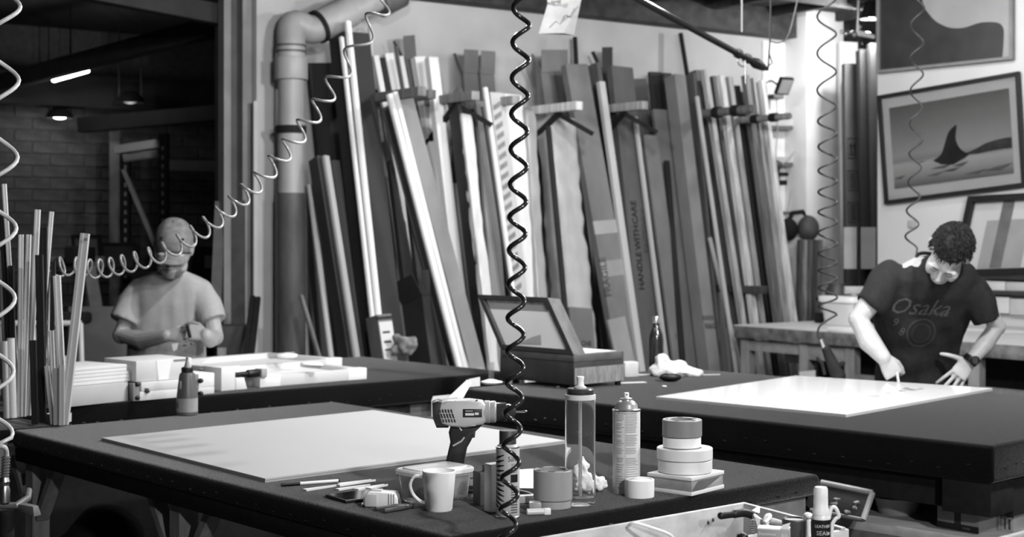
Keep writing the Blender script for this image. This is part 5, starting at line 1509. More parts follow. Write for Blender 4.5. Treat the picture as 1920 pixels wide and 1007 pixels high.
t_ = thing('frame_stack', 'pair of short white frames between glue bottle and clamp', 'frame stack', a_)
flat_box(a_, b_, .2, TZ + .0005, TZ + .03, fw, 'lower_frame', None, None, t_)
flat_box(a_ + Vector((-.0, .004, 0)), b_, .2, TZ + .031, TZ + .085, white, 'upper_frame', None, None, t_)
for y in (714, 738):
    part('corner_peg', MB().ell(P(376, y, a_.y - .006), (.012, .012, .010)), black, t_, world=True)
# card stack by the offcut cup
a_, b_ = bq(128, 764), bq(240, 752)
single('card_box', MB().hexa(*[[Vector((k.x, k.y, 0)) + UP * z for k in (a_ - (b_ - a_) * .1, b_, b_ + Vector((-.2, .25, 0)), a_ - (b_ - a_) * .1 + Vector((-.2, .25, 0)))] for z in (TZ + .0005, TZ + .075)]), mat(.40, .7, .03, 8), 'flat grey board box under the pile of white cards', 'box', bevel=.003)
for k in range(5):
    sh = RND.uniform(-.012, .012)
    d_ = (b_ - a_).normalized(); n_ = Vector((-d_.y, d_.x, 0))
    q_ = [a_ - d_ * (.03 - sh) + n_ * .01, b_ + d_ * (.01 + sh) + n_ * .01, b_ + d_ * (.0 + sh) + n_ * .26, a_ - d_ * .03 + n_ * .26]
    z0 = TZ + .0765 + k * .0135
    single('white_card', MB().hexa([Vector((p_.x, p_.y, z0)) for p_ in q_], [Vector((p_.x, p_.y, z0 + .0128)) for p_ in q_]), mat(.62 + .03 * (k % 2), .6, .02), ('lowest', 'second', 'middle', 'fourth', 'topmost')[k] + ' white mount board in the pile on the grey board box', 'board', 'white mount boards by the offcut cup', bevel=.001)
c = a_.lerp(b_, .25) + n_ * .30
single('grey_tray', MB().box(c + UP * .085, (.24, .12, .17), Matrix.Rotation(.7, 3, 'Z')), mat(.22, .6, .03), 'grey carton holding up the small white bottle', 'carton', bevel=.003)
wb_ = thing('nozzle_bottle', 'tiny white squeeze bottle with stepped nozzle on the grey carton', 'bottle', c + UP * .1705 + Vector((.04, -.02, 0)))
part('bottle', MB().lathe([(0, 0), (.034, 0), (.034, .012), (.024, .02), (.020, .045), (.016, .048), (.013, .072), (.010, .075), (0, .076)], 24), white, wb_)
single('white_lump', ripple(MB().ell(c + UP * .182 + Vector((-.07, -.03, 0)), (.035, .03, .014)), .006, 40), pale, 'low white lump of paper on the grey carton', 'paper', smooth=80)
single('paper_roll', MB().tube([b_ + n_ * .10 + d_ * .02 + UP * .04, b_ + n_ * .16 + d_ * .12 + UP * .04], .038, 18), mat(.42, .7, .03), 'short pale paper roll between card pile and white box', 'roll')

# ------------------------------------------------------------------ far bench with the glossy panel
gq = [T(1586, 783, TZ), T(1861, 733, TZ), T(1492, 709, TZ), T(1230, 749, TZ)]
gp = thing('acrylic_sheet', 'large glossy white panel being worked on by the man in the dark shirt', 'panel', gq[0])
part('core', MB().hexa([k + UP * .0005 for k in gq], [k + UP * .009 for k in gq]), mat(.45, .4, .02), gp, world=True, smooth=0)
part('face', MB().hexa([k + UP * .0095 for k in gq], [k + UP * .0115 for k in gq]), mat(.82, .07, .01, 3, spec=.6), gp, world=True, smooth=0, label='glossy white face')
sq_ = [T(1688, 727, TZ + .0116), T(1712, 724, TZ + .0116), T(1716, 730, TZ + .0116), T(1690, 735, TZ + .0116)]
for k, (x, y, w_, h_) in enumerate(((1700, 729, 10, 2.5), (1712, 731, 12, 1.6), (1690, 733, 9, 1.4), (1726, 729, 7, 1.2), (1665, 737, 10, 1.0), (1640, 743, 12, .8))):
    q_ = [T(x - w_, y, TZ + .0117), T(x, y + h_, TZ + .0117), T(x + w_, y, TZ + .0117), T(x, y - h_, TZ + .0117)]
    part('mark', MB().hexa(q_, [p_ + UP * .0004 for p_ in q_]), mat(.2, .5, .1, 60), gp, world=True, smooth=0)
# display case
ca, cb_, cc_ = T(1075, 722, TZ + .025), T(1170, 716, TZ + .025), T(972, 716, TZ + .025)
ca = T(1076, 723, TZ + .02)
er = T(1170, 714, TZ + .02) - ca
el = Vector((-er.y, er.x, 0)).normalized() * .46
case = thing('display_case', 'open dark wooden display case with hinged glazed lid', 'case', ca)
cq = [ca, ca + er, ca + er + el, ca + el]
cf = mat(.035, .45, .01, 16, (1, 1, .2)); cs = wood(.15, .03, 'x', key='case')
zb = TZ + .02
part('box', MB().hexa([Vector((k.x, k.y, zb)) for k in cq], [Vector((k.x, k.y, zb + .095)) for k in cq]), cf, case, world=True, bevel=.003)
nr = Vector((er.y, -er.x, 0)).normalized()
part('side_veneer', MB().plate([Vector((k.x, k.y, z)) for k, z in ((ca + er * .01, zb + .002), (ca + er * .99, zb + .002), (ca + er * .99, zb + .072), (ca + er * .01, zb + .072))], nr, .003), mat(.21, .5, .06, 60, (1, 1, .3), bump=.1), case, world=True, label='grained pale side panel')
part('rim', MB().hexa([Vector((k.x, k.y, zb + .0955)) for k in cq], [Vector((k.x, k.y, zb + .128)) for k in cq]), wood(.075, .02, 'x', key='caser'), case, world=True, bevel=.003)
ci = sum(cq, Vector()) / 4
part('lining', MB().hexa([Vector((k.x, k.y, zb + .128)) + (Vector((ci.x, ci.y, 0)) - Vector((k.x, k.y, 0))) * .12 for k in cq], [Vector((k.x, k.y, zb + .1295)) + (Vector((ci.x, ci.y, 0)) - Vector((k.x, k.y, 0))) * .12 for k in cq]), mat(.6, .6, .12, 25), case, world=True, smooth=0, label='white paper lining')
for k in cq:
    p_ = k + (ci - k) * .1
    part('foot', MB().tube([Vector((p_.x, p_.y, TZ + .0004)), Vector((p_.x, p_.y, zb + .001))], .014, 12), black, case, world=True)
# lid: lower front rail corner and up
ll, lr = P(966, 668, ca.y + .30), P(1066, 682, ca.y + .04)
lb_dir = (lr - ll)
lidL, lidR = Vector((cq[3].x, cq[3].y, zb + .129)), Vector((ca.x, ca.y, zb + .129))
lidL = lidR + (lidL - lidR) * .99
up_ = P(1027, 558, lidR.y + .15) - lidR
wdir = (lidL - lidR)
nl = up_.cross(wdir).normalized()
if nl.y > 0:
    nl = -nl
lq = [lidR, lidL, lidL + up_, lidR + up_]
bw_ = .024
li_ = []
for i in range(4):
    a_ = (lq[(i + 1) % 4] - lq[i]).normalized(); b_ = (lq[(i - 1) % 4] - lq[i]).normalized()
    li_.append(lq[i] + a_ * bw_ + b_ * bw_)
for i in range(4):
    j_ = (i + 1) % 4
    part('lid_bar', MB().plate([lq[i], lq[j_], li_[j_], li_[i]], -nl, .075), wood(.09, .025, 'z', key='lid'), case, world=True, bevel=.003)
    part('lid_face', MB().plate([lq[i] + nl * .0003, lq[j_] + nl * .0003, li_[j_] + nl * .0003, li_[i] + nl * .0003], nl, .002), cf, case, world=True)
gi = [p_ - nl * .02 for p_ in li_]
part('lit_pane', MB().plate(gi, -nl, .003), mat(.78, .12, .03, 4, spec=.6), case, world=True, smooth=0, label='lid pane with reflected light put into its pale colour')  # pale opaque colour carries the light the glass would reflect
f3 = lambda u, v: gi[0].lerp(gi[1], u).lerp(gi[3].lerp(gi[2], u), v) + nl * .001
part('lid_paper', MB().plate([f3(*k) for k in ((.80, .04), (.42, .07), (.36, .28), (.50, .22), (.56, .30), (.66, .14))][:4], nl, .001), mat(.36, .5, .03), case, world=True, smooth=0)
part('lid_strip', MB().plate([f3(*k) for k in ((.95, .93), (.05, .93), (.05, .995), (.95, .995))], nl, .001), mat(.45, .5, .15, 30), case, world=True, smooth=0)  # reflection of the leaning boards put in as a pale strip
part('lid_strip', MB().plate([f3(*k) for k in ((.09, .02), (.03, .02), (.03, .92), (.09, .92))], nl, .001), mat(.4, .5, .06, 30), case, world=True, smooth=0)
# bits round the case
p_ = T(1180, 709, TZ)
single('paper_block', MB().box(p_ + UP * .036 + Vector((.0, .05, 0)), (.075, .06, .07), Matrix.Rotation(.5, 3, 'Z')), mat(.5, .6, .05, 18), 'small pale paper block beside the display case', 'block', bevel=.006)
for k, (x, y, w_, d_, rz, v_, lb) in enumerate(((1182, 718, .14, .04, .3, .5, 'flat pale paper strip under the end of the case'), (1205, 703, .10, .05, .1, .45, 'flat torn paper beside the small paper block'), (1330, 703, .10, .012, .2, .6, 'thin white strip lying past the rag'), (1295, 697, .06, .03, .5, .62, 'small white paper corner by the rag'))):
    single('paper_strip', MB().box(T(x, y, TZ) + UP * .0012, (w_, d_, .002), Matrix.Rotation(rz, 3, 'Z')), mat(v_, .7, .03), lb, 'paper')
for x, y, r_, lb in ((1046, 727, .010, 'tiny white scrap under the front of the display case'), (1246, 726, .011, 'tiny white scrap before the rag heap')):
    single('paper_scrap', ripple(MB().ell(T(x, y, TZ) + UP * .004, (r_, r_ * .8, .0038), nu=8, nv=6), .002, 80), white, lb, 'scrap')
# steel bottle
p_ = T(1230, 694, TZ)
sb = thing('steel_bottle', 'dark vacuum bottle with bright cap at the back of the far bench', 'bottle', p_)
r_ = .036
part('body', MB().lathe([(0, .001), (r_ - .003, 0), (r_, .004), (r_, .150), (r_ * .93, .170), (r_ * .62, .200), (.016, .212), (.0155, .222), (0, .223)], 36), mat(.10, .18, .01, metal=.85), sb)
part('neck_ring', MB().lathe([(0, .221), (.0175, .221), (.0175, .226), (0, .226)], 28), black, sb)
part('cap', MB().lathe([(0, .226), (.0165, .226), (.0170, .252), (.015, .258), (0, .2585)], 28), mat(.8, .2, .02, metal=.9), sb)
# rag heap
c = T(1250, 706, TZ)
cm = MB().ell(c + Vector((0, .03, .03)), (.075, .06, .045)).ell(c + Vector((-.02, .03, .065)), (.04, .04, .035)).ell(c + Vector((.09, .0, .02)), (.07, .04, .026)).ell(c + Vector((.05, .03, .045)), (.05, .03, .03))
cm = remesh(cm, .005, 4)
ripple(cm, .022, 17); ripple(cm, .009, 38, (1, .5, 1)); ripple(cm, .002, 110)
for v in cm.v:
    v.z = max(v.z, TZ + .0006)
single('rag_heap', cm, mat(.58, .8, .05, 12), 'crumpled pale rag heap before the steel bottle', 'rag', smooth=80)
c = T(1257, 716, TZ)
bt = thing('sanding_block', 'small black tool lying against the rag heap', 'tool', c)
part('body', MB().ell((0, 0, .021), (.05, .028, .020)), black, bt)
part('highlight_plate', MB().box((.0, -.008, .039), (.05, .02, .004)), steel, bt, bevel=.002)
# card and clear ruler at the left end of the far bench
c = T(905, 722, TZ)
single('clear_ruler', MB().plate([P(916, 720, 6.75), P(926, 720, 6.75), P(927, 679, 6.75), P(917, 679, 6.75)], (0, -1, 0), .004), glass(.9, .1, 1.2, .8, key='ruler'), 'clear upright acrylic strip at the bench corner', 'strip')
cq_ = [P(809, 762, 6.0), P(862, 745, 6.1), P(872, 752, 6.0), P(872, 790, 5.95), P(812, 795, 5.95)]
rc = thing('card_scrap', 'folded white card standing behind the drill', 'card', P(840, 790, 6))
part('panel', MB().hexa([P(809, 1000, 6.0), P(858, 1000, 6.12), P(858, 1000, 6.3), P(809, 1000, 6.18)], [P(809, 751, 6.0), P(858, 745, 6.12), P(862, 738, 6.3), P(812, 743, 6.18)]), mat(.40, .7, .03), rc, world=True)
part('fold', MB().plate([P(840, 746, 6.14), P(866, 750, 6.14), P(884, 718, 6.2), P(876, 712, 6.2)], (0, 1, 0), .006), pale, rc, world=True, smooth=0)
part('tab', MB().plate([P(878, 726, 6.2), P(900, 724, 6.24), P(900, 707, 6.24), P(879, 711, 6.2)], (0, 1, 0), .006), pale, rc, world=True, smooth=0)
single('white_lump', ripple(MB().ell(T(912, 724, TZ) + UP * .012 + Vector((0.02, .05, 0)), (.05, .03, .012)), .005, 40), white, 'low white paper lump at the bench corner', 'paper', smooth=80)

# ------------------------------------------------------------------ things under the far bench
def on_shelf(px, py):
    return T(px, py, lowz)
c = on_shelf(1697, 972)
bw = thing('round_bowl', 'grey round bowl on the plywood shelf under the bench', 'bowl', c + Vector((0, .10, 0)))
part('bowl', MB().lathe([(0, .0005), (.062, .0005), (.078, .055), (.080, .056), (.074, .055), (.058, .006), (0, .005)], 34), mat(.38, .5, .02, 12), bw)
a_ = on_shelf(1757, 988); b_ = on_shelf(1842, 1003)
d_ = (b_ - a_).normalized(); n_ = Vector((-d_.y, d_.x, 0))
def shelf_box(a_, ln, dep, h, v_, label, marks):
    t = thing('shelf_carton', label, 'carton', a_)
    q_ = [a_, a_ + d_ * ln, a_ + d_ * ln + n_ * dep, a_ + n_ * dep]
    part('body', MB().hexa([k + UP * .0005 for k in q_], [k + UP * h for k in q_]), mat(v_, .7, .03, 8), t, world=True, bevel=.002)
    for u0, u1, z0, z1, mv in marks:
        part('printed_mark', MB().plate([q_[0] + d_ * (ln * u0) + UP * (h * z0), q_[0] + d_ * (ln * u1) + UP * (h * z0), q_[0] + d_ * (ln * u1) + UP * (h * z1), q_[0] + d_ * (ln * u0) + UP * (h * z1)], -n_, .001), mat(mv, .6, .01), t, world=True, smooth=0)
    return t
shelf_box(a_, .155, .10, .070, .28, 'printed carton with dark band on the plywood shelf', ((0, 1, .0, .3, .02), (.42, .58, .3, .95, .03), (.62, .8, .1, .2, .4), (.06, .2, .08, .22, .25)))
shelf_box(on_shelf(1862, 992), .075, .08, .066, .30, 'smaller printed carton at the end of the plywood shelf', ((0, 1, .7, .95, .03), (.1, .3, .75, .9, .4), (.45, .7, .72, .92, .4), (.05, .2, 0, .65, .04), (.55, .62, .1, .6, .05), (.75, .85, .1, .6, .05)))
# crate of bits with pale rim
a_ = on_shelf(1500, 958) + Vector((0, .1, 0))
tr = thing('wire_bin', 'dark tipped bin with pale rim under the far bench', 'bin', a_)
ra, rb_, rc_, rd_ = P(1540, 905, 5.0), P(1636, 924, 4.9), P(1618, 975, 4.86), P(1520, 957, 4.98)
for p0_, p1_ in ((ra, rb_), (rb_, rc_)):
    part('rim', MB().tube([p0_, p1_], .010, 10), mat(.24, .5, .03), tr, world=True)
part('body', MB().plate([rd_, rc_, rb_, ra], (0, 1, 0), .10), mat(.016, .6, .005), tr, world=True, bevel=.004)
for k in range(7):
    c = P(1578 + RND.uniform(-30, 36), 938 + RND.uniform(-12, 22), 4.90)
    part('scrap', ripple(MB().ell(c, (.012, .006, .005), nu=8, nv=6), .008, 90), mat(.16, .4, .1, 40), tr, world=True)
part('lining', MB().tube([rd_, rd_.lerp(rc_, .5), rc_], .008, 8), mat(.1, .5, .02), tr, world=True)
bgp = on_shelf(1690, 940) + Vector((0, .45, 0))
single('black_bag', ripple(remesh(MB().ell(bgp + UP * .13, (.17, .13, .13)).ell(bgp + UP * .12 + Vector((.12, 0, 0)), (.12, .12, .12)), .012, 2), .02, 12), matt_black, 'black slumped bag behind the grey bowl on the shelf', 'bag', smooth=80)

# ------------------------------------------------------------------ tool crate in front of the near bench
CZr = .914
k0, k1, k2 = T(1395, 941, CZr), T(1592, 992, CZr), T(1005, 1008, CZr)
ed = (k2 - k0).normalized(); er_ = (k1 - k0).normalized()
Lc, Wc = (k2 - k0).length + .10, (k1 - k0).length
cr = thing('tool_crate', 'open pale pine tool crate in front of the near bench', 'crate', k0 + ed * Lc / 2 + er_ * Wc / 2 - UP * .164)
th = .013
def cwall(p0, p1, inner, top=CZr, z0=CZr - .16, cut=False):
    i_ = inner.normalized() * th
    q_ = [p0, p1, p1 + i_, p0 + i_]
    return MB().hexa([Vector((k.x, k.y, z0)) for k in q_], [Vector((k.x, k.y, top)) for k in q_])
c00, c01, c10, c11 = k0, k0 + ed * Lc, k0 + er_ * Wc, k0 + er_ * Wc + ed * Lc
part('side_board', cwall(c00, c01, er_), pine, cr, world=True, bevel=.0015)
part('side_board', cwall(c10, c11, -er_), pine, cr, world=True, bevel=.0015)
part('end_board', cwall(c00 + er_ * th, c10 - er_ * th, ed), pine, cr, world=True, bevel=.0015)
part('end_board', cwall(c01 + er_ * th, c11 - er_ * th, -ed), pine, cr, world=True, bevel=.0015)
part('divider', cwall(c00 + er_ * Wc * .62 + ed * th, c01 + er_ * Wc * .62 - ed * th, er_, top=CZr - .012), pine, cr, world=True, bevel=.0015)
q_ = [c00, c10, c11, c01]
part('bottom', MB().hexa([Vector((k.x, k.y, CZr - .164)) for k in q_], [Vector((k.x, k.y, CZr - .1605)) for k in q_]), ply, cr, world=True)
nin = Vector((ed.y, -ed.x, 0))
if nin.dot(er_) < 0:
    nin = -nin
for x, y in ((1328, 980), (1337, 975)):
    h_ = ray_plane(x, y, k0 + er_ * (th + .0008), nin)
    part('knot', MB().ell(h_, (.0035, .0035, .0045), nu=10, nv=6), mat(.07, .7), cr, world=True)
part('rope', MB().tube(spline([c00 + ed * .40 + er_ * .02 + UP * -.005, c00 + ed * .395 + er_ * .035 + UP * .004, c00 + ed * .36 + er_ * .05 + UP * -.006, c00 + ed * .30 + er_ * .06 + UP * -.03, c00 + ed * .27 + er_ * .05 + UP * -.06], 6), .0035, 8), mat(.7, .6, .03), cr, world=True, label='white cord loop')
part('rim_strip', MB().bar(c10 + ed * .02 - er_ * .0 + UP * .003, c10 - er_ * .10 + ed * .015 + UP * .003, .012, .005), pine, cr, world=True)
# trolley under the crate
cx_ = (c00 + c11) / 2
ty = thing('crate_stand', 'plain low timber stand carrying the pine tool crate', 'stand', Vector((cx_.x, cx_.y, 0)))
part('stand_top', MB().hexa([Vector((k.x, k.y, CZr - .20)) for k in q_], [Vector((k.x, k.y, CZr - .165)) for k in q_]), ply, ty, world=True, bevel=.003)
for k in q_:
    p_ = k + (cx_ - k) * .12
    part('leg', MB().bar(Vector((p_.x, p_.y, 0)), Vector((p_.x, p_.y, CZr - .2005)), .045, .045, D1), rawtimber, ty, world=True)
zf = CZr - .160
def incrate(px, py, zref):
    return T(px, py, zref)
# black handled tool across the corner
ha, hb_ = P(1352, 967, 3.36), P(1412, 966, 3.40)
kn = thing('hand_tool', 'black curved tool handle resting across the crate corner', 'tool', ha)
part('handle', MB().capsule(spline([ha, ha.lerp(hb_, .35) + UP * .003, ha.lerp(hb_, .7) + UP * .006, hb_], 5), [.0085] * 6 + [.010] * 5 + [.0095] * 5, 12), black, kn, world=True)
part('ferrule', MB().capsule([hb_, P(1422, 974, 3.36), P(1444, 992, 3.3)], .006, 10), mat(.5, .4, .04), kn, world=True)
pt = [P(1408, 962, 3.33), P(1420, 952, 3.35), P(1425, 962, 3.33)]
single('paper_tag', MB().plate([P(1408, 958, 3.40), P(1424, 962, 3.40), P(1425, 950, 3.42), P(1420, 950, 3.42)], (0, -1, 0), .002), white, 'white paper corner sticking up at the crate wall', 'tag', smooth=0)
hp_ = P(1428, 975, 3.28)
sn = thing('scissor_blade', 'pale plastic trigger clip poking out of the crate', 'clip', hp_)
part('blade', MB().plate([P(1414, 968, 3.3), P(1444, 980, 3.28), P(1428, 992, 3.28), P(1421, 990, 3.28)], (0, 1, 0), .006), mat(.55, .5, .03), sn, world=True, bevel=.001)
part('hook', MB().tube(spline([P(1432, 980, 3.28), P(1436, 968, 3.28), P(1444, 966, 3.28), P(1442, 972, 3.27), P(1434, 980, 3.26)], 5), .004, 8), white, sn, world=True)
part('stem', MB().capsule([P(1448, 976, 3.3), P(1462, 980, 3.3)], .006, 8), mat(.5, .5, .03), sn, world=True)
part('shank', MB().capsule([P(1424, 990, 3.28), P(1432, 1030, 3.28), P(1436, 1050, 3.28)], .005, 8), mat(.5, .5, .03), sn, world=True)
sp_ = P(1411, 985, 3.27)
rl = thing('screw_thread', 'ribbed metal rod standing among the crate tools', 'rod', sp_)
part('rod', MB().tube([P(1412, 974, 3.27), P(1410, 1060, 3.27)], .0035, 8), steel, rl, world=True)
for k in range(8):
    c = P(1412 - k * .2, 977 + k * 4.2, 3.27)
    part('thread', MB().tube([c, c + UP * -.0018], .0055, 10), mat(.06, .4), rl, world=True)
# dark cup with pale rim
c = P(1489, 972, 3.16)
zc0 = zf + .0008
dk = thing('dark_canister', 'dark open canister with pale inner rim in the crate', 'canister', Vector((c.x, c.y, zc0)))
h_ = c.z - zc0
r_ = 22.5 / F * 3.16
part('canister', MB().lathe([(0, .0005), (r_ - .001, 0), (r_, .002), (r_, h_ - .003), (r_ - .002, h_), (r_ - .004, h_ - .002), (r_ - .004, h_ - .010), (0, h_ - .010)], 36), mat(.035, .45, .008), dk)
part('inner_disc', MB().lathe([(0, h_ - .0095), (r_ - .0045, h_ - .0095), (r_ - .0045, h_ - .003), (0, h_ - .004)], 30), mat(.3, .5, .03), dk)
# sealer bottle
c = P(1539, 913, 3.11)
bs = thing('sealer_bottle', 'black labelled sealer bottle with tall frosted cap in the crate', 'bottle', Vector((c.x, c.y, zc0)))
h_ = c.z - zc0
px_ = 3.11 / F
rb2 = 17.5 * px_
zl = h_ - 56 * px_
part('bottle', MB().lathe([(0, .0005), (rb2 - .001, 0), (rb2, .002), (rb2, zl - .002), (rb2 - .001, zl + .001), (rb2 * .82, zl + .006), (0, zl + .006)], 34), mat(.6, .35, .02), bs)
part('label', patch(rb2 + .0002, zl - .075, zl - .004, A - 1.7, A + 1.7, .0004, 24), black, bs, label='black printed label')
part('cap', MB().lathe([(0, zl + .005), (15.5 * px_, zl + .005), (15.5 * px_, zl + .016), (13.6 * px_, zl + .020), (13.2 * px_, zl + .040), (13 * px_, h_ - .004), (11 * px_, h_), (0, h_)], 30), glass(.92, .35, 1.3, .4, key='cap'), bs)
part('lettering', wrap(text_mb('LEATHER', .0085, .0003), rb2 + .0005, zl - .017, A + .02), mat(.55, .5), bs, smooth=0)
part('lettering', wrap(text_mb('SEAL', .0125, .0003), rb2 + .0005, zl - .031, A), mat(.4, .5), bs, smooth=0)
part('print_mark', patch(rb2 + .0003, zl - .034, zl - .029, A + .55, A + .85, .0005, 5), mat(.45, .5), bs, smooth=0)
single('hook_clip', MB().tube(spline([P(1552, 984, 3.14), P(1558, 955, 3.14), P(1566, 952, 3.14), P(1573, 968, 3.14), P(1566, 974, 3.14), P(1560, 990, 3.14), P(1560, 1040, 3.14)], 5), .004, 8), mat(.6, .4), 'curved pale plastic hook beside the sealer bottle', 'hook')
single('plastic_stopper', MB().ell(P(1515, 967, 3.18), (.010, .010, .007)).tube([P(1515, 968, 3.18), P(1517, 1050, 3.18)], .005, 10), white, 'small white plastic knob between canister and sealer bottle', 'knob')
# printed carton lying at the crate front
c0_ = P(1420, 992, 3.07); c1_ = P(1478, 997, 3.05)
dx_ = (c1_ - c0_); dx_.z = 0; dx_ = dx_.normalized(); dn_ = Vector((-dx_.y, dx_.x, 0))
dc = thing('document_carton', 'small printed document carton with raised white flap in the crate', 'carton', Vector((c0_.x, c0_.y, zc0)))
ww = (c1_ - c0_).length
q2 = [Vector((k.x, k.y, 0)) for k in (c0_, c0_ + dx_ * ww, c0_ + dx_ * ww + dn_ * .03, c0_ + dn_ * .03)]
ztop = c0_.z
part('body', MB().hexa([k + UP * (zc0 + .0003) for k in q2], [k + UP * ztop for k in q2]), mat(.30, .6, .03, 8), dc, world=True, bevel=.001)
part('flap', MB().plate([q2[1] + UP * ztop - dx_ * .018, q2[1] + UP * ztop, q2[1] + UP * (ztop + .017) + dx_ * .004, q2[1] + UP * (ztop + .011) - dx_ * .012], dn_, .001), white, dc, world=True, smooth=0)
part('white_edge', MB().hexa([k + UP * (ztop + .0002) for k in q2], [k + UP * (ztop + .003) for k in q2]), white, dc, world=True, smooth=0)
M = frame_M(q2[0] + dx_ * .020 + UP * (ztop - .0095) - dn_ * .0006, dx_, UP)
part('lettering', text_mb('Document', .0082, .0003).xf(M), white, dc, world=True, smooth=0)
part('white_window', MB().plate([q2[0] + dx_ * .048 + UP * (ztop - .03), q2[1] - dx_ * .002 + UP * (ztop - .03), q2[1] - dx_ * .002 + UP * (ztop - .006), q2[0] + dx_ * .048 + UP * (ztop - .006)], -dn_, .0006), mat(.5, .6, .15, 60), dc, world=True, smooth=0)
single('ball_grip', MB().ell(P(1392, 1008, 3.15), (.013, .013, .011)), black, 'round black knob of a tool in the crate', 'knob')
single('tool_shaft', MB().tube([P(1392, 1010, 3.15), P(1392, 1080, 3.15)], .006, 10), black, 'black shaft below the round knob in the crate', 'shaft')

# ------------------------------------------------------------------ clamp stand at the bench end
cs_ = thing('clamp_stand', 'grey clamp bracket on a dark post at the bench end', 'clamp', P(6, 960, 4.3))
c = P(4, 948, 4.3)
part('ring_bracket', MB().tube([P(-14, 948, 4.3), P(30, 948, 4.3), P(52, 934, 4.35), P(54, 920, 4.4)], .010, 10), mat(.13, .5, .03, 20), cs_, world=True)
part('jaw', MB().hexa([P(*k) for k in ((32, 958, 4.3), (64, 970, 4.25), (78, 966, 4.3), (50, 950, 4.35))], [P(*k) for k in ((34, 945, 4.3), (62, 950, 4.25), (72, 948, 4.3), (46, 942, 4.35))]), mat(.13, .6, .03, 20), cs_, world=True, bevel=.003)
post_ = P(12, 958, 4.3)
part('post', MB().tube([Vector((post_.x, post_.y, 0)), post_], .022, 14), matt_black, cs_, world=True)
part('foot', MB().lathe([(0, 0), (.12, 0), (.12, .015), (.03, .03), (0, .03)], 24, Vector((post_.x, post_.y, 0))), matt_black, cs_, world=True)
sd = Vector((P(0, 0, 4.9).x * 0, 0, 0))
sk = Vector((-1.42, 5.15, 0))
sm_ = ripple(remesh(MB().ell(sk + UP * .28, (.26, .20, .27)).ell(sk + UP * .46 + Vector((.03, 0, 0)), (.14, .12, .17)), .015, 3), .03, 7)
for v in sm_.v:
    v.z = max(v.z, .003)
single('black_sack', sm_, matt_black, 'big black sack slumped on the floor under the near bench', 'sack', smooth=80)

# ------------------------------------------------------------------ coiled air hoses
def coil(keys, R_, r_, label, v_, ph=0.0, name='coiled_hose', rough=.3, seg=18, lead=None, tail=None, tight=None):
    """keys: axis point at every full turn"""
    sub = seg
    ax = spline(keys, sub)
    path = []
    n = len(ax)
    t0 = (ax[1] - ax[0]).normalized()
    x = Vector((0, 1, 0)).cross(t0)
    if x.length < 1e-3:
        x = Vector((1, 0, 0))
    x.normalize()
    for i, c in enumerate(ax):
        t = (ax[min(i + 1, n - 1)] - ax[max(i - 1, 0)]).normalized()
        x = (x - t * x.dot(t)).normalized()
        y = t.cross(x)
        a_ = 2 * math.pi * i / sub + ph
        k = min(1, i / (sub * .5), (n - 1 - i) / (sub * .5)) if tight is None else 1
        path.append(c + (x * math.cos(a_) + y * math.sin(a_)) * R_ * k)
    path = (lead or []) + path + (tail or [])
    t = thing(name, label, 'hose', keys[-1])
    part('hose', MB().tube(path, r_, 10), mat(v_, rough, v_ * .1, 40), t, world=True, smooth=180)
    return t
# central black hose
ys = [-78, -14, 50, 116, 183, 249.5, 316, 380.5, 441, 504, 568, 631, 692, 749, 808, 869, 930, 986, 1044, 1100]
kx = lambda y: 978 - (y - 50) * .018 if y < 700 else 964.5 - (y - 750) * .048
coil([P(kx(y) - 1, y - 3, 3.02) for y in ys], 15.5 / F * 3.02, 4.6 / F * 3.02, 'glossy black coiled air hose hanging down the middle', .016, ph=math.pi, tight=1, rough=.22)
# pale hose at the edge of the view
ys = [-118, 18, 157, 302, 435, 567, 704, 820]
h1 = coil([P(3 - (y - 18) * .018, y, 3.62) for y in ys], 33 / F * 3.62, 4.2 / F * 3.62, 'pale coiled air hose hanging over the frame offcuts', .55, ph=math.pi, tight=1,
          tail=spline([P(-14, 850 - 12, 3.60), P(8, 838, 3.60), P(13, 855, 3.62), P(11, 880, 3.62)], 5))
part('strain_spring', MB().tube([P(11.5, 855, 3.62), P(9, 895, 3.62)], .008, 10), mat(.1, .4, .02), h1, world=True)
for k in range(7):
    c = P(11.3 - k * .35, 857 + k * 5.5, 3.62)
    part('spring_ring', MB().tube([c, c - UP * .003], .0105, 12), mat(.12, .4, .02), h1, world=True)
part('coupling', MB().lathe([(0, 0), (.010, 0), (.013, -.01), (.010, -.02), (.013, -.03), (.013, -.06), (.009, -.065), (0, -.065)], 18, P(8.5, 895, 3.62)), steel, h1, world=True)
# sagging hose to the offcut pots
kk = [(744, -60), (722, 0), (698, 42), (657, 109), (622, 161), (597, 201), (568, 240), (540, 276), (514, 307), (486, 338), (462, 361), (438, 383), (413, 404), (389, 423), (364, 440), (338, 456), (309, 472), (281, 482), (254, 490), (230, 496), (208, 501), (187, 504), (166, 504), (140, 500), (114, 500), (98, 512)]
n_ = len(kk)
coil([P(x, y, 5.3 + .3 * i / n_) for i, (x, y) in enumerate(kk)], .034, .0046, 'grey coiled air hose sagging from the ceiling past the man in the cap', .30, ph=.6, tight=1, rough=.25,
     tail=[P(92, 560, 5.6), P(90, 640, 5.55), P(92, 740, 5.5)])
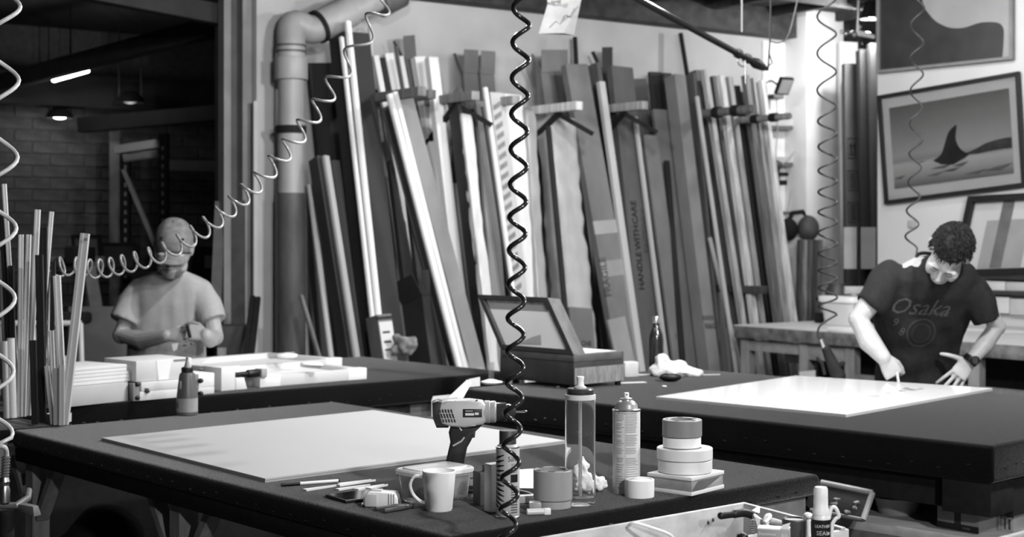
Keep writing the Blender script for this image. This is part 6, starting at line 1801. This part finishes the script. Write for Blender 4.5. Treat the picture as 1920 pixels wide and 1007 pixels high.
# hose with blow gun beside the column
ys = [-70, -4, 62, 132.5, 198.5, 249, 297, 339, 378, 415, 455.5, 491, 521, 556, 590]
h4 = coil([P(1550 + (2 if y > 200 else 0), y, 6.72) for y in ys], 17.5 / F * 6.72, 1.95 / F * 6.72, 'dark coiled air hose ending in a blow gun by the column', .012, ph=math.pi, tight=1, rough=.55,
          tail=spline([P(1552, 600, 6.72), P(1537, 612, 6.72), P(1533, 628, 6.72), P(1540, 640, 6.72)], 4))
part('coupling', MB().tube([P(1539, 636, 6.72), P(1548, 658, 6.72)], [.010, .013], 14), steel, h4, world=True)
part('gun_handle', MB().capsule([P(1549, 655, 6.72), P(1562, 685, 6.72), P(1572, 706, 6.72)], [.020, .028, .034], 14), matt_black, h4, world=True)
part('gun_barrel', MB().capsule([P(1566, 690, 6.72), P(1580, 682, 6.7)], .012, 12), matt_black, h4, world=True)
part('gun_trigger', MB().capsule([P(1533, 672, 6.72), P(1541, 680, 6.72), P(1546, 700, 6.72)], .008, 10), matt_black, h4, world=True)
# thin hose before the pictures
ys = [-50, 12, 77, 137, 199, 260, 312, 367, 418, 465]
coil([P(1720 - (y - 77) * .016 if y < 300 else 1716.5 - (y - 300) * .05, y, 7.35) for y in ys], 11.5 / F * 7.35, 1.8 / F * 7.35, 'thin dark coiled hose hanging in front of the pictures', .03, ph=math.pi, tight=1, rough=.55,
     tail=[P(1713, 520, 7.4), P(1716, 640, 7.45)])
# ------------------------------------------------------------------ the two men
def hand(M, side, curls, spread=.10, thumb=((.75, .62, -.25), (.5, .82, -.3), (.25, .92, -.3)), k=1.0):
    mb = MB()
    X_, Z_ = Vector((1, 0, 0)), Vector((0, 0, 1))
    mb.loft([sup((side * ox, y, oz), X_, Z_, hx, hz, 16, 2.6) for y, ox, oz, hx, hz in ((-.012, 0, 0, .026, .019), (.012, .002, 0, .031, .018), (.04, .003, -.001, .038, .0165), (.07, .001, -.001, .041, .014), (.094, 0, -.002, .039, .011))])
    for (bx_, by_, ls, r_), c_, sp_ in zip(((.029, .088, (.042, .026, .021), .0088), (.010, .094, (.046, .030, .022), .0090), (-.010, .091, (.043, .028, .021), .0086), (-.028, .083, (.034, .021, .019), .0076)), curls, (1, .25, -.45, -1.2)):
        p_ = Vector((side * bx_, by_ - .012, -.002))
        pts = [p_.copy()]
        a_ = 0
        for i, l in enumerate(ls):
            a_ += c_[i] if isinstance(c_, (tuple, list)) else c_ * (1.0, 1.15, .8)[i]
            sx_ = side * spread * sp_
            p_ = p_ + Vector((sx_ * math.cos(a_), math.cos(a_), -math.sin(a_))).normalized() * (l + (.012 if i == 0 else 0))
            pts.append(p_.copy())
        mb.capsule(pts, [r_ * 1.08, r_ * 1.0, r_ * .92, r_ * .78], 9)
    p_ = Vector((side * .022, .018, -.005))
    pts = [p_.copy()]
    for l, d_ in zip((.044, .032, .026), thumb):
        p_ = p_ + Vector((side * d_[0], d_[1], d_[2])).normalized() * l
        pts.append(p_.copy())
    mb.capsule(pts, [.0155, .0118, .0108, .0088], 9)
    mb.v = [v * k for v in mb.v]
    return mb.xf(M)
def head_blobs(M):
    mb = MB()
    mb.ell((0, .018, .155), (.075, .094, .083), nu=28, nv=18)
    mb.ell((0, -.024, .100), (.061, .068, .088), nu=24, nv=16)
    mb.ell((0, -.060, .040), (.036, .034, .034))
    mb.ell((0, -.074, .030), (.020, .018, .017))
    for s_ in (-1, 1):
        mb.ell((s_ * .044, -.03, .055), (.022, .045, .030))          # jaw
        mb.ell((s_ * .040, -.066, .096), (.024, .022, .020))         # cheek
        mb.ell((s_ * .030, -.083, .139), (.028, .013, .010))         # brow ridge
        mb.ell((s_ * .013, -.096, .088), (.009, .012, .008))         # nostril wing
        mb.ell((s_ * .031, -.0785, .119), (.015, .011, .0085))        # closed lid
        mb.ell((s_ * .077, .014, .112), (.010, .019, .031), Matrix.Rotation(-s_ * .3, 3, 'Z'))   # ear
        mb.ell((s_ * .082, .020, .128), (.008, .017, .016))
    mb.tube([(0, -.086, .132), (0, -.098, .112), (0, -.112, .092)], [.009, .0105, .0125], 12)
    mb.ell((0, -.111, .089), (.0125, .011, .010))
    mb.ell((0, -.089, .060), (.023, .010, .0062))
    mb.ell((0, -.087, .049), (.020, .010, .0068))
    return mb.xf(M)
def head_frame(px, py, Y, pitch, roll, yaw):
    return HS(Matrix.Translation(P(px, py, Y)) @ Matrix.Rotation(math.radians(yaw), 4, 'Z') @ Matrix.Rotation(math.radians(roll), 4, 'Y') @ Matrix.Rotation(math.radians(pitch), 4, 'X'))
def HS(m):
    return m @ Matrix.Scale(1.12, 4)
def rings_px(rows, n=28, e=2.3, tilt=0.0):
    out = []
    for px, py, Y, rx, ry in rows:
        out.append(sup(P(px, py, Y), (1, 0, 0), Vector((0, 1, tilt)).normalized(), rx / F * Y, ry, n, e))
    return out
def skin_mat(v):
    return mat(v, .5, v * .07, 30, bump=.04, bscale=160, key='skin', spec=.4)
def build_person(tag_, label, root, hm, shirt_rows, sleeves, arms, hands, skin, shirt_m, trouser_m, hip, shirt_vox=.0065, watch=None, crease=.006):
    t = thing('person', label, 'person', root)
    body = head_blobs(hm)
    nb_ = hm @ Vector((0, .02, .07))
    sh_c = sum((P(*a_[0][0]) for a_ in arms), Vector()) / 2
    nk = sh_c + UP * .035 + Vector((0, .01, 0))
    body.capsule([nk, nk.lerp(nb_, .5), nb_], [.050, .052, .054], 16)
    core = [(r_[0], r_[1], r_[2], r_[3] * .88, r_[4] * .84) for r_ in shirt_rows]
    body.loft(rings_px(core))
    for a_ in arms:
        body.capsule([P(*k) for k in a_[0]], a_[1], 14)
    for M_, s_, c_, sp_, th_ in hands:
        h_ = hand(M_, s_, c_, sp_, th_)
        body.add(h_.v, h_.f)
    hipc = P(*hip)
    for s_ in (-1, 1):
        hp = hipc + Vector((s_ * .09, 0, -.02))
        an = Vector((hp.x + s_ * .03, hp.y + .03, .09))
        body.capsule([hp, hp.lerp(an, .5) + Vector((0, -.02, 0)), an], [.085, .055, .042], 12)
    part('body', remesh(body, .0040, 3), skin, t, world=True, smooth=180)
    sh = MB().loft(rings_px(shirt_rows))
    for pts, rs in sleeves:
        pp_ = [P(*k) for k in pts]
        sh.tube(pp_, rs, 18)
        sh.ell(pp_[0], (rs[0],) * 3)
    sh = remesh(sh, shirt_vox, 16)
    ripple(sh, crease * 1.6, 7, (1, 1, .55), 3.1)
    ripple(sh, crease * 1.0, 17, (1, 1, .4), 8.3)
    ob = part('t_shirt', sh, shirt_m, t, world=True, smooth=180)
    tr = MB()
    tr.loft([sup(hipc + UP * z, (1, 0, 0), (0, 1, 0), .165, .115, 24, 2.4) for z in (-.12, .0, .10)])
    for s_ in (-1, 1):
        hp = hipc + Vector((s_ * .085, 0, -.02))
        an = Vector((hp.x + s_ * .03, hp.y + .03, .06))
        tr.tube([hp, hp.lerp(an, .5) + Vector((0, -.02, 0)), an], [.098, .078, .066], 18)
    part('trousers', ripple(remesh(tr, .010, 4), .008, 12), trouser_m, t, world=True, smooth=180)
    for s_ in (-1, 1):
        an = Vector((hipc.x + s_ * .115, hipc.y + .02, 0))
        part('shoe', MB().loft([sup(an + Vector((0, -.05, z)), (1, 0, 0), (0, 1, 0), a_, b_, 20, 2.6) for z, a_, b_ in ((.001, .048, .135), (.03, .050, .137), (.055, .046, .115), (.085, .042, .06))]), matt_black, t, world=True)
    return t, sh
def hfr(px, py, Y, y, z):
    y = Vector(y).normalized(); z = Vector(z)
    z = (z - y * z.dot(y)).normalized()
    x = y.cross(z)
    M_ = Matrix((x, y, z)).transposed().to_4x4()
    M_.translation = P(px, py, Y)
    return M_

# --- man in the cap, behind the long bench
hmL = head_frame(324, 510, 7.42, 31, 4, 8)
rowsL = [(316, 735, 7.56, 76, .120), (314, 690, 7.55, 74, .125), (312, 645, 7.53, 73, .130), (314, 605, 7.51, 76, .130), (316, 568, 7.49, 80, .122), (318, 545, 7.48, 80, .108), (320, 528, 7.47, 68, .088), (321, 517, 7.465, 48, .075), (322, 508, 7.46, 30, .066)]
shirtL = mat(.31, .9, .015, 60, bump=.06, bscale=260, key='tee')
pL, shL = build_person('L', 'person in a pale t-shirt and cap looking down at something small in both hands', Vector((P(316, 0, 7.55).x, 7.55, 0)), hmL, rowsL,
    [([(264, 549, 7.47), (247, 572, 7.45), (232, 603, 7.42)], [.070, .074, .076]), ([(376, 549, 7.47), (389, 572, 7.45), (400, 603, 7.42)], [.068, .071, .072])],
    [([(266, 552, 7.46), (243, 584, 7.44), (228, 628, 7.42), (268, 638, 7.34), (312, 630, 7.25)], [.048, .048, .046, .046, .031]),
     ([(374, 552, 7.46), (392, 584, 7.44), (402, 632, 7.40), (394, 636, 7.30), (386, 628, 7.20)], [.048, .047, .045, .042, .032])],
    [(hfr(312, 630, 7.25, (1, -.25, .10), (.1, -.85, .5)), -1, (.55, .7, .85, 1.0), .05, ((.7, .7, -.3), (.25, .95, -.3), (.0, .95, -.4))),
     (hfr(386, 628, 7.20, (-1, -.08, .22), (-.1, -.85, .5)), 1, (.65, .8, .95, 1.1), .05, ((.7, .7, -.3), (.25, .95, -.35), (.0, .95, -.4)))],
    skin_mat(.30), shirtL, mat(.06, .85, .01, 30), (316, 735, 7.58))
def headpart(name, mb, m, t, hm, **kw):
    return part(name, mb.xf(hm), m, t, world=True, **kw)
# cap: crown, bill, button
cm = MB()
rows_ = []
for i in range(9):
    a_ = math.pi / 2 * i / 8.6
    rows_.append(sup((0, .016, .150 + .098 * math.sin(a_)), (1, 0, 0), (0, 1, 0), .084 * math.cos(a_) ** .8, .104 * math.cos(a_) ** .8, 28))
rows_ = [[Vector((v.x * .985, (v.y - .016) * .985 + .016, v.z - .010)) for v in rows_[0]]] + rows_
capm = mat(.15, .85, .04, 40, bump=.1, bscale=200)
headpart('cap_crown', ripple(MB().loft(rows_), .004, 22), capm, pL, hmL, smooth=60)
bl_ = []
for s_ in (0, .5, 1.0):
    r_ = []
    for k in range(13):
        u_ = -1 + 2 * k / 12
        x_ = u_ * (.080 - .010 * s_)
        y_ = -.068 - (.088 * s_) * math.sqrt(max(0, 1 - (u_ * .92) ** 2)) + .030 * u_ * u_
        z_ = .156 - .030 * u_ * u_ - .018 * s_
        r_.append(Vector((x_, y_, z_)))
    bl_.append(r_)
vs_, fs_ = [], []
for r_ in bl_:
    vs_ += r_
for r_ in bl_:
    vs_ += [v - Vector((0, 0, .004)) for v in r_]
for l_ in range(2):
    for i in range(2):
        for k in range(12):
            o_ = l_ * 39
            fs_.append((o_ + i * 13 + k, o_ + i * 13 + k + 1, o_ + (i + 1) * 13 + k + 1, o_ + (i + 1) * 13 + k))
for k in range(12):
    fs_.append((26 + k, 27 + k, 66 + k, 65 + k))
headpart('cap_bill', MB().add(vs_, fs_), capm, pL, hmL, smooth=60)
seam = []
for k in range(13):
    u_ = -1 + 2 * k / 12
    seam.append(Vector((u_ * .081, -.070 + .030 * u_ * u_ - .020 * (1 - u_ * u_), .160 - .030 * u_ * u_)))
headpart('cap_band', MB().tube(seam, .0028, 8), mat(.03, .8), pL, hmL)
cc_ = [o for o in pL.children if o.name.startswith('cap_crown')][0]
headpart('cap_button', MB().ell((0, .016, .249), (.008, .008, .005)), capm, cc_, hmL)
headpart('cap_eyelet', MB().ell((-.045, -.055, .205), (.006, .006, .006)).ell((.045, -.055, .205), (.006, .006, .006)), matt_black, cc_, hmL)
headpart('beard', ripple(MB().loft([sup((0, -.040, z), (1, 0, 0), (0, 1, 0), a_, b_, 22, 2.2) for z, a_, b_ in ((.006, .020, .020), (.014, .040, .040), (.035, .055, .052), (.056, .064, .050))]), .004, 60), mat(.16, .9, .05, 120), pL, hmL, smooth=80)
headpart('hair', MB().ell((0, .066, .120), (.070, .052, .045)), mat(.10, .9, .04, 90), pL, hmL)
nkL = P(322, 512, 7.44)
part('collar', MB().tube([nkL + Vector((math.cos(a_) * .070, math.sin(a_) * .060 - .005, .012 * math.sin(a_))) for a_ in [k * 2 * math.pi / 24 for k in range(25)]], .0075, 8), shirtL, pL, world=True)
# the small dark thing in his fingers and the paper scrap
ob_ = P(355, 622, 7.14)
gad = thing('small_gadget', 'small dark gadget held between the fingers of the man in the cap', 'gadget', ob_)
part('body', MB().bar((-.01, 0, .03), (.004, 0, -.03), .016, .014, (0, 1, 0)), black, gad, bevel=.003)
part('tip', MB().bar((-.022, 0, .034), (.006, 0, .034), .012, .008), steel, gad, bevel=.001)
single('paper_slip', MB().plate([P(322, 645, 7.12), P(334, 643, 7.12), P(332, 655, 7.12), P(325, 659, 7.12)], (0, 1, 0), .002), mat(.5, .7), 'pale slip of paper hanging below the hands of the man in the cap', 'paper', smooth=0)

# --- man in the dark shirt, behind the far bench
hmR = head_frame(1768, 502, 6.62, 60, 22, -16)
rowsR = [(1716, 745, 6.92, 70, .115), (1716, 700, 6.90, 73, .120), (1720, 650, 6.86, 80, .125), (1728, 600, 6.79, 90, .130), (1736, 558, 6.72, 97, .125), (1742, 527, 6.68, 98, .110), (1748, 502, 6.66, 78, .092), (1752, 482, 6.66, 40, .07)]
shirtR = mat(.016, .9, .003, 60, bump=.08, bscale=240, key='tee2', spec=.2)
pR, shR = build_person('R', 'person in a dark t-shirt bending over the white panel with one hand on hip', Vector((P(1722, 0, 6.92).x, 6.92, 0)), hmR, rowsR,
    [([(1672, 520, 6.67), (1650, 545, 6.66), (1629, 574, 6.65)], [.085, .078, .070]), ([(1824, 546, 6.68), (1840, 572, 6.68), (1853, 604, 6.68)], [.078, .074, .064])],
    [([(1672, 520, 6.68), (1640, 556, 6.66), (1610, 598, 6.65), (1630, 640, 6.60), (1656, 670, 6.54)], [.060, .052, .048, .049, .034]),
     ([(1824, 546, 6.68), (1848, 580, 6.70), (1869, 612, 6.72), (1846, 646, 6.72), (1820, 676, 6.70)], [.056, .046, .041, .040, .029])],
    [(hfr(1656, 670, 6.54, (.50, -.05, -.86), (-.15, -1, .1)), -1, ((.9, 1.2, .8), (1.1, 1.3, .9), (1.2, 1.35, .9), (1.25, 1.4, .9)), .03, ((.5, .8, -.35), (.1, .95, -.35), (-.15, .95, -.3))),
     (hfr(1820, 676, 6.70, (-.62, -.12, -.70), (-.15, -1, .15)), 1, (.16, .12, .14, .2), .22, ((.95, .3, -.05), (.9, .42, -.1), (.85, .5, -.1)))],
    skin_mat(.37), shirtR, mat(.02, .85, .005, 30), (1718, 745, 6.94), crease=.010)
# hair: short dark tufts on a cap-shaped scalp
hv, hf = MB(), MB()
rs_ = random.Random(4)
sc_c = Vector((0, .018, .155))
scal = MB().ell(sc_c, (.080, .100, .089), nu=40, nv=26)
def hairline(v):
    d_ = v - sc_c
    return d_.z > (.022 if d_.y < -.055 else .018 if d_.y < -.02 else -.045 if abs(d_.x) > .05 and d_.y < .03 else -.075)
keep = [f_ for f_ in scal.f if all(hairline(scal.v[i]) for i in f_)]
hm_ = MB().add(scal.v, keep)
for i in range(1500):
    z_ = rs_.uniform(-.8, 1)
    a_ = rs_.uniform(0, 2 * math.pi)
    q_ = Vector((math.sqrt(1 - z_ * z_) * math.cos(a_), math.sqrt(1 - z_ * z_) * math.sin(a_), z_))
    p_ = Vector((q_.x * .079, q_.y * .099, q_.z * .088)) + sc_c
    if not hairline(p_):
        continue
    lie = Vector((rs_.uniform(-.5, .5), -.9, .1)) + q_ * .55
    tip = p_ + lie.normalized() * rs_.uniform(.010, .020)
    s1 = q_.cross(lie).normalized() * .0035
    s2 = q_ * .003
    hm_.add([p_ - s1 - s2, p_ + s1 - s2, p_ + s2 * 1.5, tip], [(0, 1, 2), (0, 3, 1), (1, 3, 2), (2, 3, 0)])
headpart('hair', hm_, mat(.012, .8, .004, 90, spec=.15), pR, hmR, smooth=0)
drk = mat(.02, .7, .005, 60)
for s_ in (-1, 1):
    headpart('eyebrow', MB().capsule([(s_ * .014, -.095, .140), (s_ * .030, -.096, .145), (s_ * .047, -.086, .140)], [.0022, .0032, .0018], 8), drk, pR, hmR)
    headpart('eyelash', MB().capsule([(s_ * .019, -.0905, .117), (s_ * .031, -.0925, .1145), (s_ * .044, -.087, .117)], [.0012, .0016, .0010], 8), drk, pR, hmR)
headpart('mouth_line', MB().capsule([(-.020, -.092, .0545), (0, -.0985, .0545), (.020, -.092, .0545)], [.0014, .0017, .0014], 8), mat(.10, .6, .01), pR, hmR)
nkR = P(1748, 488, 6.66)
part('collar', MB().tube([nkR + Vector((math.cos(a_) * .070, math.sin(a_) * .064 - .012, .030 * math.sin(a_) - .010 * math.cos(a_))) for a_ in [k * 2 * math.pi / 24 for k in range(25)]], .008, 8), shirtR, pR, world=True)
# watch
wp, wq = P(1824, 670, 6.70), P(1816, 680, 6.70)
wt = thing('wristwatch', 'black wristwatch on the wrist of the man in the dark shirt', 'watch', (wp + wq) / 2)
wd_ = (wq - wp).normalized()
part('strap', MB().tube([(wp + wq) / 2 - wd_ * .014, (wp + wq) / 2 + wd_ * .014], .0345, 22), black, wt, world=True, bevel=.002)
part('watch_case', MB().tube([(wp + wq) / 2 + Vector((.008, -.030, 0)), (wp + wq) / 2 + Vector((.010, -.042, .0))], .021, 24), black, wt, world=True, bevel=.002)
part('dial', MB().tube([(wp + wq) / 2 + Vector((.010, -.042, .0)), (wp + wq) / 2 + Vector((.0102, -.0428, .0))], .016, 24), mat(.05, .15, .01), wt, world=True, smooth=0)
# printed words on the shirt front, laid on the cloth
from mathutils.bvhtree import BVHTree
tree = BVHTree.FromPolygons([MW[pR.name] @ v for v in shR.v], shR.f)
def on_shirt(mb, px, py, rot, name, m):
    c_ = P(px, py, 6.5)
    M_ = Matrix.Translation(c_) @ Matrix.Rotation(rot, 4, 'Y') @ Matrix.Rotation(math.pi / 2, 4, 'X')
    # cut long edges so the print can follow the cloth
    me = bpy.data.meshes.new('t'); me.from_pydata([tuple(M_ @ v) for v in mb.v], [], mb.f)
    bm = bmesh.new(); bm.from_mesh(me)
    bmesh.ops.triangulate(bm, faces=bm.faces)
    for _ in range(2):
        ed_ = [e for e in bm.edges if e.calc_length() > .012]
        if ed_:
            bmesh.ops.subdivide_edges(bm, edges=ed_, cuts=1)
            bmesh.ops.triangulate(bm, faces=bm.faces)
    out = MB()
    bm.verts.index_update()
    vs_ = []
    for v in bm.verts:
        d_ = (v.co - C0).normalized()
        h_ = tree.ray_cast(Vector((v.co.x, 6.0, v.co.z)), Vector((0, 1, 0)))[0]
        vs_.append((h_ if h_ else v.co) + Vector((0, -.0018, 0)))
    out.add(vs_, [tuple(v.index for v in f_.verts) for f_ in bm.faces])
    bm.free(); bpy.data.meshes.remove(me)
    part(name, out, m, pR, world=True, smooth=0)
prt = mat(.055, .8, .015, 90)
on_shirt(text_mb('Osaka', .104, 0, .35), 1740, 580, .06, 'shirt_lettering', prt)
on_shirt(text_mb('9', .052, 0), 1699, 610, .25, 'shirt_lettering', prt)
on_shirt(text_mb('8', .050, 0), 1713, 628, .35, 'shirt_lettering', prt)
ringm = MB()
n_ = 26
for R0_, R1_ in ((.060, .066), (.040, .043)):
    vv = [Vector((math.cos(2 * math.pi * k / n_) * r_, math.sin(2 * math.pi * k / n_) * r_, 0)) for r_ in (R0_, R1_) for k in range(n_)]
    ringm.add(vv, [(k, (k + 1) % n_, n_ + (k + 1) % n_, n_ + k) for k in range(n_)])
on_shirt(ringm, 1750, 630, 0, 'shirt_emblem', mat(.032, .8, .01, 90))
on_shirt(MB().add([Vector(k) for k in ((-.09, .006, 0), (.09, .012, 0), (.09, .018, 0), (-.09, .010, 0))], [(0, 1, 2, 3)]), 1760, 597, .0, 'shirt_emblem', mat(.032, .8, .01, 90))
# scraper held in the pinching hand
sp0 = P(1683, 700, 6.44)
spz = thing('scraper', 'tiny pale scraper pinched over the white panel', 'scraper', sp0)
part('blade', MB().bar(P(1682, 698, 6.45), P(1685, 718, 6.46), .010, .004), mat(.6, .3), spz, world=True, bevel=.001)
